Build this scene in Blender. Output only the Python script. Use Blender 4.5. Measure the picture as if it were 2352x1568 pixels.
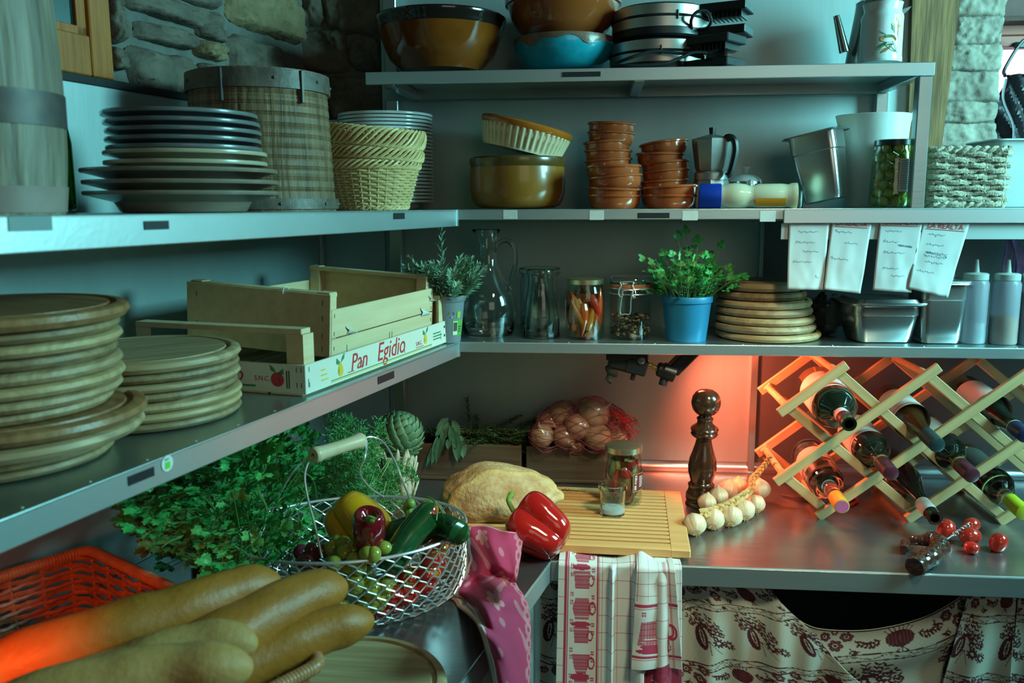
import bpy, bmesh, math, random
import numpy as np
from mathutils import Vector, Matrix, Quaternion, Euler, noise as mnoise
for o in list(bpy.data.objects): bpy.data.objects.remove(o)
random.seed(7)
SC = bpy.context.scene; COL = SC.collection
PI = math.pi; TAU = 2*PI; R = math.radians

# ------------------------------------------------------------------ camera
FPX, CX, CY = 2000.0, 1176.0, 784.0
PITCH, ROLL, YAW, AL = R(8.8808), R(-0.2112), R(5.4349), R(13.464)   # AL: the left wall's turn
CAM = Vector((0, -2.1223, 1.55))
_f = Vector((-math.sin(YAW)*math.cos(PITCH), math.cos(YAW)*math.cos(PITCH), -math.sin(PITCH)))
_r = Vector((math.cos(YAW), math.sin(YAW), 0)); _u = _r.cross(_f)
_r2 = _r*math.cos(ROLL) + _u*math.sin(ROLL); _u2 = -_r*math.sin(ROLL) + _u*math.cos(ROLL)
cd = bpy.data.cameras.new('camera'); cam = bpy.data.objects.new('camera', cd); COL.objects.link(cam)
cam.matrix_world = Matrix.Translation(CAM) @ Matrix((_r2, _u2, -_f)).transposed().to_4x4()
cd.sensor_width = 36; cd.lens = FPX/2352*36; cd.clip_start = .02
cd.dof.use_dof = True; cd.dof.focus_distance = 1.78; cd.dof.aperture_fstop = 5.6
SC.camera = cam
SC.view_settings.view_transform = 'Standard'; SC.view_settings.look = 'None'
SC.view_settings.gamma = 1; SC.view_settings.use_curve_mapping = False
SC.view_settings.exposure = 0.0

# ------------------------------------------------------------------ light
w = bpy.data.worlds.new('world'); SC.world = w; w.use_nodes = True
bg = w.node_tree.nodes['Background']; bg.inputs[0].default_value = (.92, .96, .66, 1); bg.inputs[1].default_value = .022
def lamp(name, kind, loc, to, energy, color, **kw):
    l = bpy.data.lights.new(name, kind); l.energy = energy; l.color = color
    for k, v in kw.items(): setattr(l, k, v)
    o = bpy.data.objects.new(name, l); COL.objects.link(o); o.location = loc
    o.rotation_euler = (Vector(to)-Vector(loc)).to_track_quat('-Z', 'Y').to_euler()
    return o
# daylight: window in the right-hand wall; then an added counter spot and room fill
lamp('window_light', 'AREA', (1.85, -.85, 2.08), (-.5, -.35, 1.45), 78, (.32, .92, .95), shape='RECTANGLE', size=.6, size_y=.7)
lamp('counter_spot', 'SPOT', (.75, -1.55, 2.45), (.12, -.40, .93), 100, (1.0, .95, .62), spot_size=R(38), spot_blend=.8, shadow_soft_size=.16)  # unseen warm spot added to light the things on the counter
lamp('room_fill', 'AREA', (.9, -3.0, 2.0), (.1, -.3, 1.4), 4.5, (1.0, .93, .70), shape='RECTANGLE', size=1.2, size_y=1.0)  # unseen area lamp added as warm frontal fill for the room
# red lamp clamped under the lower shelf (its body is built below) and a warm red lamp low on the left
lamp('red_lamp_light', 'SPOT', (.215, -.19, 1.222), (.50, -.12, .98), 28, (1, .14, .065), spot_size=R(140), spot_blend=.9, shadow_soft_size=.03)
lamp('red_lamp_light', 'SPOT', (-.60, -1.74, 1.24), (-.75, -1.13, .97), 20, (1, .11, .02), spot_size=R(47), spot_blend=.5, shadow_soft_size=.03)

# ------------------------------------------------------------------ placing: a pixel of the photo as a point on a real plane of the place
def ray(px, py): return _r2*((px-CX)/FPX) - _u2*((py-CY)/FPX) + _f
def at_z(px, py, z): d = ray(px, py); return CAM + d*((z-CAM.z)/d.z)
def at_y(px, py, y): d = ray(px, py); return CAM + d*((y-CAM.y)/d.y)
LN = Vector((math.cos(AL), -math.sin(AL), 0)); LD = Vector((math.sin(AL), math.cos(AL), 0))
def at_l(px, py, off): d = ray(px, py); return CAM + d*((off-LN.dot(CAM))/LN.dot(d))
def mpp(p): return (Vector(p)-CAM).dot(_f)/FPX          # metres per pixel at a point
def L3(s, off, z): return LD*s + LN*off + Vector((0, 0, z))  # a point by its run along the left wall, its offset from it, its height
Z_CNT, Z_LOW, Z_MID, Z_TOP = .9, 1.261, 1.541, 1.822
Y_SH, Y_CN = -.30, -.595
L_W, L_SH, L_CN = -.655, -.209, .066

# ------------------------------------------------------------------ mesh builder
class MB:
    def __init__(s): s.v = []; s.f = []; s.m = []; s.col = None
    def add(s, vs, fs, m=0):
        n = len(s.v); s.v += [tuple(p) for p in vs]
        for f in fs: s.f.append(tuple(i+n for i in f)); s.m.append(m)
    def box(s, c, d, rot=None, bev=0, m=0):
        hx, hy, hz = d[0]/2, d[1]/2, d[2]/2; b = min(bev, .45*min(d)); c = Vector(c)
        if b <= 0:
            P = [Vector((x, y, z)) for x in (-hx, hx) for y in (-hy, hy) for z in (-hz, hz)]
            F = [(0,1,3,2), (4,6,7,5), (0,4,5,1), (2,3,7,6), (0,2,6,4), (1,5,7,3)]
        else:
            P = []; I = {}
            for sx in (-1, 1):
                for sy in (-1, 1):
                    for sz in (-1, 1):
                        for a in range(3):
                            q = [hx-b, hy-b, hz-b]; q[a] += b
                            I[(sx, sy, sz, a)] = len(P); P.append(Vector((sx*q[0], sy*q[1], sz*q[2])))
            F = []; S = (-1, 1)
            for a in range(3):
                o1, o2 = [k for k in range(3) if k != a]
                for sa in S:
                    q = []
                    for s1, s2 in ((-1,-1), (1,-1), (1,1), (-1,1)):
                        k = [0]*3; k[a] = sa; k[o1] = s1; k[o2] = s2; q.append(I[(*k, a)])
                    if (sa < 0) ^ (a == 1): q.reverse()
                    F.append(tuple(q))
                for s1 in S:
                    for s2 in S:
                        k0 = [0]*3; k0[a] = -1; k0[o1] = s1; k0[o2] = s2; k1 = list(k0); k1[a] = 1
                        F.append((I[(*k0, o1)], I[(*k0, o2)], I[(*k1, o2)], I[(*k1, o1)]))
            for sx in S:
                for sy in S:
                    for sz in S: F.append((I[(sx,sy,sz,0)], I[(sx,sy,sz,1)], I[(sx,sy,sz,2)]))
        if rot is not None: P = [rot @ p for p in P]
        s.add([p+c for p in P], F, m)
    def lathe(s, prof, n=40, c=(0,0,0), m=0, M=None, wob=None, a0=0):
        c = Vector(c); V = []; F = []; k = len(prof)
        for i in range(n):
            a = TAU*i/n + a0; ca, sa = math.cos(a), math.sin(a)
            for j, (r, z) in enumerate(prof):
                rr = r*(wob(a, z, r) if wob else 1); p = Vector((rr*ca, rr*sa, z)); V.append((M @ p if M else p)+c)
        for i in range(n):
            i2 = (i+1) % n
            for j in range(k-1):
                if prof[j][0] < 1e-6 and prof[j+1][0] < 1e-6: continue
                F.append((i*k+j, i2*k+j, i2*k+j+1, i*k+j+1))
        s.add(V, F, m)
    def tube(s, pts, r, n=6, m=0, closed=False, cap=True, flat=1):
        P = [Vector(p) for p in pts]; k = len(P)
        if k < 2: return
        rr = r if hasattr(r, '__len__') else [r]*k
        V = []; F = []; N = None
        for i in range(k):
            t = (P[(i+1) % k]-P[i-1]) if closed else (P[min(i+1, k-1)]-P[max(i-1, 0)])
            if t.length < 1e-9: t = Vector((0, 0, 1))
            t.normalize()
            if N is None: N = t.orthogonal().normalized()
            N = N - t*N.dot(t)
            N = N.normalized() if N.length > 1e-6 else t.orthogonal().normalized()
            B = t.cross(N)
            for j in range(n):
                a = TAU*j/n; V.append(P[i] + N*(math.cos(a)*rr[i]) + B*(math.sin(a)*rr[i]*flat))
        for i in range(k if closed else k-1):
            i2 = (i+1) % k
            for j in range(n): F.append((i*n+j, i*n+(j+1) % n, i2*n+(j+1) % n, i2*n+j))
        if cap and not closed: F.append(tuple(range(n-1, -1, -1))); F.append(tuple((k-1)*n+j for j in range(n)))
        s.add(V, F, m)
    def grid(s, fn, nu, nv, cu=False, m=0, mf=None):
        V = [fn(i/nu, j/nv) for i in range(nu if cu else nu+1) for j in range(nv+1)]; k = nv+1; n = len(s.v)
        s.v += [tuple(p) for p in V]
        for i in range(nu):
            i2 = (i+1) % nu if cu else i+1
            for j in range(nv):
                s.f.append((n+i*k+j, n+i2*k+j, n+i2*k+j+1, n+i*k+j+1)); s.m.append(mf((i+.5)/nu, (j+.5)/nv) if mf else m)
    def ball(s, c, r, nu=16, nv=10, m=0, M=None, fn=None):
        c = Vector(c); r = Vector((r, r, r)) if not hasattr(r, '__len__') else Vector(r)
        def g(u, v):
            a = TAU*u; b = PI*(v-.5); d = Vector((math.cos(b)*math.cos(a), math.cos(b)*math.sin(a), math.sin(b)))
            k = fn(d) if fn else 1
            p = Vector((d.x*r.x*k, d.y*r.y*k, d.z*r.z*k)); return (M @ p if M else p)+c
        s.grid(g, nu, nv, True, m)
    def poly(s, pts, m=0): s.add(pts, [tuple(range(len(pts)))], m)
    def prism(s, pts, dz, m=0, M=None, c=(0,0,0)):
        n = len(pts); c = Vector(c); V = [Vector((x, y, 0)) for x, y in pts]+[Vector((x, y, dz)) for x, y in pts]
        if M is not None: V = [M @ p for p in V]
        s.add([p+c for p in V], [tuple(range(n-1, -1, -1)), tuple(range(n, 2*n))]+[(i, (i+1) % n, n+(i+1) % n, n+i) for i in range(n)], m)
    def build(s, name, mats, parent=None, o=None, ang=35, solid=0):
        if o is not None: v = [(p[0]-o[0], p[1]-o[1], p[2]-o[2]) for p in s.v]
        else: v = s.v
        me = bpy.data.meshes.new(name); me.from_pydata(v, [], s.f)
        mats = mats if isinstance(mats, (list, tuple)) else [mats]
        for x in mats: me.materials.append(x)
        if any(s.m): me.polygons.foreach_set('material_index', s.m)
        if s.col is not None:
            at = me.color_attributes.new('Col', 'FLOAT_COLOR', 'POINT')
            at.data.foreach_set('color', np.asarray(s.col, dtype=np.float32).ravel())
        bm = bmesh.new(); bm.from_mesh(me)
        if s.col is None: bmesh.ops.remove_doubles(bm, verts=bm.verts, dist=1e-6)
        bmesh.ops.recalc_face_normals(bm, faces=bm.faces); bm.to_mesh(me); bm.free()
        me.shade_smooth(); me.set_sharp_from_angle(angle=R(ang)); me.update()
        ob = bpy.data.objects.new(name, me); COL.objects.link(ob)
        if parent is not None: ob.parent = parent
        if solid: md = ob.modifiers.new('thick', 'SOLIDIFY'); md.thickness = solid; md.offset = 0
        return ob
def tag(o, label=None, cat=None, group=None, kind=None):
    for k, v in (('label', label), ('category', cat), ('group', group), ('kind', kind)):
        if v: o[k] = v
    return o
def thing(name, label, cat, loc=(0,0,0), rot=(0,0,0), group=None):
    o = bpy.data.objects.new(name, None); COL.objects.link(o); o.location = loc; o.rotation_euler = rot; o.empty_display_size = .02
    return tag(o, label, cat, group)
def copy_tree(o, parent=None):
    c = o.copy(); COL.objects.link(c); c.parent = parent
    for ch in o.children: copy_tree(ch, c)
    return c
def text(body, name, m, parent, loc, M, size, ext=.0002, shear=0, align='LEFT'):
    cu = bpy.data.curves.new(name, 'FONT'); cu.body = body; cu.size = size; cu.extrude = ext; cu.shear = shear; cu.align_x = align; cu.resolution_u = 3
    q = bpy.data.objects.new(name, cu); COL.objects.link(q); dg = bpy.context.evaluated_depsgraph_get()
    me = bpy.data.meshes.new_from_object(q.evaluated_get(dg)); bpy.data.objects.remove(q); me.materials.clear(); me.materials.append(m)
    o = bpy.data.objects.new(name, me); COL.objects.link(o); o.parent = parent
    o.matrix_local = Matrix.Translation(Vector(loc)) @ M.to_4x4(); return o
def rnd(a, b): return random.uniform(a, b)
def frame(d, up=(0,0,1)):                                # rotation whose Z looks along d
    d = Vector(d).normalized(); up = Vector(up)
    if abs(d.dot(up)) > .98: up = Vector((1, 0, 0))
    x = up.cross(d).normalized(); return Matrix((x, d.cross(x), d)).transposed()
def smooth_path(pts, k=6, closed=False):
    P = [Vector(p) for p in pts]; n = len(P); out = []
    for i in range(n if closed else n-1):
        p0 = P[i-1] if (i or closed) else P[0]*2-P[1]; p1 = P[i]; p2 = P[(i+1) % n]
        p3 = P[(i+2) % n] if (closed or i+2 < n) else P[-1]*2-P[-2]
        for j in range(k):
            t = j/k; out.append(.5*((2*p1)+(p2-p0)*t+(2*p0-5*p1+4*p2-p3)*t*t+(3*p1-p0-3*p2+p3)*t**3))
    if not closed: out.append(P[-1])
    return out

# ------------------------------------------------------------------ materials
def mat(name, c, rough=.5, metal=0., c2=None, sc=20., amt=.5, bump=0., bsc=None, stretch=(1,1,1), coat=0., trans=0., ior=1.45, sss=0., attr=False, spec=None, alpha=1., det=4):
    m = bpy.data.materials.new(name); m.use_nodes = True; nt = m.node_tree; b = nt.nodes['Principled BSDF']
    S = lambda k, v: b.inputs[k].__setattr__('default_value', v)
    S('Base Color', (*c, 1)); S('Roughness', rough); S('Metallic', metal); S('Coat Weight', coat); S('Coat Roughness', .08)
    S('Transmission Weight', trans); S('IOR', ior); S('Alpha', alpha)
    if spec is not None: S('Specular IOR Level', spec)
    if sss: S('Subsurface Weight', sss); S('Subsurface Radius', (.6, .3, .15)); S('Subsurface Scale', .01)
    lk = nt.links.new
    if attr:
        a = nt.nodes.new('ShaderNodeAttribute'); a.attribute_name = 'Col'; lk(a.outputs['Color'], b.inputs['Base Color'])
    if c2 or bump:
        tc = nt.nodes.new('ShaderNodeTexCoord'); mp = nt.nodes.new('ShaderNodeMapping'); mp.inputs['Scale'].default_value = stretch
        lk(tc.outputs['Object'], mp.inputs[0])
        n = nt.nodes.new('ShaderNodeTexNoise'); n.inputs['Scale'].default_value = sc; n.inputs['Detail'].default_value = det; n.inputs['Roughness'].default_value = .6
        lk(mp.outputs[0], n.inputs[0])
    if c2:
        r = nt.nodes.new('ShaderNodeValToRGB'); r.color_ramp.elements[0].position = .5-amt/2; r.color_ramp.elements[1].position = .5+amt/2
        r.color_ramp.elements[0].color = (*c, 1); r.color_ramp.elements[1].color = (*c2, 1)
        lk(n.outputs[0], r.inputs[0]); lk(r.outputs[0], b.inputs['Base Color'])
    if bump:
        n2 = n
        if bsc:
            n2 = nt.nodes.new('ShaderNodeTexNoise'); n2.inputs['Scale'].default_value = bsc; n2.inputs['Detail'].default_value = 3; lk(mp.outputs[0], n2.inputs[0])
        bp = nt.nodes.new('ShaderNodeBump'); bp.inputs['Strength'].default_value = bump; bp.inputs['Distance'].default_value = .004
        lk(n2.outputs[0], bp.inputs['Height']); lk(bp.outputs[0], b.inputs['Normal'])
    return m
def wood(name, c, c2, sc=14, axis=0, rough=.55, bump=.15, amt=.5, coat=0):
    st = [1, 1, 1]; st[axis] = .07; sc *= 4
    return mat(name, c, rough, c2=c2, sc=sc, amt=amt, bump=bump, bsc=sc*2, stretch=st, coat=coat)
def glass(name, c=(.9, 1, .97), rough=.02, ior=1.45): return mat(name, c, rough, trans=1., ior=ior)
M = {}
M['steel_wall'] = mat('brushed_steel_panel', (.31, .42, .42), .50, .72, (.41, .53, .54), 6, .7, .06, 60, (1, 1, .15))
M['steel'] = mat('brushed_steel', (.40, .50, .51), .30, .95, (.50, .61, .62), 9, .7, .05, 120, (.12, 1, 1))
M['steel_top'] = mat('worn_steel_worktop', (.30, .31, .32), .27, .92, (.44, .45, .46), 16, .6, .07, 90, (.3, 1, 1))
M['steel_lip'] = mat('steel_edge', (.46, .58, .59), .36, .85, (.55, .68, .69), 9, .7, .04, 160, (.1, 1, 1))
M['pan_steel'] = mat('polished_steel_pan', (.60, .62, .62), .26, .95, None)
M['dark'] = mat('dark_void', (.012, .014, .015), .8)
M['black'] = mat('black_plastic', (.012, .013, .014), .38)
M['rubber'] = mat('black_rubber', (.015, .016, .017), .5)
M['label'] = mat('black_label_tape', (.012, .018, .022), .35)
M['white_print'] = mat('pale_print', (.45, .5, .5), .5)
M['tape'] = mat('pale_tape', (.55, .57, .52), .6, c2=(.66, .66, .6), sc=80)
M['stone'] = mat('rough_stone', (.055, .048, .036), .9, c2=(.17, .15, .115), sc=16, amt=.6, bump=.9, bsc=60, det=8)
M['stone_warm'] = mat('ochre_stone', (.13, .095, .045), .9, c2=(.26, .20, .11), sc=20, amt=.6, bump=.9, bsc=70, det=8)
M['mortar'] = mat('grey_mortar', (.09, .095, .085), .95, c2=(.14, .145, .13), sc=30, bump=.6, bsc=120)
M['pine'] = wood('orange_pine', (.26, .080, .012), (.42, .155, .028), 22, 2, .45)
M['timber'] = wood('old_timber', (.040, .018, .006), (.30, .165, .065), 16, 2, .8, .5)
M['old_wood'] = wood('weathered_grey_wood', (.055, .032, .014), (.26, .165, .085), 22, 2, .6, .5)
M['iron'] = mat('dull_dark_iron', (.06, .06, .06), .55, .6, (.12, .10, .09), 30)
M['board'] = wood('beech_board', (.22, .14, .065), (.52, .37, .20), 18, 0, .5, .2)
M['board_dark'] = wood('dark_beech_board', (.13, .08, .035), (.36, .24, .12), 18, 0, .5, .2)
M['crate'] = wood('thin_poplar_wood', (.56, .41, .22), (.70, .56, .34), 12, 0, .7, .15)
M['glass'] = glass('clear_greenish_glass', (.92, .99, .97))
M['glassg'] = glass('green_glass', (.02, .25, .05), .03)
def jar_glass(name, tint):                              # thin clear jar wall: sees straight through, mirrors at grazing angles
    m = bpy.data.materials.new(name); m.use_nodes = True; t = m.node_tree; t.nodes.remove(t.nodes['Principled BSDF']); N = t.nodes.new
    a, g, f, x = N('ShaderNodeBsdfTransparent'), N('ShaderNodeBsdfGlossy'), N('ShaderNodeMath'), N('ShaderNodeMixShader'); a.inputs[0].default_value = (*tint, 1); g.inputs['Roughness'].default_value = .03; w_ = N('ShaderNodeLayerWeight'); f.operation = 'MULTIPLY_ADD'; q = N('ShaderNodeMath'); q.operation = 'POWER'; q.inputs[1].default_value = 3.5; f.inputs[1].default_value = .6; f.inputs[2].default_value = .045
    L = t.links.new; L(w_.outputs['Facing'], q.inputs[0]); L(q.outputs[0], f.inputs[0]); L(f.outputs[0], x.inputs[0]); L(a.outputs[0], x.inputs[1]); L(g.outputs[0], x.inputs[2]); L(x.outputs[0], t.nodes['Material Output'].inputs[0]); return m
M['jarglass'] = jar_glass('thin_jar_glass', (.93, .97, .95))
M['wire'] = mat('galvanised_wire', (.70, .72, .73), .32, .75)
# ================================================================== the room
def struct(b, name, m, **k): return tag(b.build(name, m, **k), kind='structure')
fl = MB(); fl.box((0, -1.3, -.05), (6, 6, .1)); struct(fl, 'floor', mat('dark_tile', (.05, .055, .055), .5))
# back wall: masonry core far behind, steel sheets in front of it
b = MB(); b.box((.3, .06, 1.3), (2.6, .06, 2.6)); b.box((-.62, .14, 2.0), (.4, .1, 1.3))
core = MB(); core.box((.05, .075, .75), (3.1, .08, 1.5)); core.box((.0, .075, 2.05), (1.43, .08, 1.1)); struct(core, 'wall_back', M['mortar'])
def sheet(x0, x1, z0, z1, name, m=M['steel_wall'], y=0.): 
    q = MB(); q.box(((x0+x1)/2, y+.006, (z0+z1)/2), (x1-x0-.0012, .012, z1-z0), bev=.0006); return q.build(name, m)
xs = at_y(1746, 650, 0).x; xe = at_y(2092, 300, 0).x
wp = thing('steel_wall_panel', 'brushed steel sheeting covering the back wall behind all the shelves', 'wall panel', (0, 0, 0)); wp['kind'] = 'structure'
xl_ = at_y(874, 100, 0).x
q = sheet(-.69, xl_, Z_CNT, at_l(145, 176, L_W).z, 'panel'); q.parent = wp
q = sheet(xl_, xs, Z_CNT, Z_MID-.03, 'panel'); q.parent = wp
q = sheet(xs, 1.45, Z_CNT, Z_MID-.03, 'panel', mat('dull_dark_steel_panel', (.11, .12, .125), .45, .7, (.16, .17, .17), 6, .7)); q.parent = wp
q = sheet(xl_, xe, Z_MID-.03, 2.45, 'panel'); q.parent = wp
b = MB(); b.box((xs-.006, -.006, (Z_CNT+Z_LOW)/2), (.016, .01, Z_LOW-Z_CNT-.002), bev=.001)
b.box((xs, -.003, (Z_LOW+Z_MID)/2), (.008, .006, Z_MID-Z_LOW-.02), bev=.001); b.build('joint_strip', M['steel'], wp)
b = MB(); b.grid(lambda u, v: Vector((-.66+u*2.1, -.022+.022*math.sin(v*PI/2)*1, Z_CNT+.0005+.022*(1-math.cos(v*PI/2)))), 1, 5)
b.build('cove', M['steel_top'], wp)
# left wall: steel sheet with a black top edge, stone above it
ls0, ls1 = -2.3, LD.dot(Vector((-.674, 0, 0)))
ztop = at_l(145, 176, L_W).z+.004
RL = Matrix.Rotation(-AL, 3, 'Z')                       # local x -> LN-ish, y -> along the wall
def lbox(bm, s0, s1, o0, o1, z0, z1, bev=0, m=0):
    bm.box(L3((s0+s1)/2, (o0+o1)/2, (z0+z1)/2), (abs(o1-o0), abs(s1-s0), abs(z1-z0)), RL, bev, m)
lp = thing('steel_wall_panel', 'brushed steel sheet on the left wall with black top edge', 'wall panel'); lp['kind'] = 'structure'
b = MB(); lbox(b, ls0, ls1, L_W-.012, L_W, Z_CNT, ztop-.01); b.build('panel', M['steel_wall'], lp)
b = MB(); lbox(b, ls0, ls1, L_W-.02, L_W+.004, ztop-.01, ztop+.004, .001); b.build('top_edge', M['black'], lp)
b = MB(); lbox(b, ls1-.02, ls1-.003, L_W, L_W+.007, Z_CNT, ztop-.012, .001); b.build('joint_strip', M['steel'], lp)
# stone masonry of the left wall, stones as real bosses on mortar
def boss(bm, c, w, h, n, t, depth, m=0, seed=0, pw=5.):  # a rough block whose front leans out along n; t = horizontal direction
    up = Vector((0, 0, 1))
    def g(u, v):
        x, y = u*2-1, v*2-1
        a = max(abs(x), abs(y)); e = (abs(x)**pw+abs(y)**pw)**(1/pw) or 1e-6
        k = a/e
        X, Y = x*w*8, y*h*8; edge = 1 + .16*mnoise.noise(Vector((X*1.6+seed*3.1, Y*1.6, seed)))
        hgt = (1-min(1, a)**10)*depth*(.85+.6*mnoise.noise(Vector((X*1.3, Y*1.3, seed*1.7)))) + .22*depth*mnoise.noise(Vector((X*5, Y*5, seed)))+.12*depth*mnoise.noise(Vector((X*13, Y*13, seed)))
        return Vector(c)+t*(x*k*w/2*edge)+up*(y*k*h/2*edge)+n*hgt
    bm.grid(g, 30, 22, m=m)
b = MB(); OW = L_W-.035
lbox(b, ls0, ls1+.06, OW-.1, OW, 0, 2.6)
st = MB(); k = 0
for x0, y0, x1, y1, m in [(288, 5, 500, 52, 0), (302, 62, 440, 104, 0), (446, 60, 510, 92, 0), (440, 96, 508, 138, 1), (518, -30, 684, 80, 1), (292, 120, 440, 215, 0), (526, 95, 645, 175, 0), (600, 185, 700, 300, 0),
                          (290, -70, 500, -6, 0), (450, 150, 520, 215, 0), (243, 108, 268, 160, 0), (246, -20, 266, 100, 0), (560, 180, 660, 290, 0)]:
    p0 = at_l(x0, y1, OW); p1 = at_l(x1, y0, OW); s0, s1 = LD.dot(p0), LD.dot(p1); k += 1
    zc = (at_l((x0+x1)/2, y0, OW).z+at_l((x0+x1)/2, y1, OW).z)/2; hh = at_l((x0+x1)/2, y0, OW).z-at_l((x0+x1)/2, y1, OW).z
    boss(st, L3((s0+s1)/2, OW, zc), s1-s0, hh, LN, LD, .03 if m == 0 else .035, m, k*1.37, 4+k % 4)
sb = MB()
for x0, y0, x1, y1 in [(640, -70, 745, 60), (748, -60, 880, 78), (650, 66, 800, 168), (806, 84, 885, 165), (655, 174, 750, 260), (754, 172, 885, 285)]:
    a, c = at_y(x0, y1, .034), at_y(x1, y0, .034); k += 1
    boss(sb, ((a.x+c.x)/2, .034, (a.z+c.z)/2), c.x-a.x, c.z-a.z, Vector((0, -1, 0)), Vector((1, 0, 0)), .025, 0, k*2.1, 6)
q = sb.build('stones', M['stone'], bpy.data.objects['wall_back'], ang=60)
w_ = thing('wall_left', None, None); w_['kind'] = 'structure'
b.build('masonry', M['mortar'], w_); st.build('stones', [M['stone'], M['stone_warm']], w_, ang=60)
# small pine window top left
wd = thing('window_1', None, None); wd['kind'] = 'structure'
def pl(px, py, off=OW): q = at_l(px, py, off); return LD.dot(q), q.z
s1_, z0_ = pl(243, 185); s0_ = pl(60, 185)[0]; zt_ = z0_+.30
b = MB(); sw = pl(243, 90)[0]-pl(195, 90)[0]; rz = pl(220, 92)[1]
lbox(b, s1_-sw, s1_, OW, OW+.02, z0_, zt_, .002); lbox(b, s0_, s1_-sw, OW, OW+.018, z0_, rz-.0, .002)
lbox(b, s1_-sw-.02, s1_-sw, OW, OW+.012, rz, zt_, .001); lbox(b, s0_, s1_-sw, OW, OW+.012, rz, rz+.014, .001); b.build('window_frame', M['pine'], wd)
b = MB(); lbox(b, s0_, s1_-sw, OW+.001, OW+.005, rz, zt_); b.build('window_pane', mat('dark_glass', (.01, .03, .03), .06, spec=.6), wd)

# ---- right end: timber stud, rough stone pillar, sunlit window
b = MB(); tq = [at_y(2098, -60, -.02), at_y(2218, -60, -.02), at_y(2206, 0, -.02), at_y(2135, 560, -.02), at_y(2078, 560, -.02)]
tt = thing('timber_post', 'old slanted timber post between the steel wall and the stone pillar', 'post', (tq[4].x, .0, Z_MID))
V = []; F = []
for i, dy in enumerate((0, .07)): V += [Vector((p.x, p.y+dy, p.z)) for p in (tq[0], tq[1], tq[2], tq[3], tq[4])]
b.add(V, [(0,1,2,3,4), (9,8,7,6,5)]+[(i, (i+1) % 5, 5+(i+1) % 5, 5+i) for i in range(5)]); b.build('post', M['timber'], tt, o=tt.location)
pr = MB(); YP = .10
x0, x1 = at_y(2080, 300, YP).x, at_y(2300, 300, YP).x
b = MB(); b.box(((x0+x1)/2, YP+.13, 1.5), (x1-x0-.03, .25, 2.2)); 
k = 0
for (px0, py0, px1, py1) in [(2175, -40, 2318, 40), (2190, 36, 2305, 105), (2160, 100, 2300, 165), (2150, 163, 2296, 235), (2140, 232, 2294, 285), (2130, 280, 2290, 340), (2120, 335, 2300, 480), (2090, -40, 2200, 100), (2080, 480, 2300, 560)]:
    a, c = at_y(px0, py1, YP), at_y(px1, py0, YP); k += 1
    boss(pr, ((a.x+c.x)/2, YP+.006, (a.z+c.z)/2), c.x-a.x+.006, c.z-a.z+.004, Vector((0, -1, 0)), Vector((1, 0, 0)), .022, 0, 40+k*2.3, 7)
wr = thing('wall_right', None, None); wr['kind'] = 'structure'
b.build('masonry', M['mortar'], wr); pr.build('stones', mat('lime_washed_stone', (.11, .10, .08), .9, c2=(.36, .34, .28), sc=14, amt=.6, bump=.9, bsc=45, det=8), wr, ang=60)
YW = .34; wn = thing('window_2', None, None); wn['kind'] = 'structure'
b = MB(); red = mat('red_painted_wood', (.34, .09, .06), .5)
for py0, py1, px0, px1 in ((55, 84, 2280, 2420), (84, 112, 2280, 2420), (270, 278, 2280, 2420), (306, 330, 2280, 2420), (-60, 330, 2395, 2440)):
    a, c = at_y(px0, py1, YW), at_y(px1, py0, YW); b.box(((a.x+c.x)/2, YW, (a.z+c.z)/2), (c.x-a.x, .03+.02*(py0 == 84), c.z-a.z), bev=.002)
b.build('window_frame', red, wn)
a, c = at_y(2270, 330, YW), at_y(2440, 70, YW); b = MB(); b.box(((a.x+c.x)/2, YW+.02, (a.z+c.z)/2), (c.x-a.x, .004, c.z-a.z)); b.build('window_pane', M['glass'], wn)
b = MB(); b.box(((a.x+c.x)/2+.1, YW+.6, (a.z+c.z)/2+.1), (1.6, .01, 1.2))
em = bpy.data.materials.new('daylight_sky'); em.use_nodes = True; e = em.node_tree.nodes; e.remove(e['Principled BSDF']); ee = e.new('ShaderNodeEmission'); ee.inputs[0].default_value = (.82, .75, 1, 1); ee.inputs[1].default_value = 2.2
em.node_tree.links.new(ee.outputs[0], e['Material Output'].inputs[0]); struct(b, 'sky_backdrop', em)
b = MB(); a, c = at_y(2280, 52, YW-.06), at_y(2440, -60, YW-.06); b.box(((a.x+c.x)/2, YW-.03, (a.z+c.z)/2), (c.x-a.x, .12, c.z-a.z), bev=.01); struct(b, 'trim_1', mat('dark_lintel_stone', (.10, .06, .055), .9, c2=(.17, .10, .09), sc=20, bump=.6))

# ================================================================== counters and shelves
rv = None
def screws(P, t):
    global rv
    for p in P:
        if rv is None: q = MB(); q.ball((0, 0, 0), (.0022, .0022, .0012), 8, 4); rv = o = q.build('rivet', M['wire'])
        else: o = rv.copy(); COL.objects.link(o)
        o.parent = t; o.location = Vector(p)-t.location
JL = Vector((-.285, -.30, 0)); XR = 1.45
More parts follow.
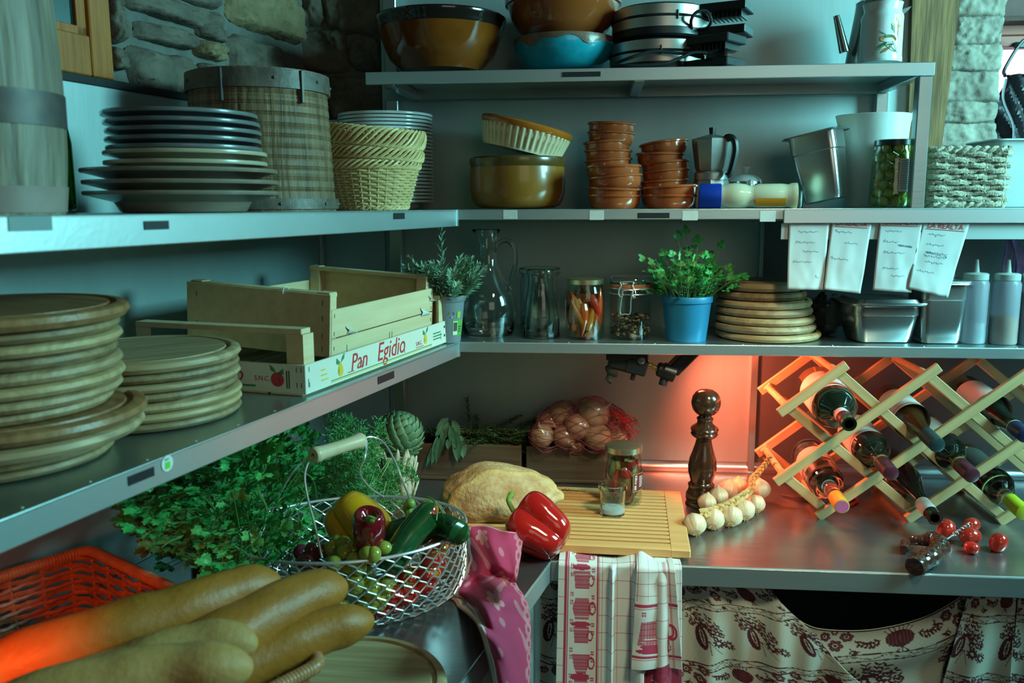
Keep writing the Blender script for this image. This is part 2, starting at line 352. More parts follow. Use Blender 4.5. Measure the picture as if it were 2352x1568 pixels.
# worktops
ct = thing('steel_counter', 'long brushed steel worktop along the back wall with folded edge', 'counter', (.6, -.3, Z_CNT))
A = at_z(1264, 1291, Z_CNT); cl = L3(0, L_W, 0); 
cornW = Vector((-.674, 0, 0))
b = MB(); b.prism([(A.x, Y_CN), (XR, Y_CN), (XR, -.001), (cornW.x, -.001)], -.004, c=(0, 0, Z_CNT)); b.build('worktop', M['steel_top'], ct, o=ct.location)
b = MB(); b.box(((A.x+XR)/2, Y_CN+.001, Z_CNT-.0195), (XR-A.x, .004, .037), bev=.001); b.tube([(A.x, Y_CN+.001, Z_CNT-.001), (XR, Y_CN+.001, Z_CNT-.001)], .0022, 8)
b.box(((A.x+XR)/2, Y_CN+.012, Z_CNT-.037), (XR-A.x, .022, .003)); b.build('edge_lip', M['steel_lip'], ct, o=ct.location)
lc = thing('steel_counter', 'brushed steel worktop along the left wall, joined at the corner', 'counter', L3(-1, -.2, Z_CNT))
sA = LD.dot(A); sEnd = -2.15
P = [L3(sEnd, L_CN, 0), Vector((A.x, A.y, 0)), Vector((cornW.x+.003, -.001, 0)), L3(sEnd, L_W+.002, 0)]
b = MB(); b.prism([(p.x, p.y) for p in P], -.004, c=(0, 0, Z_CNT)); b.build('worktop', M['steel_top'], lc, o=lc.location)
b = MB(); lbox(b, sEnd, sA, L_CN-.003, L_CN+.001, Z_CNT-.038, Z_CNT-.001, .001); b.tube([L3(sEnd, L_CN-.001, Z_CNT-.001), L3(sA, L_CN-.001, Z_CNT-.001)], .0022, 8)
b.build('edge_lip', M['steel_lip'], lc, o=lc.location)
for nm, pa in (('leg', lc),):
    b = MB(); lbox(b, sA-.055, sA-.02, L_CN-.05, L_CN-.012, 0, Z_CNT-.04, .003); b.build('leg', M['steel'], pa, o=pa.location)
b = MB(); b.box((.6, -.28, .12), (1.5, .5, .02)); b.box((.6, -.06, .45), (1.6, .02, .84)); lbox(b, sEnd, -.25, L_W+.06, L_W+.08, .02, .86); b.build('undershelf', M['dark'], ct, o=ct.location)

# back shelves
def back_shelf(label, x0, x1, z, lip, left_poly=None, x1lip=None):
    t = thing('steel_shelf', label, 'shelf', ((x0+x1)/2, -.15, z), group=None)
    b = MB(); b.prism([(x0, Y_SH), (x1, Y_SH), (x1, -.002), (left_poly if left_poly is not None else x0, -.002)], -.003, c=(0, 0, z)); b.build('board', M['steel'], t, o=t.location)
    b = MB(); b.box(((x0+x1)/2, Y_SH+.001, z-lip/2), (x1-x0, .004, lip), bev=.0012); b.tube([(x0, Y_SH+.0015, z-.001), (x1, Y_SH+.0015, z-.001)], .002, 8); b.build('edge_lip', M['steel_lip'], t, o=t.location)
    n = int((x1-x0)/.16); screws([(x0+.05+i*(x1-x0-.1)/max(1, n-1), Y_SH+.012, z) for i in range(n)], t)
    return t
def left_shelf(label, s1, z, lip):
    t = thing('steel_shelf', label, 'shelf', L3(-.9, -.36, z))
    s0 = -2.0; c = L3(s1, L_SH, 0); P = [L3(s0, L_SH, 0), c, Vector((cornW.x+.002, -.002, 0)), L3(s0, L_W+.001, 0)]
    b = MB(); b.prism([(p.x, p.y) for p in P], -.003, c=(0, 0, z)); b.build('board', M['steel'], t, o=t.location)
    b = MB(); lbox(b, s0, s1, L_SH-.004, L_SH, z-lip, z, .0012); b.tube([L3(s0, L_SH-.002, z-.001), L3(s1, L_SH-.002, z-.001)], .002, 8)
    lbox(b, s1-.008, s1+.002, L_SH-.006, L_SH+.0015, z-lip, z+.001, .001); b.build('edge_lip', M['steel_lip'], t, o=t.location)
    screws([L3(s0+.04+i*.085, L_SH-.012, z) for i in range(int((s1-s0)/.085))], t)
    return t
sJ = LD.dot(JL)
xTop0, xTop1 = at_y(839, 165, Y_SH).x, at_y(2149, 141, Y_SH).x
SH_LOW = back_shelf('lower steel shelf on the back wall holding jars, plants and pizza boards', JL.x, XR, Z_LOW, .0215, cornW.x)
SH_MID = back_shelf('middle steel shelf on the back wall holding brown dishes and coffee pot', JL.x-.003, XR, Z_MID, .0205, cornW.x)
SL_LOW = left_shelf('lower steel shelf on the left wall holding boards and fruit crates', sJ, Z_LOW, .031)
SL_MID = left_shelf('upper steel shelf on the left wall holding plates, barrel and tub', sJ, Z_MID, .034)
# top shelf: frame of square tube, uprights
tp = thing('steel_shelf', 'top steel shelf on square posts holding bowls and waffle irons', 'shelf', ((xTop0+xTop1)/2, -.15, Z_TOP))
b = MB(); b.box(((xTop0+xTop1)/2, -.15, Z_TOP-.002), (xTop1-xTop0, .298, .004)); b.build('board', M['steel'], tp, o=tp.location)
b = MB(); b.box(((xTop0+xTop1)/2, Y_SH+.002, Z_TOP-.0125), (xTop1-xTop0, .005, .025), bev=.0012); b.build('edge_lip', M['steel_lip'], tp, o=tp.location)
b = MB(); b.box(((xTop0+xTop1)/2+.02, -.016, Z_TOP-.0145), (xTop1-xTop0-.06, .025, .025), bev=.002)
xm = at_y(1462, 205, -.15).x
for x in (xTop0+.045, xm, xTop1-.014): b.box((x, -.15, Z_TOP-.0145), (.022, .27, .021), bev=.002)
b.build('under_rail', M['steel'], tp, o=tp.location)
for nm, x, y in (('upright', xTop1-.0145, Y_SH+.016), ('upright', at_y(2023, 230, -.02).x, -.018)):
    b = MB(); b.box((x, y, (Z_TOP-.025+Z_MID)/2), (.026, .026, Z_TOP-.025-Z_MID), bev=.002); b.build(nm, M['steel'], tp, o=tp.location)
xu = at_y(903, 250, -.02).x
b = MB(); b.box((xu, -.02, (Z_TOP-.025+Z_CNT)/2), (.03, .03, Z_TOP-.025-Z_CNT), bev=.002); b.box((xu, -.02, 2.15), (.03, .03, .65), bev=.002); b.build('upright', M['steel'], tp, o=tp.location)

# labels and tape on the shelf edges
def strip(par, p0, p1, n, m=M['label'], nm='label_strip', prt=False, th=.0006):
    n = Vector(n); t = Vector((p1[0]-p0[0], p1[1]-p0[1], 0)); L = t.length; t.normalize(); h = abs(p1[2]-p0[2]); c = (Vector(p0)+Vector(p1))/2
    Mx = Matrix((t, n, Vector((0, 0, 1)))).transposed(); b = MB(); b.box(c+n*th/2, (L, th, h), Mx, th/3); o = b.build(nm, m, par, o=par.location)
    if prt:
        q = MB(); x = -L*.38
        while x < L*.38: w2 = rnd(.0008, .002); q.box(c+n*(th+.0001)+t*x, (w2, .0002, rnd(.0012, .0019)), Mx); x += w2+.0007
        q.build('print', M['white_print'], o)
    return o
def ys(par, px0, px1, py0, py1, **k): strip(par, at_y(px0, py1, Y_SH-.001), at_y(px1, py0, Y_SH-.001), (0, -1, 0), **k)
ys(tp, 1291, 1380, 164, 177, prt=True); ys(SH_MID, 1464, 1538, 488.5, 501, prt=True)
for a in ((1156, 1188, 482, 503), (1354, 1387, 483, 505), (1567, 1603, 484, 506), (1745, 1782, 484, 509)): ys(SH_MID, *a, m=M['tape'], nm='tape_patch')
def lsx(par, px0, px1, py0, py1, **k):
    p0, p1 = at_l(px0, py1, L_SH+.0005), at_l(px1, py0, L_SH+.0005)
    z0 = at_l((px0+px1)/2, py1, L_SH).z; z1 = at_l((px0+px1)/2, py0, L_SH).z; p0.z, p1.z = z0, z1; strip(par, p0, p1, LN, **k)
lsx(SL_MID, 331, 387, 507, 527); lsx(SL_MID, 904, 929, 489, 503); lsx(SL_MID, 20, 118, 497, 530, m=mat('grey_sticker', (.16, .24, .24), .5))
lsx(SL_LOW, 294, 354, 1082, 1104); lsx(SL_LOW, 868, 905, 858, 875)
p = at_l(384, 1064, L_SH+.0006); Ml = Matrix((LD, Vector((0, 0, 1)), LN)).transposed()
b = MB(); b.lathe([(0, .0005), (.0095, .0005), (.0098, 0)], 28, p, M=Ml); o = b.build('round_sticker', mat('white_sticker', (.6, .66, .63), .4), SL_LOW, o=SL_LOW.location)
b = MB(); b.box(p+Vector((0, 0, -.002))+LN*.0008, (.008, .008, .0004), Ml); b.build('green_square', mat('bright_green', (.12, .55, .05), .4), o, o=SL_LOW.location)
text('BIO', 'print', mat('grey_print', (.3, .35, .35), .5), o, p-SL_LOW.location+LN*.0007+Vector((0, 0, .0035))-LD*.0045, Ml, .005)

# order rail under the middle shelf, right
xr0 = at_y(1800, 530, -.31).x
rl = thing('ticket_rail', 'long pale metal order rail under the middle shelf on the right', 'rail', ((xr0+XR)/2, -.31, Z_MID-.02))
b = MB(); z = at_y(1900, 512, -.306).z; zb = at_y(2200, 550, -.3).z; zt = at_y(2200, 480, -.306).z
b.box(((xr0+XR)/2, -.3045, (zt+z)/2), (XR-xr0, .005, zt-z), bev=.001); b.build('rail', mat('aluminium', (.62, .65, .66), .38, .8), rl, o=rl.location)
b = MB(); b.box(((xr0+XR)/2-.002, -.293, (z+zb)/2-.0), (XR-xr0, .003, z-zb), bev=.0008); b.build('back_strip', mat('pale_strip', (.42, .50, .50), .45, .3), rl, o=rl.location)
# ================================================================== things on the upper shelves
def PY(Y): return lambda px, py: at_y(px, py, Y)
def PO(off): return lambda px, py: at_l(px, py, off)
def prof(pf, cx, z0, pts):                               # silhouette half-widths (px) by height (px row) -> lathe profile
    return [(hw*mpp(pf(cx, py)), (pf(cx, py).z-z0) if py is not None else 0) for hw, py in pts]
def shell(outer, t, zb=None):                            # closed profile of a vessel: outer wall from the bottom up, rim, inner wall down
    top = outer[-1]; inner = []
    for r, z in reversed(outer[:-1]):
        if z <= outer[0][1]+t*1.5: break
        inner.append((max(r-t, .001), z))
    return [(0, outer[0][1])]+outer+[(top[0]-t*.5, top[1]+t*.35), (top[0]-t, top[1])]+inner+[(max(outer[0][0]-t, .001), outer[0][1]+t), (0, outer[0][1]+t)]
def base(pf, cx, z): p = pf(cx, 480); return Vector((p.x, p.y, z))
def lathe_thing(name, label, cat, pf, cx, z0, pts, m, t=None, part='body', n=56, group=None, wob=None):
    o = thing(name, label, cat, base(pf, cx, z0), group=group); P = prof(pf, cx, z0, pts); P = shell(P, t) if t else [(0, P[0][1])]+P+[(0, P[-1][1])]
    b = MB(); b.lathe(P, n, wob=wob); return o, b.build(part, m, o), P
M['glaze_dark'] = mat('dark_brown_glaze', (.06, .014, .003), .12, c2=(.24, .062, .007), sc=9, amt=.6, coat=.6)
M['glaze_black'] = mat('black_brown_glaze', (.012, .008, .006), .12, coat=.6)
M['glaze_brown'] = mat('brown_glaze', (.19, .042, .009), .12, c2=(.29, .072, .016), sc=7, amt=.6, coat=.6)
M['glaze_blue'] = mat('turquoise_glaze', (.005, .22, .30), .25, c2=(.01, .30, .38), sc=60, bump=.15, coat=.5)
M['glaze_rim'] = mat('brown_drip_glaze', (.13, .075, .05), .3, c2=(.22, .13, .09), sc=40, bump=.3)
M['terracotta'] = mat('glazed_terracotta', (.32, .060, .016), .16, c2=(.42, .090, .027), sc=18, amt=.6, coat=.7)
M['stone_glaze'] = mat('ochre_stoneware_glaze', (.18, .062, .007), .28, c2=(.31, .120, .016), sc=9, amt=.6, coat=.3)
M['white_glaze'] = mat('white_porcelain', (.62, .68, .68), .15, coat=.3)
M['grey_glaze'] = mat('slate_grey_stoneware', (.085, .095, .10), .32, c2=(.12, .13, .135), sc=30, coat=.2)
M['beige_glaze'] = mat('olive_beige_stoneware', (.34, .29, .19), .3, c2=(.40, .35, .24), sc=30, coat=.2)
M['brown_ware'] = mat('dull_brown_stoneware', (.17, .13, .095), .3, c2=(.22, .17, .125), sc=30, coat=.25)

# --- top shelf
pf = PY(-.155)
o, bd, P = lathe_thing('earthenware_bowl', 'largest brown glazed bowl with black rim, left end of the top shelf', 'bowl', pf, 1019, Z_TOP, [(92, 166), (100, 158), (118, 138), (130, 110), (140, 82), (144, 72)], M['glaze_dark'], .006)
b = MB(); Q = prof(pf, 1019, Z_TOP, [(143.6, 73), (146, 66), (147, 58), (150, 52), (150.5, 46), (147, 42), (141, 44), (140, 70)]); b.lathe(Q+[Q[0]], 56); b.build('rim', M['glaze_black'], o)
pf = PY(-.15)
zt = pf(1294, 97).z
t_, bd, P = lathe_thing('earthenware_bowl', 'turquoise glazed bowl with brown drip rim on the top shelf', 'bowl', pf, 1294, Z_TOP, [(75, 164), (88, 156), (103, 140), (112, 124), (116, 108), (115, 98)], M['glaze_blue'], .006)
b = MB(); r0 = P[6][0]
b.grid(lambda u, v: Vector(((r0+.0012+.001*math.sin(v*PI))*math.cos(u*TAU), (r0+.0012+.001*math.sin(v*PI))*math.sin(u*TAU), P[6][1]+.004-v*(.014+.006*math.sin(u*TAU*5)+.004*math.sin(u*TAU*11+1)))), 72, 5, True)
b.build('rim', M['glaze_rim'], t_)
zb = zt+.001-Z_TOP
o = thing('earthenware_bowl', 'brown glazed bowl stacked on the turquoise bowl', 'bowl', base(pf, 1291, zt+.003))
P = prof(pf, 1291, zt+.003, [(72, 96.5), (82, 92), (104, 72), (119, 45), (126, 22), (130, 10), (129, 2)]); b = MB(); b.lathe(shell(P, .006), 56); b.build('body', M['glaze_brown'], o)
b = MB(); b.lathe([(P[5][0]-.003, P[5][1]-.006), (P[5][0]+.003, P[5][1]-.004), (P[5][0]+.004, P[5][1]+.004), (P[5][0], P[6][1]+.003), (P[5][0]-.006, P[6][1])], 56); b.build('rim', M['glaze_brown'], o)
# waffle irons
M['iron_band'] = mat('brushed_aluminium_band', (.50, .49, .46), .35, .9, (.58, .56, .52), 20)
def waffle_iron(label, px, py0, z0, hx, rot):
    pf = PY(-.16); c = base(pf, px, z0); o = thing('waffle_iron', label, 'waffle iron', c, (0, 0, rot), 'waffle irons on the top shelf'); r = .102
    b = MB(); b.lathe([(0, 0), (r-.006, 0), (r-.001, .004), (r-.001, .018), (0, .018)], 48); b.lathe([(0, .0615), (r-.002, .0615), (r-.008, .066), (0, .067)], 48); b.build('casing', M['black'], o)
    b = MB(); b.lathe([(r-.004, .018), (r, .018), (r, .037), (r-.004, .037), (r-.004, .018)], 64); b.build('lower_band', M['iron_band'], o)
    b = MB(); b.lathe([(r-.004, .0425), (r, .0425), (r, .0615), (r-.004, .0615), (r-.004, .0425)], 64); b.build('upper_band', M['iron_band'], o)
    b = MB(); b.lathe([(0, .037), (r-.002, .037), (r-.002, .0425), (0, .0425)], 48); b.tube([(r*1.005*math.cos(a), r*1.005*math.sin(a), .040) for a in [TAU*i/48 for i in range(48)]], .0018, 6, closed=True); b.build('seam', M['rubber'], o)
    b = MB(); a = R(-52)
    d = Vector((math.cos(a), math.sin(a), 0))
    b.box(d*(r+.001)+Vector((0, 0, .04)), (.004, .004, .018), bev=.001); b.build('latch', M['black'], o)
    for nm, z in (('upper_handle', .056), ('lower_handle', .010)):
        b = MB(); b.box((r+.040, 0, z), (.095, .075, .017), bev=.002); b.box((r+.002, 0, z-.002), (.03, .06, .022), bev=.002)
        if nm == 'upper_handle':
            for i in range(8): b.box((r+.012+i*.009, 0, z-.014), (.003, .055, .014))
        b.build(nm, M['black'], o)
    return o
w1 = waffle_iron('lower of two stacked waffle irons, its cord and plug lying in front', 1503, 152, Z_TOP, 0, R(-38))
w2 = waffle_iron('upper of two stacked waffle irons on the top shelf', 1507, 80, Z_TOP+.0685, 0, R(-22))
def cord(pts, r, parent, nm='cord'):
    b = MB(); b.tube(smooth_path(pts, 7), r, 8); return b.build(nm, M['rubber'], parent, o=None)
def loc(o, p): return o.matrix_basis.inverted() @ Vector(p) if o.matrix_basis else Vector(p)
def wp_(px, py, Y): return at_y(px, py, Y)
def inv(o):
    return (Matrix.Translation(o.location) @ o.rotation_euler.to_matrix().to_4x4()).inverted()
I1 = inv(w1)
cord([I1 @ wp_(*a) for a in ((1560, 118, -.22), (1590, 126, -.25), (1615, 132, -.27), (1600, 122, -.275), (1560, 122, -.275), (1500, 118, -.28), (1450, 132, -.282), (1412, 148, -.27), (1440, 150.5, -.285), (1520, 147, -.287), (1560, 134, -.284), (1590, 121, -.282), (1625, 121, -.28))], .0034, w1)
b = MB(); pc = I1 @ wp_(1640, 131, -.28); Rz = I1.to_3x3()
pa, pb = wp_(1622, 131, -.28), wp_(1662, 131, -.28); ax = (pb-pa).normalized()
fr = Rz @ frame(ax)
b.lathe([(0, -.0), (.006, 0), (.0075, .004), (.0075, .010), (.016, .032), (.018, .034), (.018, .039), (0, .039)], 20, I1 @ pa, M=fr); pl_ = b.build('plug', M['black'], w1)
b = MB(); up = Rz @ Vector((0, 0, 1)); axl = Rz @ ax
for s in (-1, 1): b.tube([I1 @ pa+axl*.038+up*s*.0095, I1 @ pa+axl*.058+up*s*.0095], .0022, 8)
b.build('pin', mat('brass_pin', (.6, .55, .4), .3, 1.), pl_)
I2 = inv(w2)
cord([I2 @ wp_(*a) for a in ((1588, 66, -.24), (1588, 45, -.26), (1600, 28, -.265), (1622, 26, -.265), (1633, 45, -.265), (1626, 62, -.25), (1610, 68, -.23))], .0034, w2)
# steel coffee pot and enamel can
pf = PY(-.12)
o, bd, P = lathe_thing('coffee_pot', 'conical steel coffee pot with straight spout behind the enamel can', 'coffee pot', pf, 1987, Z_TOP, [(62, 152), (62, 146), (58, 110), (47, 30), (45, 12), (46, 8), (36, 0), (20, -6)], mat('dull_steel', (.32, .33, .31), .22, 1.), .0)
I = inv(o); b = MB(); b.tube([I @ wp_(1940, 120, -.14), I @ wp_(1921, 36, -.14)], [.011, .0065], 14); b.build('spout', bpy.data.materials['dull_steel'], o)
b = MB(); b.tube(smooth_path([I @ wp_(*a) for a in ((2000, 8, -.14), (2006, -8, -.15), (2024, -8, -.15), (2030, 10, -.15))], 6), .004, 8); b.build('handle', M['pan_steel'], o)
M['enamel'] = mat('white_enamel', (.60, .66, .66), .16, c2=(.66, .72, .71), sc=6, coat=.5)
pf = PY(-.235)
o, bd, P = lathe_thing('enamel_can', 'white enamel milk can printed with yellow flowers, right end of top shelf', 'can', pf, 2001, Z_TOP, [(45, 146), (46.5, 143), (46.5, 136), (45.5, 132), (45.5, 52), (46, 45), (45, 38), (41.5, 32), (40.5, 26), (42, 16), (43.5, 10)], M['enamel'], .002)
b = MB(); b.lathe([(P[11][0]-.002, P[11][1]-.001), (P[11][0]+.0008, P[11][1]), (P[11][0]-.001, P[11][1]+.0016)], 48); b.build('rim', mat('brown_rim', (.2, .12, .07), .4), o)
I = inv(o); b = MB(); s = mpp(pf(2050, 50))
b.tube(smooth_path([I @ wp_(*a) for a in ((2043, 62, -.215), (2056, 58, -.215), (2060, 30, -.21), (2060, 2, -.21), (2050, 6, -.21), (2040, 14, -.215))], 6), .0045, 8, flat=.6); b.build('handle', M['enamel'], o)
b = MB(); b.tube(smooth_path([I @ wp_(*a) for a in ((2058, 60, -.215), (2055, 75, -.215), (2045, 86, -.212))], 5), .0035, 8); b.build('ear', M['pan_steel'], o)
b = MB(); Pl = [wp_(2052, 40, -.16), wp_(2065, 24, -.16), wp_(2094, 14, -.17), wp_(2088, 22, -.17), wp_(2072, 36, -.165), wp_(2056, 44, -.16)]
V = [I @ p for p in Pl]; V += [I @ (p+Vector((0, .022, .001))) for p in Pl]; b.add(V, [(0,1,2,3,4,5), (11,10,9,8,7,6)]+[(i, (i+1) % 6, 6+(i+1) % 6, 6+i) for i in range(6)]); b.build('spout', M['enamel'], o)
# flower print laid on the can's wall
gr = mat('print_green', (.05, .17, .06), .4); ye = mat('print_yellow', (.62, .45, .06), .4); rd = mat('print_red', (.35, .13, .04), .4)
Rr = P[6][0]+.0004
def onw(x, z): a = -PI/2+x/Rr; return Vector((Rr*math.cos(a), Rr*math.sin(a), z))
def decal(bm, cx, cz, rx, rz, m, rot=0, n=12):
    V = []
    for i in range(n): a = TAU*i/n; x, z = rx*math.cos(a), rz*math.sin(a); V.append(onw(cx+x*math.cos(rot)-z*math.sin(rot), cz+x*math.sin(rot)+z*math.cos(rot)))
    bm.poly(V, m)
b = MB(); X = lambda px: (px-2002)*mpp(pf(2001, 90)); Zz = lambda py: pf(2001, py).z-Z_TOP
for px, py, rx, rz, m, rt in [(2005, 98, 19, 8, 2, 0), (2008, 92, 12, 3, 0, 0), (2000, 92, 14, 3, 0, .1), (1998, 115, 18, 4, 0, .3), (2010, 118, 16, 3.5, 0, -.6), (2022, 116, 15, 3, 0, -1.1), (1990, 112, 12, 3, 0, .5), (2000, 122, 12, 3, 2, .6),
                              (2027, 73, 1, 24, 0, 0), (2017, 76, 1, 12, 0, .1), (2027, 52, 7, 7, 1, 0), (2014, 66, 4.5, 3.5, 1, 0), (2014, 73, 3.5, 6, 0, .2), (2030, 75, 4, 4.5, 1, 0), (1990, 84, 10, .8, 0, -.5), (2034, 68, 4, 4, 1, 0)]:
    s = mpp(pf(2001, 90)); decal(b, X(px), Zz(py), rx*s, rz*s, m, rt)
b.build('flower_print', [gr, ye, rd], o)

# --- middle shelf, back wall
pf = PY(-.16)
pot, bd, P = lathe_thing('stoneware_pot', 'round ochre brown pot with the fluted dish tilted on top', 'pot', pf, 1189, Z_MID, [(85, 477), (96, 472), (104, 460), (108.5, 440), (109.5, 410), (108, 384)], M['stone_glaze'], .006)
b = MB(); Q = prof(pf, 1189, Z_MID, [(107.6, 386), (109, 382), (111, 374), (110.5, 366), (107, 362), (101, 366), (101, 384)]); b.lathe(Q+[Q[0]], 56); b.build('rim', mat('umber_glaze', (.10, .05, .012), .25, coat=.4), pot)
rp, zr = 105*mpp(pf(1203, 320)), pf(1190, 363).z
ra = thing('fluted_dish', 'cream fluted baking dish with orange-brown rim, tilted on the pot', 'dish', pf(1197, 364)+Vector((0, 0, .014)), (0, R(13.8), 0))
H = .058; nfl = 44
def wobf(a, z, r): return 1+.018*math.sin(a*nfl)*(1 if z > .003 and z < H-.010 and r > rp*.84 else 0)
b = MB(); pr_ = [(0, 0), (rp*.86, 0)]+[(rp*(.86+.13*k/10), .002+(H-.012)*k/10) for k in range(11)]+[(rp*.985, H-.008)]; b.lathe(pr_, nfl*6, wob=wobf)
b.lathe([(rp*.97, H-.005), (rp*.95, H*.6), (rp*.82, .006), (0, .006)], nfl*2)
col = []
for v in b.v:
    a = math.atan2(v[1], v[0]); g = .5-.5*math.sin(a*nfl); h = max(0, min(1, v[2]/H)); t = min(1, max(0, (g*1.25-.25)*(.15+1.1*h)))
    c0, c1 = (.66, .56, .36), (.42, .13, .015); col.append([c0[i]*(1-t)+c1[i]*t for i in range(3)]+[1])
b.col = col; b.build('body', mat('cream_fluted_glaze', (.6, .55, .4), .25, attr=True, coat=.4), ra)
b = MB(); b.lathe([(rp*.965, H-.010), (rp*.995, H-.011), (rp*1.02, H-.006), (rp*1.02, H), (rp*.99, H+.003), (rp*.955, H), (rp*.965, H-.010)], 72); b.build('rim', mat('orange_brown_glaze', (.42, .105, .010), .2, coat=.4), ra)

# terracotta dishes, each one a thing
def dish_mesh():
    r = .058; h = .030; b = MB()
    b.lathe([(0, 0), (r*.80, 0), (r*.86, .002), (r*.94, .011), (r*.955, .015), (r*.965, h-.006), (r*1.03, h-.0045), (r*1.035, h-.002), (r*1.01, h), (r*.965, h-.001), (r*.93, h-.005), (r*.90, .012), (r*.80, .0045), (0, .0045)], 48)
    return b
d0 = None
ordn = ['top', 'second', 'third', 'fourth', 'fifth', 'sixth', 'seventh', 'eighth', 'ninth']
def dishes(cx, Y, rows, where, group, r_px):
    global d0
    z = Z_MID+.0005; n = len(rows)
    for k, (dx, py, tilt, yaw) in enumerate(rows):       # from the bottom up; py is the rim's row
        p = at_y(cx+dx, py, Y); zz = max(z, p.z-.030)
        label = ('topmost' if k == n-1 else ordn[n-1-k]+' from the top' if k else 'bottom')+' small dish in the '+where
        if d0 is None: o = d0 = dish_mesh().build('terracotta_dish', M['terracotta'])
        else: o = d0.copy(); COL.objects.link(o)
        o.location = (p.x, Y, zz); o.rotation_euler = (R(tilt*.3), R(tilt), R(yaw)); s = r_px*mpp(p)/.060; o.scale = (s, s, 1.0); tag(o, label+', terracotta', 'dish', group)
        z = zz+.0145
BK, FR = -.13, -.225
dishes(1403, BK, [(2, 448, 0, 0), (0, 430, 0, 0), (1, 408, 1, 40), (-2, 386, 0, 0), (-4, 366, -3, 10), (-6, 345, 1, 80), (-7, 324, 3, 200), (0, 304, 2, 30), (1, 283, 2, 10)], 'tall rear stack left', 'rear left stack of terracotta dishes', 56)
dishes(1411, FR, [(0, 452, 0, 0), (-1, 433, 2, 0), (5, 404, -5, 0), (0, 380, -1, 0)], 'short front stack left', 'front left stack of terracotta dishes', 63)
dishes(1525, BK, [(2, 446, 0, 0), (-1, 430, 0, 0), (2, 414, -3, 0), (6, 391, -5, 0), (4, 371, -4, 0), (-8, 352, 0, 0), (3, 326, -7, 0)], 'rear stack beside the coffee pot', 'rear right stack of terracotta dishes', 57)
dishes(1538, FR, [(0, 453, 0, 0), (3, 427, -3, 0)], 'front pair beside the lying bottle', 'front right pair of terracotta dishes', 63)

# moka pot
pf = PY(-.165); M['alu'] = mat('dull_cast_aluminium', (.36, .36, .35), .38, .85, (.46, .46, .45), 25, bump=.1)
cm = base(pf, 1631, Z_MID); o = thing('moka_pot', 'octagonal aluminium moka coffee pot with black handle', 'coffee pot', cm)
def oct_(pts, part, m): b = MB(); b.lathe(prof(pf, 1631, Z_MID, pts), 8, a0=PI/8+.25); return b.build(part, m, o, ang=20)
oct_([(1, 477), (44, 477), (45, 472), (40, 420), (37, 412), (1, 412)], 'boiler', M['alu']); oct_([(1, 394), (34, 393), (37, 386), (46, 324), (46, 321), (1, 321)], 'top_chamber', M['alu'])
b = MB(); b.lathe(prof(pf, 1631, Z_MID, [(1, 413), (38, 413), (38, 398), (35, 394), (1, 394)]), 40); b.build('collar', M['alu'], o)
oct_([(46, 321), (45, 319), (10, 309), (1, 309)], 'lid', M['alu'])
b = MB(); b.lathe(prof(pf, 1633, Z_MID, [(5, 312), (6, 312), (8, 295), (8, 293), (1, 293)]), 8); k_ = b.build('knob', M['black'], o)
I = inv(o); b = MB(); b.tube(smooth_path([I @ wp_(*a) for a in ((1660, 322, -.19), (1675, 316, -.2), (1686, 322, -.205), (1689, 345, -.205), (1683, 375, -.205), (1676, 398, -.205), (1668, 404, -.205))], 5), [.005]*3+[.0062]*28, 6, flat=1.5); b.build('handle', M['black'], o)
b = MB(); b.box(I @ wp_(1656, 328, -.188), (.010, .012, .016), bev=.001); b.build('hinge', M['iron'], o)
# small white teapot behind the bottle
pf = PY(-.13)
o, bd, P = lathe_thing('lidded_pot', 'little lidded pot with white knob behind the lying bottle', 'pot', pf, 1711, Z_MID, [(26, 477), (33, 470), (38, 450), (38, 430), (36, 416)], mat('steel_pot', (.5, .53, .53), .25, .9))
b = MB(); b.lathe(prof(pf, 1711, Z_MID, [(37, 417), (36, 413), (27, 404), (10, 399), (1, 398)]), 40); l_ = b.build('lid', M['white_glaze'], o)
b = MB(); b.lathe(prof(pf, 1711, Z_MID, [(5, 400), (4.5, 393), (9, 385), (8.5, 383), (1, 382)]), 20); b.build('knob', M['white_glaze'], l_)
I = inv(o); b = MB(); b.tube(smooth_path([I @ wp_(*a) for a in ((1725, 414, -.16), (1724, 422, -.175), (1728, 440, -.175), (1730, 450, -.17))], 4), .004, 8); b.build('handle', M['white_glaze'], o)
# lying sauce bottle: axis along X
Yb = -.265; c0, c1 = at_y(1605, 448, Yb), at_y(1821, 448, Yb); s = mpp(at_y(1700, 448, Yb)); rb = 29*s
o = thing('sauce_bottle', 'plastic sauce bottle with blue cap lying on its side', 'bottle', (c0.x, Yb, Z_MID+rb+.0005), (0, 0, R(-4)))
FX = Matrix(((0, 0, 1), (1, 0, 0), (0, 1, 0)))           # lathe axis -> X
b = MB(); b.lathe([(0, 0), (rb*.93, 0), (rb*.97, .003), (rb*.985, .044), (rb*.9, .045), (0, .045)], 40, M=FX, wob=lambda a, z, r: 1+.008*math.sin(a*40)); b.build('cap', mat('blue_cap', (.006, .045, .38), .3), o)
L = (1821-1605)*s
b = MB(); b.lathe([(0, .044), (rb*.86, .044), (rb*.88, .054), (rb*.98, .062), (rb*1.0, .078), (rb*.93, .092), (rb*.80, .102), (rb*.84, .110), (rb*.93, .120), (rb*.94, .165), (rb*.88, .178), (rb*.98, .184), (rb, .195), (rb*.93, L-.008), (rb*.7, L-.001), (0, L)], 48, M=FX)
b.build('bottle', mat('mayonnaise_plastic', (.62, .60, .42), .22, sss=.3, coat=.4), o)
b = MB()
for a0, a1 in ((-5, 40), (140, 186)):
    b.grid(lambda u, v: FX @ Vector(((rb*.945)*math.cos(R(a0+(a1-a0)*u)+PI/2-PI/2), (rb*.945)*math.sin(R(a0+(a1-a0)*u)), .112+.060*v)), 10, 6)
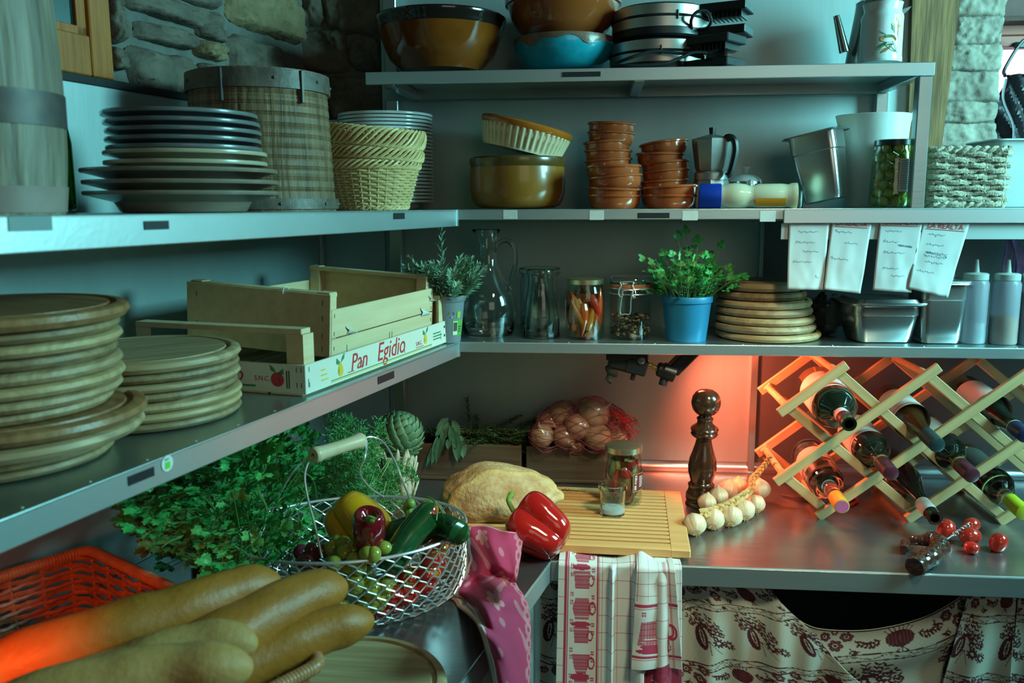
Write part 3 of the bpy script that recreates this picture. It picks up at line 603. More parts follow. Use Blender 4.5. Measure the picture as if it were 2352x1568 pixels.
b.build('label', mat('orange_label', (.60, .24, .01), .4), o).rotation_euler = (R(52), 0, 0)
# ribbed shot glasses
pf = PY(-.2)
for px, d, lb in ((1832, 0, 'small ribbed shot glass standing beside the lying bottle cap end'),):
    P = prof(pf, px, Z_MID, [(11, 477), (12, 474), (13.5, 428)]); b = MB(); o = thing('shot_glass', 'little ribbed shot glass between sauce bottle and tilted steel pan', 'glass', base(pf, px, Z_MID+.0005))
    b.lathe(shell(P, .0015), 36, wob=lambda a, z, r: 1+.03*math.sin(a*12)); b.build('glass', M['glass'], o)
# tilted deep steel pan
def rrect(w, d, r, n=5):
    out = []
    for cx_, cy_, a in ((w/2-r, d/2-r, 0), (-w/2+r, d/2-r, 90), (-w/2+r, -d/2+r, 180), (w/2-r, -d/2+r, 270)):
        for i in range(n+1): t = R(a+90*i/n); out.append((cx_+r*math.cos(t), cy_+r*math.sin(t)))
    return out
def loft(bm, rings, m=0, capb=True):
    n = len(rings[0]); V = [p for rg in rings for p in rg]; F = []
    for k in range(len(rings)-1):
        for i in range(n): F.append((k*n+i, k*n+(i+1) % n, (k+1)*n+(i+1) % n, (k+1)*n+i))
    if capb: F.append(tuple(range(n-1, -1, -1)))
    bm.add(V, F, m)
def ring(w, d, r, z): return [Vector((x, y, z)) for x, y in rrect(w, d, r)]
def gastro(bm, w, d, h, tap=.8, r=.018, fl=.012, step=True):
    def q(f, z, dr=0): return ring(w*f-dr, d*f-dr, max(r*f, .004), z)
    R_ = [q(tap*.86, 0), q(tap*.95, .002), q(tap, .010), q(tap+(1-tap)*.72, h*.70)]
    if step: R_ += [q(tap+(1-tap)*.72, h*.72), q(tap+(1-tap)*.72+.035, h*.735), q(.98, h-.004)]
    else: R_ += [q(.985, h-.004)]
    R_ += [q(1, h-.001), ring(w+fl*1.6, d+fl*1.6, r+.006, h), ring(w+fl*2, d+fl*2, r+.008, h-.002), ring(w+fl*1.7, d+fl*1.7, r+.006, h+.0012), q(.985, h+.001), q(tap*.97, .012), q(tap*.84, .003)]
    loft(bm, R_); n = len(R_[0]); k = len(bm.v)-n; bm.f.append(tuple(range(k, k+n))); bm.m.append(0)
zl = pf(1857, 340).z-Z_MID
o = thing('steel_pan', 'deep steel food pan tilted to one side in front of the white jug', 'pan', at_y(1898, 476, -.19)*1, (R(2), R(-11.5), R(-30))); o.location.z = Z_MID+.016
b = MB(); gastro(b, .098, .096, .142, .80, .016); b.build('pan', M['pan_steel'], o)
# white translucent jug
pf = PY(-.12); s = mpp(pf(2000, 380)); M['frost'] = mat('frosted_white_plastic', (.82, .88, .85), .4, sss=.3, trans=.35)
o = thing('plastic_jug', 'large translucent white plastic jug behind the olive jar', 'jug', base(pf, 2000, Z_MID+.0005))
def jugw(a, z, r):
    k = max(0, -math.cos(a))**6                            # spout towards -X
    return 1+.22*k*max(0, (z-.125)/.085)
Hj = pf(2000, 266).z-Z_MID
P = [(52*s, 0), (56*s, .004), (66*s, Hj*.5), (70*s, Hj-.06), (72*s, Hj-.03), (75*s, Hj)]
b = MB(); b.lathe(shell(P, .0022), 64, wob=jugw); b.build('body', M['frost'], o)
b = MB(); b.tube(smooth_path([(72*s, -.01, Hj-.004), (92*s, -.012, Hj-.008), (95*s, -.012, Hj-.06), (90*s, -.012, Hj-.12), (80*s, -.01, Hj-.145), (68*s, -.01, Hj-.15)], 6), .0085, 8, flat=1.3); b.build('handle', M['frost'], o)
# olive jar
pf = PY(-.225); s = mpp(pf(2044, 400)); cj = base(pf, 2044, Z_MID+.0005)
o = thing('olive_jar', 'glass jar of green olives with dark green lid', 'jar', cj)
P = prof(pf, 2044, Z_MID, [(40, 477), (45, 473), (48, 462), (47.5, 440), (46, 380), (44.5, 352), (41, 343), (40, 334)])
b = MB(); b.lathe(shell(P, .0018), 48); b.build('jar', M['jarglass'], o)
b = MB(); b.lathe([(0, pf(2044, 322).z-Z_MID)]+prof(pf, 2044, Z_MID, [(39, 322), (42, 323.5), (42, 335), (40, 337)]), 48); b.build('lid', mat('dark_green_lid', (.008, .055, .05), .35), o)
b = MB(); zz = [pf(2044, y).z-Z_MID for y in (441, 367)]
def rj(z): return 48.3*s+.0004
b.grid(lambda u, v: Vector((rj(0)*math.cos(R(-91+60*u)), rj(0)*math.sin(R(-91+60*u)), zz[0]+(zz[1]-zz[0])*v)), 14, 4); lb = b.build('label', mat('jar_label', (.48, .55, .54), .5), o)
b = MB(); RJ = rj(0)+.0004
for i in range(16):
    z = zz[1]-.004-i*(zz[1]-zz[0]-.008)/15.5; a1 = rnd(-42, -35)
    b.grid(lambda u, v: Vector((RJ*math.cos(R(-87+(a1+87)*u)), RJ*math.sin(R(-87+(a1+87)*u)), z-.0009*v)), 8, 1)
b.build('print', mat('print_dark', (.05, .07, .07), .6), lb)
ol = MB(); ol.ball((0, 0, 0), (.0105, .0105, .0118), 14, 9); olm = mat('green_olive', (.19, .26, .035), .3, c2=(.30, .36, .07), sc=60, coat=.5)
pm = None; lay = 0
for lay in range(7):
    n = 8
    for k in range(n):
        a = TAU*(k+.5*(lay % 2))/n; rr = 32*s
        if pm is None: q = pm = ol.build('olive', olm)
        else: q = pm.copy(); COL.objects.link(q)
        q.location = cj+Vector((rr*math.cos(a), rr*math.sin(a), .0135+lay*.0178)); q.rotation_euler = (rnd(0, 3), rnd(0, 3), 0); q.scale = [rnd(.88, 1.02)]*3
        tag(q, 'green olive packed in the lidded glass jar', 'olive', 'green olives in the glass jar')
# rope basket, rectangular
def woven_rect(bm, w, d, h, rows, rt, nst, tw=0, flare=0, amp=.8):
    per = rrect(w, d, min(w, d)*.12, 4); path = []
    for i in range(len(per)):
        a, b2 = Vector((*per[i], 0)), Vector((*per[(i+1) % len(per)], 0)); n = max(1, int((b2-a).length/.006))
        for j in range(n): path.append(a.lerp(b2, j/n))
    tot = sum((path[i]-path[i-1]).length for i in range(len(path))); acc = 0; par = []
    for i in range(len(path)):
        par.append(acc/tot); acc += (path[(i+1) % len(path)]-path[i]).length
    def at(i, off, z):
        p = path[i]; t = (path[(i+1) % len(path)]-path[i-1]).normalized(); nn = Vector((t.y, -t.x, 0)); k = 1+flare*z/h; return Vector((p.x*k, p.y*k, z))+nn*off
    for r_ in range(rows):
        z = rt*1.2+(h-2.4*rt)*r_/(rows-1)
        pts = [at(i, amp*rt*math.sin(TAU*par[i]*nst/2+PI*r_), z+.15*rt*math.sin(i*1.7+r_*2.1)) for i in range(len(path))]
        bm.tube(pts, [rt*(.92+.16*math.sin(i*2.3+r_)) for i in range(len(path))], 6, closed=True)
    idx = [min(range(len(par)), key=lambda i: abs(par[i]-k/nst)) for k in range(nst)]
    for i in idx: bm.tube([at(i, 0, z*h/6) for z in range(7)], rt*.75, 6)
    return at, par, path
yb = -.24; a, c = at_y(2131, 477, yb), at_y(2318, 477, yb); hh = at_y(2225, 336, yb).z-Z_MID; wB = c.x-a.x; dB = .13
M['rope'] = mat('seagrass_rope', (.20, .17, .12), .75, c2=(.42, .38, .28), sc=70, bump=.8, bsc=220, amt=.7)
o = thing('rope_basket', 'rectangular basket woven from thick grey-beige seagrass rope', 'basket', ((a.x+c.x)/2, yb+dB/2, Z_MID))
b = MB(); at_f, par, path = woven_rect(b, wB-.012, dB-.012, hh-.008, 10, .0062, 14, flare=.03); b.build('weave', M['rope'], o)
def rope_rim(z, r, k=1.):
    bm = MB(); n = len(path); st = [[], []]
    tot = 0
    for i in range(n):
        for j in range(2):
            ph = TAU*par[i]*15+PI*j; p = path[i]*k; t = (path[(i+1) % n]-path[i-1]).normalized(); nn = Vector((t.y, -t.x, 0)); st[j].append(Vector((p.x, p.y, z))+nn*r*.62*math.cos(ph)+Vector((0, 0, r*.62*math.sin(ph))))
    for j in range(2): bm.tube(st[j], r*.72, 6, closed=True)
    return bm
rope_rim(hh-.007, .0072, 1.03).build('rim', M['rope'], o); rope_rim(.0075, .0068).build('foot_rim', M['rope'], o)
b = MB(); b.box((0, 0, .004), (wB-.02, dB-.02, .005)); b.build('bottom', M['rope'], o)
# pale tub behind the basket
a = at_y(2246, 325, -.12); c = at_y(2262, 318, -.16); o = thing('storage_tub', 'big pale plastic tub half hidden behind the rope basket', 'tub', (a.x+.13, -.105, Z_MID))
b = MB(); gastro(b, .235, .15, at_y(2300, 320, -.18).z-Z_MID, .86, .02, .008, False); b.build('tub', mat('pale_tub_plastic', (.40, .46, .46), .4), o)
# dark jacket-like bag hanging at the window and a clip above it
p = at_y(2345, 250, .26); o = thing('hanging_bag', 'black quilted bag hanging in front of the bright window', 'bag', p)
b = MB(); b.grid(lambda u, v: Vector(((u-.5)*(.095+.05*(1-v))-.012*(1-v)+.01*math.sin(v*9)*(u < .1), -.03*math.sin(PI*u)+.006*math.sin(u*25+v*18), (v-.5)*.165)), 24, 20); b.build('bag', mat('black_quilted_nylon', (.012, .013, .016), .35, c2=(.04, .04, .05), sc=80, bump=.7), o, solid=.004)
b = MB(); b.tube(smooth_path([(-.055, -.03, .07), (-.06, -.035, .02), (-.035, -.04, -.04), (-.03, -.04, -.085)], 6), .006, 6, flat=.4); b.build('strap', mat('reflective_strap', (.15, .15, .17), .35), o)
b = MB(); b.tube(smooth_path([(-.045, 0, .08), (-.05, -.01, .10), (0, 0, .17), (.04, 0, .09)], 6), .004, 6); b.build('hanging_loop', M['black'], o)
p = at_y(2345, 104, .31); o = thing('window_clip', 'small dark green clip on the bright window glass', 'clip', p); b = MB(); b.box((0, 0, 0), (.035, .012, .016), bev=.003); b.ball((-.012, -.008, 0), .006, 10, 6); b.build('clip', mat('dark_green_plastic', (.02, .05, .045), .4), o)

# --- upper left shelf
pf = PO(-.40)
M['keg'] = wood('pale_grey_cask_wood', (.075, .060, .040), (.30, .27, .20), 16, 2, .55, .4)
s = mpp(at_l(60, 400, -.40)); ck = at_l(-28, 480, -.40); ck.z = Z_MID
o = thing('wooden_cask', 'small pale wooden cask standing at the left end of upper shelf', 'cask', ck)
b = MB(); z1 = .42; rk = 168*s
ks = lambda z: rk*(1-.26*((z-.12)/.30)**2 if z > .12 else 1-.09*((.12-z)/.12)**2)
def stw(n): return lambda a, z, r: 1-.010*max(0, 1-abs(((a*n/TAU) % 1)-.5)*14)
pk = [(0, 0), (ks(0), 0)]+[(ks(z1*i/16), z1*i/16) for i in range(1, 17)]+[(0, z1)]; b.lathe(pk, 180, wob=stw(16)); b.build('staves', M['keg'], o)
for z0, z2, m in ((.003, .032, mat('rusty_band', (.19, .13, .11), .5, c2=(.26, .20, .17), sc=20)), (.098, .135, M['iron']), (.30, .335, M['iron'])):
    b = MB(); b.lathe([(ks(z0)-.001, z0), (ks(z0)+.0015, z0), (ks(z2)+.0015, z2), (ks(z2)-.001, z2)], 72); b.build('hoop', m, o)
pf = PO(-.56); o, bd, P = lathe_thing('glass_bottle', 'green glass bottle half hidden behind the small cask', 'bottle', pf, 137, Z_MID, [(30, 484), (36, 480), (37, 470), (36, 330), (30, 290), (14, 240), (13, 190)], M['glassg'], .003)
# plates
def plate_prof(r, h, rim=.3, foot=.62, t=.004):
    t2 = t*1.6; return [(0, .0015), (r*foot, 0), (r*foot+.004, .002), (r*(1-rim), h*.5), (r*.965, h-t2*.8), (r*.992, h-t2*.75), (r, h-t2*.3), (r*.994, h+t2*.1), (r*.97, h+t*.1), (r*(1-rim)-.003, h*.55+t*.6), (r*foot, t+.001), (0, t+.001)]
pf = PO(-.40); cp = base(pf, 425, Z_MID); s = mpp(cp)
def plates(c, z, spec, nm, grp, lab, m, n=64):
    first = None; N = len(spec); 
    for k, (r, h, step, dx) in enumerate(spec):
        if first is None or first[1] != (r, h): b = MB(); b.lathe(plate_prof(r, h), n); q = b.build(nm, m); first = (q, (r, h))
        else: q = first[0].copy(); COL.objects.link(q)
        q.location = (c[0]+dx, c[1], z); z += step
        w_ = 'bottom' if k == 0 else 'topmost' if k == N-1 else (ordn+['tenth', 'eleventh', 'twelfth'])[N-1-k]+' from the top' if N-1-k < 12 else None
        tag(q, lab(k, w_), 'plate', grp)
    return z
zp = lambda py: at_l(425, py, -.40).z
z = plates(cp, Z_MID+.0005, [(.139, .030, .0155, 0), (.139, .030, .0165, .0), (.139, .030, .016, -.002)], 'dinner_plate', 'large brown plates under the grey ones', lambda k, w_: ('bottom', 'middle', 'upper')[k]+' of three wide brown plates at the stack foot', M['brown_ware'])
z = plates(cp+Vector((.008, 0, 0)), z+.001, [(.1155, .024, .014, 0), (.1155, .024, .012, 0)], 'dinner_plate', 'beige plates in the mixed stack', lambda k, w_: ('lower', 'upper')[k]+' of two beige plates below the grey plates', M['beige_glaze'])
z = plates(cp+Vector((.004, 0, 0)), z-.001, [(.110, .020, .0118, .003), (.110, .020, .0122, .002), (.110, .020, .0122, .003), (.110, .020, .0125, .001), (.110, .020, .0125, -.002)], 'dinner_plate', 'grey plates on top of the mixed stack', lambda k, w_: w_+' of five slate grey plates in the mixed stack', M['grey_glaze'])
# stave bucket
pf = PO(-.47); s = mpp(at_l(607, 380, -.47)); cb = base(pf, 607, Z_MID); H = pf(607, 178).z-Z_MID
o = thing('stave_bucket', 'old wooden stave tub with iron bands standing upside down', 'tub', cb, (0, 0, .4))
r0, r1 = 163*s, 150*s; rr = lambda z: r0+(r1-r0)*z/H
b = MB(); b.lathe([(0, .004), (rr(0), 0)]+[(rr(z)-.0016*(i % 9 in (0, 2) and 12 < i < 104)-.0008*(i % 13 == 5), z) for i, z in enumerate([H*k/120 for k in range(121)])]+[(rr(H)-.014, H), (rr(H)-.014, H-.02), (0, H-.02)], 220, wob=stw(15)); b.build('staves', M['old_wood'], o)
for z0, z2 in ((H-.034, H-.002), (.004, .022)):
    b = MB(); b.lathe([(rr(z0)+.001, z0), (rr(z0)+.0055, z0), (rr(z2)+.0055, z2), (rr(z2)+.001, z2)], 80); q = b.build('band', mat('old_band_wood', (.05, .042, .032), .5, .1, (.13, .11, .085), 45, bump=.4), o)
    b = MB(); zz = (z0+z2)/2
    for i in range(9): a = TAU*i/9; b.ball(((rr(zz)+.006)*math.cos(a), (rr(zz)+.006)*math.sin(a), zz), .003, 8, 5)
    b.build('nails', M['iron'], q)['kind'] = 'stuff'
b = MB()
for a in (-2.1, -1.0): b.box(((rr(H)+.007)*math.cos(a), (rr(H)+.007)*math.sin(a), H-.03), (.006, .006, .055), Matrix.Rotation(a, 3, 'Z'), .001)
b.build('strap', M['iron'], o)
# wicker bread baskets, nested
M['wicker'] = mat('pale_wicker', (.46, .31, .12), .5, c2=(.72, .53, .26), sc=45, bump=.3, amt=.6)
def round_basket(r0, r1, h, rows, nst, rt=.0026, rim=True):
    b = MB(); n = nst*6
    for k in range(rows):
        f = k/(rows-1); z = .003+(h-.006)*f; r = r0+(r1-r0)*f**.8
        b.tube([((r+.8*rt*math.cos(nst/2*TAU*i/n+PI*k))*math.cos(TAU*i/n), (r+.8*rt*math.cos(nst/2*TAU*i/n+PI*k))*math.sin(TAU*i/n), z) for i in range(n)], rt, 5, closed=True, flat=1.15)
    for i in range(nst):
        a = TAU*i/nst; b.tube([((r0+(r1-r0)*(j/5)**.8)*math.cos(a), (r0+(r1-r0)*(j/5)**.8)*math.sin(a), h*j/5) for j in range(6)], rt*.8, 5)
    b.lathe([(0, .001), (r0, .001), (r0, .004), (0, .004)], 30)
    return b
def braid_rim(r, z, th, strands=5, turns=9, h=.016):
    b = MB(); n = 150
    for s_ in range(strands):
        ph = TAU*s_/strands
        b.tube([((r+th*1.4*math.cos(turns*TAU*i/n+ph))*math.cos(TAU*i/n), (r+th*1.4*math.cos(turns*TAU*i/n+ph))*math.sin(TAU*i/n), z+h/2*math.sin(turns*TAU*i/n+ph)) for i in range(n)], th, 5, closed=True)
    return b
pf = PO(-.375); s = mpp(at_l(860, 400, -.375)); cb = base(pf, 856, Z_MID); zt = lambda py: pf(860, py).z-Z_MID
o = thing('wicker_basket', 'lowest of three nested pale wicker baskets beside the white plates', 'basket', cb, group='nested wicker baskets')
round_basket(78*s, 106*s, zt(380), 17, 32).build('weave', M['wicker'], o); braid_rim(107*s, zt(381), .0028).build('rim', M['wicker'], o); braid_rim(80*s, .006, .002, 3, 12, .006).build('foot_rim', M['wicker'], o)
o = thing('wicker_basket', 'middle one of three nested pale wicker baskets, tilted', 'basket', cb+Vector((0, 0, zt(420))), (R(2), R(3), .5), group='nested wicker baskets')
round_basket(84*s, 108*s, zt(352)-zt(420), 9, 32).build('weave', M['wicker'], o); braid_rim(110*s, zt(354)-zt(420), .0030, 6, 8, .022).build('rim', M['wicker'], o)
o = thing('wicker_basket', 'topmost of three nested pale wicker baskets, thick braided rim', 'basket', cb+Vector((0, 0, zt(385))), (R(4), R(5), .2), group='nested wicker baskets')
round_basket(86*s, 110*s, zt(310)-zt(385), 9, 32).build('weave', M['wicker'], o); braid_rim(112*s, zt(314)-zt(385), .0034, 7, 7, .034).build('rim', M['wicker'], o)
# white plates: 25 in a stack
pf = PO(-.445); cw = base(pf, 890, Z_MID); s = mpp(pf(890, 380)); zT = pf(890, 268).z-Z_MID; n = 25; st = (zT-.02)/(n-1)
def words(k):
    tens = {20: 'twentieth', 21: 'twenty-first', 22: 'twenty-second', 23: 'twenty-third', 24: 'twenty-fourth', 25: 'twenty-fifth'}
    teen = ['first', 'second', 'third', 'fourth', 'fifth', 'sixth', 'seventh', 'eighth', 'ninth', 'tenth', 'eleventh', 'twelfth', 'thirteenth', 'fourteenth', 'fifteenth', 'sixteenth', 'seventeenth', 'eighteenth', 'nineteenth']
    return teen[k-1] if k < 20 else tens[k]
plates(cw, Z_MID+.0005, [(107.5*s, .021, st, 0.0006*math.sin(i*2.7)) for i in range(n)], 'dinner_plate', 'tall stack of white plates', lambda k, w_: ('bottom' if k == 0 else 'topmost' if k == n-1 else words(n-k)+' from the top')+' white plate of the tall stack behind wicker baskets', M['white_glaze'], 56)
# ================================================================== left lower shelf: boards and crates
def board_prof(r, h):                                    # round board with a juice groove near the rim
    return [(0, 0), (r*.90, 0), (r*.965, h*.12), (r, h*.5), (r*.985, h*.85), (r*.95, h), (r*.90, h), (r*.885, h*.72), (r*.85, h*.72), (r*.838, h), (0, h)]
def board_stack(c, z, spec, nm, grp, lab, mats, n=72):
    N = len(spec)
    for k, (r, h, dx, dy, mi) in enumerate(spec):
        b = MB(); b.lathe(board_prof(r, h), n); o = b.build(nm, mats[mi]); o.location = (c[0]+dx, c[1]+dy, z); o.rotation_euler = (rnd(-.004, .004), rnd(-.004, .004), rnd(0, 6)); z += h+.0007
        tag(o, lab(k, N), 'board', grp)
    return z
M['board_o'] = wood('orange_brown_board', (.17, .07, .022), (.36, .19, .08), 16, 0, .4, .15)
M['board_p'] = wood('pale_beech_board', (.30, .19, .085), (.56, .40, .20), 16, 0, .5, .2)
BM = [M['board'], M['board_dark'], M['board_o'], M['board_p']]
def lab(stack):
    return lambda k, N: (('bottom' if k == 0 else 'topmost' if k == N-1 else words(N-k)+' from the top')+' round wooden board of the '+stack)
cA = L3(-1.325, -.385, 0)
board_stack(cA, Z_LOW+.0008, [(.128, .0125, -.012, -.0, 1), (.130, .0125, -.010, 0, 0), (.149, .0165, .004, .002, 0), (.150, .0165, .006, .004, 2), (.128, .0135, -.008, 0, 0), (.132, .0135, 0, 0, 0), (.134, .014, .002, 0, 3), (.134, .014, .0, 0, 0), (.131, .014, -.002, 0, 1), (.134, .0135, .002, 0, 3), (.132, .013, .002, 0, 1), (.143, .017, .003, 0, 2)],
            'round_board', 'tall nearest stack of round boards', lab('tall stack at left front'), BM)
cB = L3(-1.095, -.385, 0)
board_stack(cB, Z_LOW+.0008, [(.130, .0122, .0, 0, 1), (.131, .012, .0, 0, 3), (.130, .012, .002, 0, 3), (.127, .0122, -.001, 0, 1), (.130, .012, .001, 0, 0), (.130, .0125, 0, 0, 1), (.132, .0155, .001, 0, 0)],
            'round_board', 'second stack of round boards beside the crates', lab('stack beside the fruit crates'), BM)
# crates: local x along the shelf edge (LD), y towards the room (LN), z up
MC = Matrix((LD, -LN, Vector((0, 0, 1)))).transposed()   # y runs back to the wall; the helpers below take y towards the room
def cratebox(bm, x0, x1, y0, y1, z0, z1, m=0): bm.box(((x0+x1)/2, -(y0+y1)/2, (z0+z1)/2), (abs(x1-x0), abs(y1-y0), abs(z1-z0)), None, .0008, m)
LX = Matrix((Vector((1, 0, 0)), Vector((0, 0, 1)), Vector((0, -1, 0)))).transposed()
pal = mat('printed_pale_crate', (.62, .60, .50), .55, c2=(.70, .67, .55), sc=8, stretch=(.1, 1, 1))
red_i = mat('red_ink', (.52, .035, .035), .5); grn_i = mat('green_ink', (.03, .22, .09), .5); yel_i = mat('yellow_ink', (.70, .48, .03), .5)
def staples(b, par):
    for k in range(len(b.v)//24): q = MB(); q.add(b.v[k*24:k*24+24], [tuple(i-k*24 for i in f) for f in b.f if k*24 <= f[0] < k*24+24]); q.build('staple', M['staple'], par)
M['staple'] = mat('steel_staple', (.06, .055, .05), .4, .8)
# lower crate: printed low sides, corner posts, rail across the near end
o1 = thing('fruit_crate', 'lower fruit crate with red printed lettering on pale low sides', 'crate', L3(-.93, -.228, Z_LOW+.003), group='wooden fruit crates on the left shelf')
o1.rotation_euler = MC.to_euler(); Lc, Wc, Hc = .555, .325, .046
def lowside(nm, x0, x1, y0, y1, z0, z1, m): b = MB(); cratebox(b, x0, x1, y0, y1, z0, z1); return b.build(nm, m, o1)
sf = lowside('side', 0, Lc, -.004, 0, 0, Hc, pal); sn = lowside('side', 0, .004, -Wc, -.004, 0, Hc, pal); lowside('side', Lc-.004, Lc, -Wc, -.004, 0, Hc, pal); lowside('side', 0, Lc, -Wc-.004, -Wc, 0, Hc, pal)
for x, y in ((.019, -.019), (Lc-.019, -.019), (.019, -Wc+.019), (Lc-.019, -Wc+.019)):
    b = MB(); sx = 1 if x < .1 else -1; sy = -1 if y > -.1 else 1; px_ = x-sx*.014; py_ = y-sy*.014; b.prism([(px_, -py_), (px_+sx*.030, -py_), (px_, -py_-sy*.030)], .092); b.build('corner_post', M['crate'], o1)
for x in (.016, Lc-.016): lowside('end_rail', x-.013, x+.013, -Wc+.006, -.006, .0925, .101, M['crate'])
for k in range(5): lowside('bottom_slat', .0, Lc, -.006-k*.064-.058, -.006-k*.064, -.0025, .0005, M['crate'])
b = MB()
for x in (.008, Lc*.32, Lc*.62, Lc*.93): cratebox(b, x-.0005, x+.0005, 0, .0007, .010, .024)
for z in (.010, .034): cratebox(b, .010, .0112, 0, .0007, z, z+.008); cratebox(b, -.0007, 0, -.016, -.0148, z, z+.008); cratebox(b, -.0007, 0, -.008, -.0068, z, z+.008)
staples(b, o1)
FR_ = Matrix(((1, 0, 0), (0, 0, -1), (0, 1, 0))); NR2 = Matrix(((0, 0, -1), (-1, 0, 0), (0, 1, 0)))   # lettering on the room side, on the near end
def fruit(par, x, z, s, M_, loc_fn, pear=True):
    b = MB()
    def P(u, v): return loc_fn(x+u*s, z+v*s)
    body = [(.0, .9), (.35, .5), (.62, 0), (.62, -.5), (.3, -.9), (-.3, -.9), (-.62, -.5), (-.62, 0), (-.35, .5)] if pear else [(math.cos(a), math.sin(a)*.95) for a in [TAU*i/14 for i in range(14)]]
    b.poly([P(*q) for q in body], 0); b.poly([P(.1, .8), (P(.5, 1.5)), P(1.1, 1.9), P(.95, 1.2)], 1); b.poly([P(-.1, .9), P(-.9, 1.5), P(-1.0, .8), P(-.5, .6)], 1); b.poly([P(-.5, -.2), P(-.2, .4), P(-.35, -.7)], 2)
    return b.build('fruit_print', [yel_i if pear else red_i, grn_i, red_i], par)
front = lambda x, z: Vector((x, -.0006, z)); near = lambda y, z: Vector((-.0006, y, z))
text('Pan', 'lettering', red_i, sf, (.138, -.0004, .012), FR_, .041, shear=.25); text('Egidio', 'lettering', red_i, sf, (.232, -.0004, .012), FR_, .047, shear=.25); text('S.N.C.', 'lettering', red_i, sf, (.395, -.0004, .015), FR_, .011)
fruit(sf, .105, .022, .013, None, front); fruit(sf, .440, .024, .012, None, front)
b = MB(); cratebox(b, .075, .47, .0003, .0008, .0065, .0080, 0); cratebox(b, .075, .47, .0003, .0008, .0040, .0054, 1); cratebox(b, .128, .150, .0003, .0008, .0105, .0118, 2); cratebox(b, .395, .43, .0003, .0008, .0105, .0118, 2)
for k in range(3): cratebox(b, .478, .515+.006*(k % 2), .0003, .0008, .026-k*.006, .0285-k*.006, 0)
for k in range(3): cratebox(b, .045, .058+.004*k, .0003, .0008, .029-k*.008, .031-k*.008, 1)
cratebox(b, .533, .538, .0003, .0008, .032, .037, 3); cratebox(b, .533, .538, .0003, .0008, .014, .019, 3)
b.build('line_print', [grn_i, yel_i, red_i, M['staple']], sf)
# seen from the near end the far (wall) side is on the left, so text runs towards +y
text('Pan Egidio', 'lettering', red_i, sn, (-.0004, .262, .015), NR2, .036, shear=.25); text('S.N.C.', 'lettering', red_i, sn, (-.0004, .092, .018), NR2, .011)
fruit(sn, .050, .021, .012, None, near, False)
b = MB(); cratebox(b, -.0008, -.0003, -.27, -.09, .0075, .0105, 0)
for k in range(2): cratebox(b, -.0008, -.0003, -.030-.004*k, -.028-.004*k, .008, .036, 1)
b.build('line_print', [grn_i, M['staple']], sn)
# upper crate: taller plain box, a little tilted back on the lower one's rails
o2 = thing('fruit_crate', 'upper plain fruit crate with high ends, set inside the lower one', 'crate', L3(-.815, -.250, Z_LOW+.041), group='wooden fruit crates on the left shelf')
o2.rotation_euler = (MC @ Matrix.Rotation(R(3.2), 3, 'X')).to_euler(); L2, W2 = .408, .285
def up(nm, x0, x1, y0, y1, z0, z1): b = MB(); cratebox(b, x0, x1, y0, y1, z0, z1); return b.build(nm, M['crate'], o2)
f1 = up('side', 0, L2, -.004, 0, .031, .079); f2 = up('side', 0, L2, -.004, 0, .0, .029); up('side', 0, L2, -W2, -W2+.004, .0, .075)
e1 = up('end', -.004, 0, -W2, -.001, .0, .104); e2 = up('end', L2, L2+.004, -W2, -.001, 0, .104)
up('bottom', 0, L2, -W2, -.004, .0, .003)
for x in (.0, L2-.026): up('end_rail', x+.001, x+.025, -W2+.004, -.005, .098, .1055)
for x in (.0125, L2-.0125):
    for y in (-.017, -W2+.017): up('corner_post', x-.0115, x+.0115, y-.0115, y+.0115, .004, .107)
b = MB()
for z in (.008, .030, .060, .085): cratebox(b, -.0047, -.004, -.016, -.0148, z, z+.009)
for z in (.01, .035, .065): cratebox(b, .007, .0082, 0, .0007, z, z+.007); cratebox(b, L2-.010, L2-.0088, 0, .0007, z, z+.007)
for z in (.03, .08): cratebox(b, -.0047, -.004, -W2+.02, -W2+.0212, z, z+.009)
for x in (.05, .21, .22): cratebox(b, x, x+.001, 0, .0008, -.002, .014)
staples(b, o2)
wp2 = mat('white_paper_scrap', (.62, .66, .64), .6)
for x, z, w_ in ((.058, .040, .012), (.362, .036, .017), (.395, .060, .010)):
    b = MB(); b.grid(lambda u, v: Vector((x+w_*(v-.5)*1.6+.004*math.sin(u*5), -.0008-.006*math.sin(u*PI)*(.4+v), z+w_*(u-.5)*1.1*(1-.5*v)-.006*v)), 6, 6, mf=None); b.build('paper_scrap', wp2, f1, solid=.0004)
b = MB(); b.tube(smooth_path([(-.006, .09, .099), (-.003, .09, .109), (.006, .09, .1095), (.012, .089, .106)], 4), .0012, 5); b.build('twine', mat('pale_twine', (.45, .5, .48), .7), o2)

# ================================================================== back lower shelf
def on_low(px, py, r=0):                                 # centre of a round thing whose front foot shows at (px, py)
    p = at_z(px, py, Z_LOW); d = Vector((p.x-CAM.x, p.y-CAM.y, 0)).normalized(); q = p+d*r; q.z = Z_LOW+.0005; return q
def zat(px, py, c): return at_y(px, py, c.y).z
def lprof(c, cx, pts): return prof(lambda a, b_: at_y(a, b_, c.y), cx, c.z, pts)
def glass_thing(name, label, cat, px, py, rpx, pts, t=.003, m=None, n=48, group=None, wob=None, part='glass'):
    c = on_low(px, py, rpx*.00094); o = thing(name, label, cat, c, group=group); P = [(r, max(z, 0)) for r, z in lprof(c, px, pts)]; P[0] = (P[0][0], 0)
    b = MB(); b.lathe(shell(P, t) if t else [(0, 0)]+P+[(0, P[-1][1])], n, wob=wob); b.build(part, m or M['glass'], o); return o, c, P
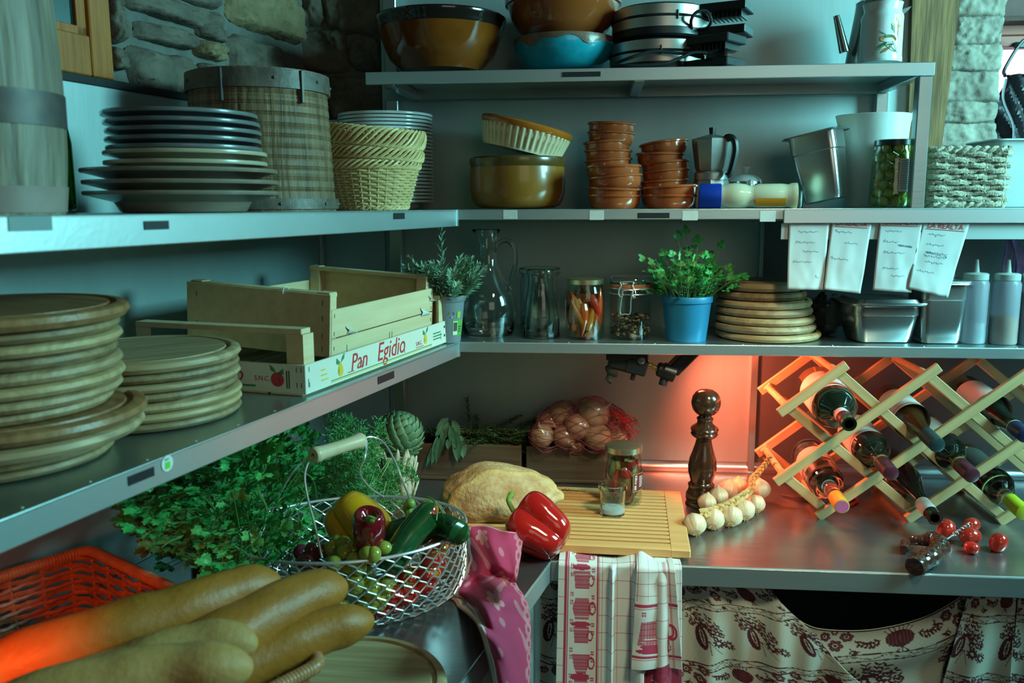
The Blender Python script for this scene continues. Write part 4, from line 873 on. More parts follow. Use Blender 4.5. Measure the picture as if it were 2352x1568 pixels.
# grey rosemary pot
M['soil'] = mat('dark_soil', (.02, .014, .009), .95, c2=(.05, .035, .02), sc=90, bump=1.)
o, c, P = glass_thing('herb_pot', 'grey plastic pot with green label holding a rosemary plant', 'plant pot', 1029, 789, 28, [(28, 787), (29, 783), (39, 692), (41, 690), (43, 686), (43, 677)], .0015, mat('grey_pot_plastic', (.16, .20, .22), .45), part='pot')
b = MB(); b.lathe([(0, P[3][1]+.002), (P[3][0]-.002, P[3][1]+.002)], 24); b.build('soil', M['soil'], o)
rm = lambda z: P[1][0]+(P[2][0]-P[1][0])*(z-P[1][1])/(P[2][1]-P[1][1])
def wrap(b, a0, a1, z0, z1, m=0, off=.0005, n=8):
    b.grid(lambda u, v: Vector(((rm(z0+(z1-z0)*v)+off)*math.cos(R(a0+(a1-a0)*u)), (rm(z0+(z1-z0)*v)+off)*math.sin(R(a0+(a1-a0)*u)), z0+(z1-z0)*v)), n, 2, m=m)
b = MB(); wrap(b, -62, -8, .016, .050); lbp = b.build('label', mat('label_green', (.10, .36, .05), .45), o)
b = MB(); wrap(b, -60, -40, .018, .047, 0, .0009)
for k in range(9): wrap(b, -58+k*1.9, -57+k*1.9, .026, .045, 1, .0013, 1)
wrap(b, -44, -28, .054, .068, 2, .0009)
for k in range(3): wrap(b, -34, -16-k*3, .034-k*.005, .036-k*.005, 1, .0011)
a0 = R(-66)
for k in range(3):                                        # three chasing arrows
    a = TAU*k/3+.5; cx_, cz_ = .0055*math.cos(a), .0055*math.sin(a)
    z = .062+cz_; rr_ = rm(z)+.0009
    th = a0+cx_/rr_; e = .0026; d_ = a+PI/2
    q = [(th+(e*math.cos(d_+s1)*k2)/rr_, z+e*math.sin(d_+s1)*k2) for s1, k2 in ((-.5, -1.1), (.5, -1.1), (.5, .5), (1.2, .5), (0, 1.5), (-1.2, .5), (-.5, .5))]
    b.poly([Vector((rr_*math.cos(t_), rr_*math.sin(t_), z_)) for t_, z_ in q], 3)
b.build('print', [wp2, mat('ink_dark', (.03, .06, .05), .5), mat('leaf_logo_green', (.22, .50, .04), .45), mat('pale_grey_ink', (.4, .48, .48), .5)], lbp)
def needles(b, p, d, L, n, nl, w_, m=0, curl=.25, droop=0.):
    d = Vector(d).normalized(); pts = []; q = Vector(p)
    for i in range(9): pts.append(q.copy()); d = (d+Vector((rnd(-.06, .06), rnd(-.06, .06), -droop))).normalized(); q = q+d*(L/8)
    b.tube(pts, [.0013*(1-.5*i/8) for i in range(9)], 5, m=1)
    for i in range(n):
        t = .08+.92*i/n; k = min(7, int(t*8)); a = pts[k].lerp(pts[k+1], t*8-k) if t < 1 else pts[-1]; ax = (pts[k+1]-pts[k]).normalized()
        o1_ = ax.orthogonal().normalized(); o2_ = ax.cross(o1_); an = i*2.4+rnd(-.3, .3); out = (o1_*math.cos(an)+o2_*math.sin(an)); dr = (out*rnd(.7, 1.)+ax*rnd(.4, .9)).normalized()
        l = nl*rnd(.7, 1.1)*(1-.35*t); sd = dr.cross(ax).normalized()*w_; bend = ax*curl*l
        m1 = a+dr*l*.5+bend*.15; e = a+dr*l+bend*.8
        nrm = sd.cross(dr).normalized()*w_*.5
        b.add([a+sd*.5, a-sd*.5, m1-sd+nrm, m1+sd+nrm, e], [(0, 1, 2, 3), (3, 2, 4)], m)
    return pts[-1]
M['ros'] = mat('rosemary_green', (.14, .27, .16), .6, c2=(.30, .46, .31), sc=120); M['stem'] = mat('herb_stem', (.10, .13, .05), .7)
b = MB(); zs = P[3][1]+.002
for i in range(64):
    a = rnd(0, TAU); q = rnd(.0, .034); tip = rnd(.4, 1.0); d = Vector((math.cos(a)*tip, math.sin(a)*tip*.8, rnd(.8, 1.3)))
    needles(b, (q*math.cos(a), q*math.sin(a), zs-.002), d, rnd(.05, .105), 52, .022, .0024, droop=.03)
needles(b, (-.002, 0, zs), (-.06, 0, 1), .150, 50, .026, .0018); needles(b, (-.02, 0, zs), (-.62, -.1, 1), .115, 44, .020, .0012); needles(b, (.02, 0, zs), (.55, -.1, .9), .095, 44, .020, .0012)
b.build('foliage', [M['ros'], M['stem']], o)
# carafe
o, c, P = glass_thing('carafe', 'bulbous glass carafe with long neck and looped handle', 'carafe', 1122, 777, 52, [(50, 776), (55, 772), (59, 755), (64, 715), (62, 690), (50, 660), (34, 635), (23, 612), (20, 590), (20.5, 560), (24, 538), (31, 527)], .0032, n=56,
                      wob=lambda a, z, r: 1+(.22*max(0, -math.cos(a))**5 if z > .205 else 0))
I = inv(o); Yc = c.y
b = MB(); b.tube(smooth_path([I @ wp_(x_, y_, Yc) for x_, y_ in ((1140, 578), (1146, 560), (1162, 552), (1178, 562), (1185, 585), (1181, 620), (1172, 648), (1166, 668), (1172, 660))], 6), .0062, 10); b.build('handle', M['glass'], o)
b = MB(); b.lathe([(0, .004), (P[1][0]-.006, .004), (P[2][0]-.0055, .022), (0, .022)], 40); b.build('water', mat('clear_water', (.95, 1, 1), .0, trans=1., ior=1.33), o)
glass_thing('storage_jar', 'wide-mouthed glass storage jar standing behind the small glass jug', 'jar', 1240, 768, 46, [(42, 766), (45, 760), (46, 700), (46, 650), (42, 636), (43, 630), (49, 625), (49, 617), (45, 615)], .003)
o, c, P = glass_thing('glass_jug', 'small ribbed glass jug in front of the storage jar', 'jug', 1243, 779, 42, [(40, 778), (44, 770), (43, 735), (38, 690), (32, 660), (30, 640), (32, 624), (31, 620)], .003, wob=lambda a, z, r: 1+.012*math.sin(a*14)*(z < .1)+(.16*max(0, -math.cos(a+.5))**6 if z > .135 else 0))
# jars with lids
M['gold_lid'] = mat('gold_lid', (.50, .44, .24), .3, .9, (.58, .52, .32), 30)
def jar(nm, lab_, px, py, rpx, pts, lid, mlid, onz=None):
    if onz is None: c = on_low(px, py, rpx*.00094)
    else:
        p = at_z(px, py, onz); d = Vector((p.x-CAM.x, p.y-CAM.y, 0)).normalized(); c = p+d*rpx*.00091; c.z = onz+.0006
    o = thing(nm, lab_, 'jar', c); P = [(r, max(z, 0)) for r, z in lprof(c, px, pts)]; P[0] = (P[0][0], 0); b = MB(); b.lathe(shell(P, .0022), 48); b.build('jar', M['jarglass'], o)
    if lid: b = MB(); Q = lprof(c, px, lid); b.lathe([(0, Q[0][1])]+Q+[(Q[-1][0]-.002, Q[-1][1]-.001)], 48); b.build('lid', mlid, o)
    return o, c, P
def chili(b, L, r, bend, m=0):
    pts = [Vector((bend*math.sin(i/10*2.4)*L, 0, L*i/10)) for i in range(11)]
    b.tube(smooth_path(pts, 2), [max(.0006, r*(1-.93*(i/20)**1.5)*(.72+.28*min(1, i/4))) for i in range(21)], 10, m=m)
def stemmed(b, r, m=1): b.lathe([(0, -.002), (r*.75, -.001), (r*.8, .0015), (0, .002)], 8, m=m); b.tube([(0, 0, -.001), (.001, 0, -.008), (.004, 0, -.015)], [.0019, .0014, .0017], 6, m=m)
def fill_peppers(c, r, h, n, mats, L, rr_, lab_, grp, seed, jar_o=None):
    random.seed(seed); protos = []
    for k in range(3): 
        b = MB(); chili(b, L, rr_, (.12, -.15, .05)[k]); q = thing('pickled_pepper', lab_, 'pepper', group=grp); b.build('flesh', mats[k % len(mats)], q); b = MB(); stemmed(b, rr_); b.build('stem', [mats[0], mat('olive_stem', (.13, .12, .03), .5)], q); protos.append(q)
    b = MB(); b.lathe([(0, .003), (r*.66, .004), (r*.70, h*.93), (0, h*.93)], 24); b.build('filler_core', mat('filler_red_brown', (.16, .030, .006), .3), jar_o)  # opaque core behind the peppers, makes the jar look full
    for k in range(n):
        q = protos[k] if k < 3 else copy_tree(protos[k % 3]); a = TAU*k*.381966; f = (k+.5)/n
        rad = r-rr_*1.1; z = rr_*.9+(h-L*.92-rr_)*((k*7) % n)/n
        q.location = c+Vector((rad*math.cos(a), rad*math.sin(a), z+.004)); tl = rnd(-.5, .5)
        ax = Vector((-math.sin(a)*math.sin(tl), math.cos(a)*math.sin(tl), math.cos(tl)*(1 if k % 5 else -1)));
        if ax.z < 0: q.location.z += L*.85
        q.rotation_euler = (frame(ax) @ Matrix.Rotation(rnd(0, 6), 3, 'Z')).to_euler(); s_ = rnd(.85, 1.05); q.scale = (s_, s_, s_)
    random.seed(11)
ch = [mat('orange_chili', (.50, .085, .008), .25, coat=.5), mat('red_chili', (.38, .030, .008), .25, coat=.5), mat('amber_chili', (.42, .14, .012), .25, coat=.5)]
o, c, P = jar('pickle_jar', 'gold-lidded jar of orange chilies on the lower back shelf', 1343, 782, 43, [(40, 781), (44, 776), (45, 755), (45, 675), (43, 665), (40, 655), (40, 645)], [(40, 639), (42, 640.5), (42, 650.5)], M['gold_lid'])
fill_peppers(c, P[2][0]-.003, P[4][1], 26, ch, .072, .0120, 'orange-red chili packed in the gold-lidded jar', 'chilies in the shelf jar', 3, o)
b = MB(); b.grid(lambda u, v: Vector(((P[2][0]+.0006)*math.cos(R(178+22*u)), (P[2][0]+.0006)*math.sin(R(178+22*u)), .035+.05*v)), 8, 2); b.build('label', bpy.data.materials['jar_label'], o)
# clip-top jar
o, c, P = jar('clip_jar', 'clip-top glass jar half full of dark dried spices', 1447, 782, 46, [(43, 781), (47, 776), (48, 760), (48, 690), (47, 676), (46, 668), (47, 662)], None, None)
b = MB(); b.lathe(lprof(c, 1447, [(44, 660), (48, 659), (49, 655), (48, 650)]), 48); b.build('rubber_ring', mat('orange_rubber', (.42, .16, .07), .5), o)
b = MB(); Q = lprof(c, 1447, [(46, 651), (48.5, 648), (48, 640), (44, 634)]); b.lathe([(0, Q[0][1]-.004)]+Q+[(0, Q[-1][1])], 48); b.build('lid', M['glass'], o)
I = inv(o); yf = c.y-P[3][0]-.004
def wpx(x_, y_, d=0): return I @ at_y(x_, y_, yf-d)
b = MB(); b.tube(smooth_path([wpx(1424, 648), wpx(1427, 656, .002), wpx(1422, 664, .004), wpx(1421, 676, .006), wpx(1427, 682, .006), wpx(1431, 676, .006), wpx(1430, 668, .005), wpx(1446, 666, .006), wpx(1454, 668, .005), wpx(1453, 678, .006), wpx(1457, 682, .006), wpx(1460, 674, .006), wpx(1457, 664, .004), wpx(1453, 656, .002), wpx(1455, 648), wpx(1440, 647), wpx(1424, 648)], 4), .0012, 6)
b.tube(smooth_path([wpx(1430, 670, .006), wpx(1424, 718, .004), wpx(1436, 721, .004), wpx(1447, 719, .004), wpx(1449, 690, .005), wpx(1452, 670, .006)], 4), .0013, 6)
for y_ in (660, 672): b.tube([Vector(((P[3][0]+.0012)*math.cos(TAU*i/40), (P[3][0]+.0012)*math.sin(TAU*i/40), zat(1447, y_, c)-c.z)) for i in range(40)], .0011, 5, closed=True)
b.build('wire_clip', M['wire'], o)
b = MB(); random.seed(5); hh = zat(1447, 726, c)-c.z
for i in range(260):
    a = rnd(0, TAU); q = (P[3][0]-.006)*math.sqrt(rnd(.2, 1)); z = .006+hh*rnd(0, 1)**1.2
    b.ball((q*math.cos(a), q*math.sin(a), z), (rnd(.003, .006), rnd(.002, .005), rnd(.002, .004)), 6, 4, m=i % 3)
b.build('spice', [mat('spice_black', (.012, .010, .008), .6), mat('spice_brown', (.07, .04, .02), .6), mat('spice_tan', (.22, .15, .08), .6)], o)['kind'] = 'stuff'
# blue pot with parsley
o, c, P = glass_thing('herb_pot', 'blue plastic pot holding a bushy parsley plant', 'plant pot', 1575, 787, 44, [(44, 786), (45, 782), (55, 694), (58, 692), (59, 680), (58, 678)], .0015, mat('blue_pot_plastic', (.012, .17, .33), .4), part='pot')
b = MB(); b.lathe([(0, P[3][1]), (P[3][0]-.004, P[3][1])], 24); b.build('soil', M['soil'], o)
M['parsley'] = mat('parsley_green', (.03, .25, .055), .42, c2=(.07, .40, .10), sc=50); M['parsley_l'] = mat('light_parsley_green', (.10, .38, .09), .42, c2=(.17, .48, .14), sc=50); M['pstem'] = mat('parsley_stem', (.08, .20, .05), .5)
def leaflet(b, p, d, nrm, s, m):                           # a lobed, toothed leaf in three lobes
    d = Vector(d).normalized(); nrm = (nrm-d*nrm.dot(d)).normalized(); t = nrm.cross(d)
    for ang, k in ((0, 1.), (.95, .8), (-.95, .8)):
        e = d*math.cos(ang)+t*math.sin(ang); f = t*math.cos(ang)-d*math.sin(ang); L = s*k
        out = [(.0, .03), (.30, .26), (.42, .20), (.58, .42), (.66, .26), (.82, .36), (.84, .16), (1.0, .0)]
        V = []
        for x, y in out: V.append(p+e*x*L+f*y*L*.85+nrm*(.10*L*math.sin(x*3)+.10*y*L))
        for x, y in reversed(out[:-1]): V.append(p+e*x*L-f*y*L*.85+nrm*(.10*L*math.sin(x*3)+.10*y*L))
        n0 = len(out)
        mid = [p+e*x*L+nrm*(.10*L*math.sin(x*3)-.05*L*(x < .95)) for x, y in out]; N = len(V); W = V+mid
        F = []
        for i in range(n0-1): F.append((i, i+1, N+i+1, N+i)); F.append((N+i, N+i+1, N-2-i+0 if i < n0-2 else n0-1, (N-1-i)))
        b.add(W, F, m)
def sprig(b, p, d, L, s, m, droop=.06, sub=True, r=.0009):
    d = Vector(d).normalized(); q = Vector(p); pts = [q.copy()]
    for i in range(7): d = (d+Vector((rnd(-.08, .08), rnd(-.08, .08), -droop))).normalized(); q = q+d*(L/7); pts.append(q.copy())
    b.tube(pts, [r*(1.15-.5*i/7) for i in range(8)], 5, m=2)
    up_ = Vector((rnd(-.3, .3), rnd(-.7, -.2), 1)).normalized()
    leaflet(b, pts[-1], d, up_, s, m)
    if sub:
        sd = d.cross(up_).normalized()
        for k, f in ((5, 1), (5, -1), (4, 1), (4, -1))[:rnd(2, 5).__int__()]:
            e = (d*.6+sd*f).normalized(); pe = pts[k]+e*s*.8; b.tube([pts[k], pe], r*.7, 4, m=2); leaflet(b, pe, e, up_+Vector((rnd(-.3, .3), rnd(-.3, .3), 0)), s*.8, m)
random.seed(21); b = MB(); zs = P[3][1]
for i in range(58):
    a = rnd(0, TAU); q = rnd(.005, .045); lean = rnd(.05, .75)
    sprig(b, (q*math.cos(a), q*math.sin(a), zs-.004), (lean*math.cos(a), lean*math.sin(a)*.7, 1), rnd(.04, .115)*(1.05-.25*lean), rnd(.014, .020), random.choice((0, 0, 1)))
for dx, L in ((.0, .145), (-.01, .135), (.015, .125), (.03, .12)): sprig(b, (dx, -.005, zs), (rnd(-.1, .15)+dx*4, 0, 1), L, .021, random.choice((0, 1)), droop=.0)
for sx in (1, 1, 1, -1, -1): sprig(b, (sx*.03, 0, zs), (sx*rnd(.8, 1.2), rnd(-.3, .3), .8), rnd(.085, .11), .016, 0, droop=.05)
b.build('foliage', [M['parsley'], M['parsley_l'], M['pstem']], o)
# boards on the back shelf
cx_ = on_low(1762, 790, .112)
board_stack(cx_, Z_LOW+.0008, [(.113, .0155, .000, 0, 3), (.110, .0165, -.008, 0, 0), (.107, .0165, -.008, .002, 3), (.104, .0165, -.010, .004, 0), (.103, .0165, -.011, .005, 3), (.097, .0175, -.017, .008, 1), (.094, .019, -.017, .010, 1)],
            'round_board', 'boards stacked behind the order slips', lab('stack right of the blue pot'), BM)
# crumpled dark plastic bag
c = on_low(1905, 778, .03); o = thing('plastic_bag', 'crumpled dark clear plastic bag between boards and steel container', 'bag', c)
b = MB(); b.ball((0, .04, .045), (.045, .05, .045), 24, 16, fn=lambda d: 1+.28*mnoise.noise(d*2.3)+.14*mnoise.noise(d*6)); b.build('bag', mat('smoky_plastic', (.03, .04, .04), .12, trans=.25), o)
# steel container with lid
c = at_z(2036, 792, Z_LOW); o = thing('steel_container', 'low steel food container with overhanging flat lid', 'container', (c.x+.002, c.y+.072, Z_LOW+.0005), (0, 0, R(4)))
h = zat(2040, 704, c)-Z_LOW; b = MB(); gastro(b, .138, .125, h, .84, .022, .006); b.build('pan', M['pan_steel'], o)
b = MB(); loft(b, [ring(.156, .150, .02, h+.0015), ring(.158, .152, .022, h+.004), ring(.154, .148, .02, h+.0065), ring(.135, .128, .018, h+.0055), ring(.128, .120, .018, h+.0125), ring(.06, .06, .018, h+.0135)]); n_ = 24; b.f.append(tuple(range(len(b.v)-24, len(b.v)))); b.m.append(0); b.build('lid', M['pan_steel'], o)
# tall container with handled lid
c = at_z(2168, 794, Z_LOW); o = thing('steel_container', 'tall steel food container with flat lid, behind the squeeze bottles', 'container', (c.x+.001, c.y+.058, Z_LOW+.0005), (0, 0, R(3)))
h = zat(2190, 646, Vector((0, -.2, 0)))-Z_LOW; b = MB(); gastro(b, .092, .092, h, .88, .016, .008); b.build('pan', M['pan_steel'], o)
b = MB(); loft(b, [ring(.104, .104, .012, h+.002), ring(.108, .108, .012, h+.005), ring(.10, .10, .012, h+.0065), ring(.05, .05, .012, h+.007)]); b.f.append(tuple(range(len(b.v)-24, len(b.v)))); b.m.append(0); l_ = b.build('lid', M['pan_steel'], o)
b = MB(); b.tube(smooth_path([(-.0, -.01, h+.006), (.0, -.012, h+.024), (.012, -.012, h+.026), (.024, -.01, h+.022), (.026, -.008, h+.006)], 5), .004, 8, flat=1.6); b.build('handle', M['pan_steel'], l_)
# squeeze bottles
M['sq'] = mat('milky_squeeze_plastic', (.80, .86, .95), .28, trans=.82, ior=1.2, sss=.0); M['sqcap'] = mat('milky_cap', (.45, .55, .52), .4, trans=.2, sss=.2)
def squeeze(label, px, py, liq, lcol, full):
    c = on_low(px, py, 30*.0009); o = thing('squeeze_bottle', label, 'bottle', c, group='squeeze bottles by the steel container'); s_ = mpp(c)
    H = .131; r = .0275; b = MB(); b.lathe(shell([(r-.002, 0), (r, .003), (r, H-.006), (r-.003, H), (r-.004, H+.002)], .0012), 40); b.build('body', M['sq'], o)
    if full: b = MB(); b.lathe([(0, .002), (r-.0016, .002), (r-.0016, H*full), (0, H*full)], 36); b.build('liquid', mat(liq, lcol, .2), o)
    b = MB(); b.lathe([(r-.004, H+.0015), (r-.0025, H+.002), (r-.0025, H+.0135), (r-.006, H+.0155), (.008, H+.0165), (.0065, H+.018), (.0032, H+.043), (.0018, H+.0435), (.0018, H+.03)], 36, wob=lambda a, z, r_: 1+.008*math.sin(a*40)*(z < H+.014 and z > H+.001)); b.build('nozzle_cap', M['sqcap'], o)
    return o
squeeze('squeeze bottle with a little clear liquid, left of the oil bottle', 2229, 791, 'clear_liquid', (.50, .55, .50), .34); squeeze('squeeze bottle one third full of amber oil', 2301, 793, 'amber_oil', (.52, .20, .004), .44); squeeze('squeeze bottle full of dark sauce at the right picture edge', 2364, 794, 'dark_sauce', (.02, .02, .02), .84)
# jar with red lid
c = on_low(2240, 745, .0); o = thing('spice_jar', 'large clear plastic jar with dark red screw lid', 'jar', c+Vector((.004, .045, 0)))
zz = lambda y_: zat(2240, y_, c)-Z_LOW
b = MB(); b.lathe(shell([(.047, 0), (.050, .003), (.050, zz(640)), (.046, zz(625)), (.036, zz(616)), (.035, zz(606))], .002), 48); b.build('jar', M['glass'], o)
b = MB(); b.lathe([(0, zz(583)), (.034, zz(583)), (.0365, zz(586)), (.0365, zz(605)), (.034, zz(607))], 48, wob=lambda a, z, r: 1+.006*math.sin(a*50)); b.build('lid', mat('dark_red_lid', (.22, .014, .018), .35), o)
b = MB(); b.lathe([(.0506, .03), (.0506, .12)], 48); lb = b.build('label', wp2, o); b = MB(); b.lathe([(.0509, .10), (.0509, .12)], 48, m=0); b.lathe([(.0509, .03), (.0509, .045)], 48, m=1); b.lathe([(.0511, .112), (.0511, .121)], 48, m=2)
b.build('label_band', [mat('label_red', (.35, .04, .05), .5), mat('label_blue', (.03, .08, .30), .5), mat('label_navy', (.02, .05, .22), .5)], lb)
# purple strap hanging
p = at_y(2338, 545, -.06); o = thing('cloth_strap', 'shiny purple ribbon strap hanging beside the squeeze bottles', 'strap', p)
b = MB(); k = mpp(p)
def rib(P_, w_): 
    q = smooth_path([Vector(((x_-2338)*k, yy, -(y_-545)*k)) for x_, y_, yy in P_], 5); n = len(q)
    b.grid(lambda u, v: q[min(n-1, int(round(u*(n-1))))]+Vector(((v-.5)*w_, .004*math.sin(v*PI), 0)), n-1, 4)
rib(((2322, 545, 0), (2318, 580, -.004), (2312, 610, -.01), (2318, 650, -.01)), .016); rib(((2330, 545, -.004), (2338, 580, -.012), (2343, 615, -.016), (2336, 655, -.012)), .018); rib(((2340, 545, .004), (2340, 600, .002), (2338, 655, -.0)), .014)
b.build('ribbon', mat('purple_satin', (.20, .09, .24), .3, c2=(.36, .22, .42), sc=40), o, solid=.0012)

# order slips
M['paper'] = mat('order_slip_paper', (.52, .55, .54), .7); ink = mat('blue_ballpoint', (.13, .22, .34), .6)
def scrib(b, fr_, x, z, w_, kind, h=.0045):
    P = []; n = max(6, int(w_/.0017)); ph = rnd(0, 6)
    for i in range(n+1):
        t = i/n; P.append(fr_(x+w_*t, z+h*(.42*math.sin(i*2.2+ph)*(1-.55*t)+.20*math.sin(i*.9+ph)+(.55 if i == 1 else 0)-(.5 if kind == 2 and i == n//2 else 0)), .0006))
    b.tube(smooth_path(P, 3), .00022, 4)
slips = [((1813, 505), (1905, 505), (1890, 665), (1806, 663), 'leftmost of four handwritten order slips', 'LA REALTÀ', -11, [(.25, .17, .5, 1), (.2, .32, .5, 1), (.38, .45, .42, 1), (.15, .6, .5, 1), (.75, .82, .1, 2)]),
         ((1912, 503), (2003, 508), (1976, 674), (1889, 663), 'second from left of four handwritten order slips', 'LA REALTÀ', -4, [(.12, .17, .42, 1), (.38, .32, .35, 1), (.1, .55, .45, 1)]),
         ((2022, 503), (2120, 506), (2091, 671), (2002, 665), 'third from left of four handwritten order slips', 'LA REALTÀ', -6, [(.15, .16, .4, 1), (.15, .31, .35, 1), (.5, .36, .33, 2), (.18, .46, .5, 1), (.2, .68, .38, 1), (.42, .78, .35, 1)]),
         ((2122, 503), (2228, 511), (2175, 683), (2081, 661), 'rightmost and most tilted of four handwritten order slips', 'LA REALTÀ', 1, [(.18, .2, .38, 2), (.18, .34, .4, 1), (.22, .45, .5, 1), (.2, .5, .5, 1), (.25, .58, .42, 2), (.1, .72, .42, 1)])]
for (q0, q1, q2, q3, lb_, tx, dy, wr_) in slips:
    Y = -.2985; C0, C1, C2, C3 = [at_y(*q, Y) for q in (q0, q1, q2, q3)]; o = thing('order_slip', lb_, 'paper', (C0+C1)/2, group='handwritten order slips'); sd = rnd(0, 9)
    def pos(u, v, d=0.):
        p = C0.lerp(C1, u).lerp(C3.lerp(C2, u), v); p = Vector(p); p.y -= .010*v*v*(.6+.4*math.sin(u*3+sd))+.004*v*mnoise.noise(Vector((u*2.2, v*2.6, sd)))+.0018*v*mnoise.noise(Vector((u*5, v*5, sd+4)))+d; return p-o.location
    b = MB(); b.grid(lambda u, v: pos(u, v), 18, 26); b.build('paper', M['paper'], o, solid=.00025)
    ww = (C1-C0).length; hh = (C3-C0).length; fr_ = lambda x, z, d: pos(x/ww, -z/hh, d)
    b = MB()
    for (x, y, w_, kd) in wr_: scrib(b, fr_, x*ww, -y*hh, w_*ww, kd)
    if 'third' in lb_ or 'rightmost' in lb_:
        for k_ in range(4): b.tube([fr_(ww*(.52 if 'third' in lb_ else .24), -hh*(.34 if 'third' in lb_ else .44)-k_*.001, .0006), fr_(ww*(.85 if 'third' in lb_ else .72), -hh*(.36 if 'third' in lb_ else .475)-((k_*7) % 4)*.001, .0006)], .00022, 4)
    b.build('handwriting', ink, o)
    xd = (C1-C0).normalized(); zd = Vector((0, 0, 1))-xd*xd.z; zd.normalize(); MT = Matrix((xd, zd, xd.cross(zd))).transposed()
    sz = ww*.158; top = pos(.10, 0, .0012)+zd*(-(12+dy*1.0+5)*mpp(C0)); text(tx, 'heading', red_i, o, top, MT, sz, .0001)
    b = MB(); a_ = pos(.07, 0, .001)-zd*((12+dy+8)*mpp(C0)); b.box(a_+xd*ww*.42, (ww*.84, .0002, .0009), MT @ Matrix(((1,0,0),(0,0,-1),(0,1,0))).to_3x3()); b.build('heading_rule', red_i, o)
# ================================================================== under the shelf: clamp and lamp
o = thing('clamp_lamp', 'black clamp arm with small lamp head fixed under the lower back shelf', 'lamp', at_y(1450, 826, -.25))
def cw(px, py, y=-.25): return at_y(px, py, y)-o.location
b = MB(); c = cw(1430, 838); b.box(c+Vector((0, 0, .004)), (.062, .045, .03), Matrix.Rotation(R(14), 3, 'Y'), .006); b.box(cw(1462, 838), (.045, .05, .034), Matrix.Rotation(R(14), 3, 'Y'), .003); b.box(cw(1440, 812), (.09, .05, .022), None, .002); b.build('clamp_body', M['black'], o)
b = MB(); b.tube([cw(1400, 838), cw(1404, 846), cw(1420, 850)], [.012, .016, .017], 14); b.tube([cw(1407, 850), cw(1399, 872), cw(1405, 878)], [.0085, .0085, .006], 10); b.build('jaw', M['iron'], o)
b = MB(); b.tube([cw(1458, 850, -.262), cw(1452, 872, -.262)], .0055, 10); b.build('knob', M['black'], o)
b = MB(); b.ball(cw(1473, 828, -.278), (.0085, .003, .0085), 14, 8); b.build('bolt', mat('worn_bolt', (.12, .13, .12), .4, .8), o)
b = MB(); b.tube([cw(1485, 838), cw(1497, 840), cw(1498, 841), cw(1512, 847)], [.0075, .0075, .0055, .0055], 12); b.build('spigot', mat('brass', (.45, .28, .10), .28, 1.), o)
b = MB(); b.tube([cw(1509, 846), cw(1513, 847), cw(1520, 850), cw(1524, 850.5), cw(1550, 859)], [.012, .0155, .016, .0185, .0185], 20); b.build('swivel', M['black'], o)
b = MB(); b.tube([cw(1530, 866), cw(1526, 870), cw(1522, 884)], [.0055, .009, .0095], 12); b.build('knob', M['rubber'], o)
b = MB(); b.box(cw(1572, 822, -.235), (.028, .05, .075), Matrix.Rotation(R(43), 3, 'Y'), .003); b.box(cw(1549, 834, -.235), (.012, .02, .02), Matrix.Rotation(R(43), 3, 'Y'), .003); b.build('lamp_head', M['black'], o)

# ================================================================== back counter
def up_z(c, py, px=None): return at_y(CX if px is None else px, py, c.y).z
# long wooden planter boxes
M['dark_wood'] = wood('dark_stained_wood', (.045, .03, .018), (.13, .085, .05), 12, 0, .55, .3)
for lb, x0, x1, f in (('dark wooden trough holding herbs, left of the onion trough', -.425, -.168, 0), ('dark wooden trough under the netted onions', -.156, .058, 0)):
    o = thing('wooden_trough', lb, 'box', ((x0+x1)/2, -.075, Z_CNT+.001), (0, 0, R(-1)), 'dark wooden troughs against the wall'); w_ = x1-x0; h = .086
    for nm, bx in (('front_board', ((0, -.052, h/2), (w_, .008, h))), ('back_board', ((0, .044, h/2), (w_, .008, h))), ('end_board', ((-w_/2+.004, -.004, h/2), (.008, .088, h-.002))), ('end_board', ((w_/2-.004, -.004, h/2), (.008, .088, h-.002))), ('bottom_board', ((0, -.008, .004), (w_+.006, .108, .008))), ('inner_shelf', ((0, -.004, h-.025), (w_-.018, .086, .006)))):
        b = MB(); b.box(*bx, None, .0015); b.build(nm, M['dark_wood'], o)
ztr = Z_CNT+.065
# sage bunch hanging over the left trough
def leaf(b, p, d, nrm, L, w_, m=0, cup=.12, droop=.15):
    d = Vector(d).normalized(); nrm = Vector(nrm); nrm = (nrm-d*nrm.dot(d)).normalized(); t = nrm.cross(d); V = []; n = 8
    for i in range(n+1):
        x = i/n; hw = w_*math.sin(PI*min(1, x*.98+.02))**.75*(1-.25*x); q = p+d*x*L-nrm*droop*L*x*x
        for y in (-1, -.5, 0, .5, 1): V.append(q+t*y*hw+nrm*(cup*w_*(y*y))+nrm*(.0006*math.sin(i*2.2+y*3)))
    b.add(V, [(i*5+j, i*5+j+1, (i+1)*5+j+1, (i+1)*5+j) for i in range(n) for j in range(4)], m)
M['sage'] = mat('sage_green', (.035, .11, .055), .65, c2=(.075, .175, .095), sc=60, bump=.25, bsc=300)
p0 = at_y(1040, 985, -.10); o = thing('sage_bunch', 'bunch of broad grey-green sage leaves hanging over the left trough', 'herb bunch', p0); b = MB()
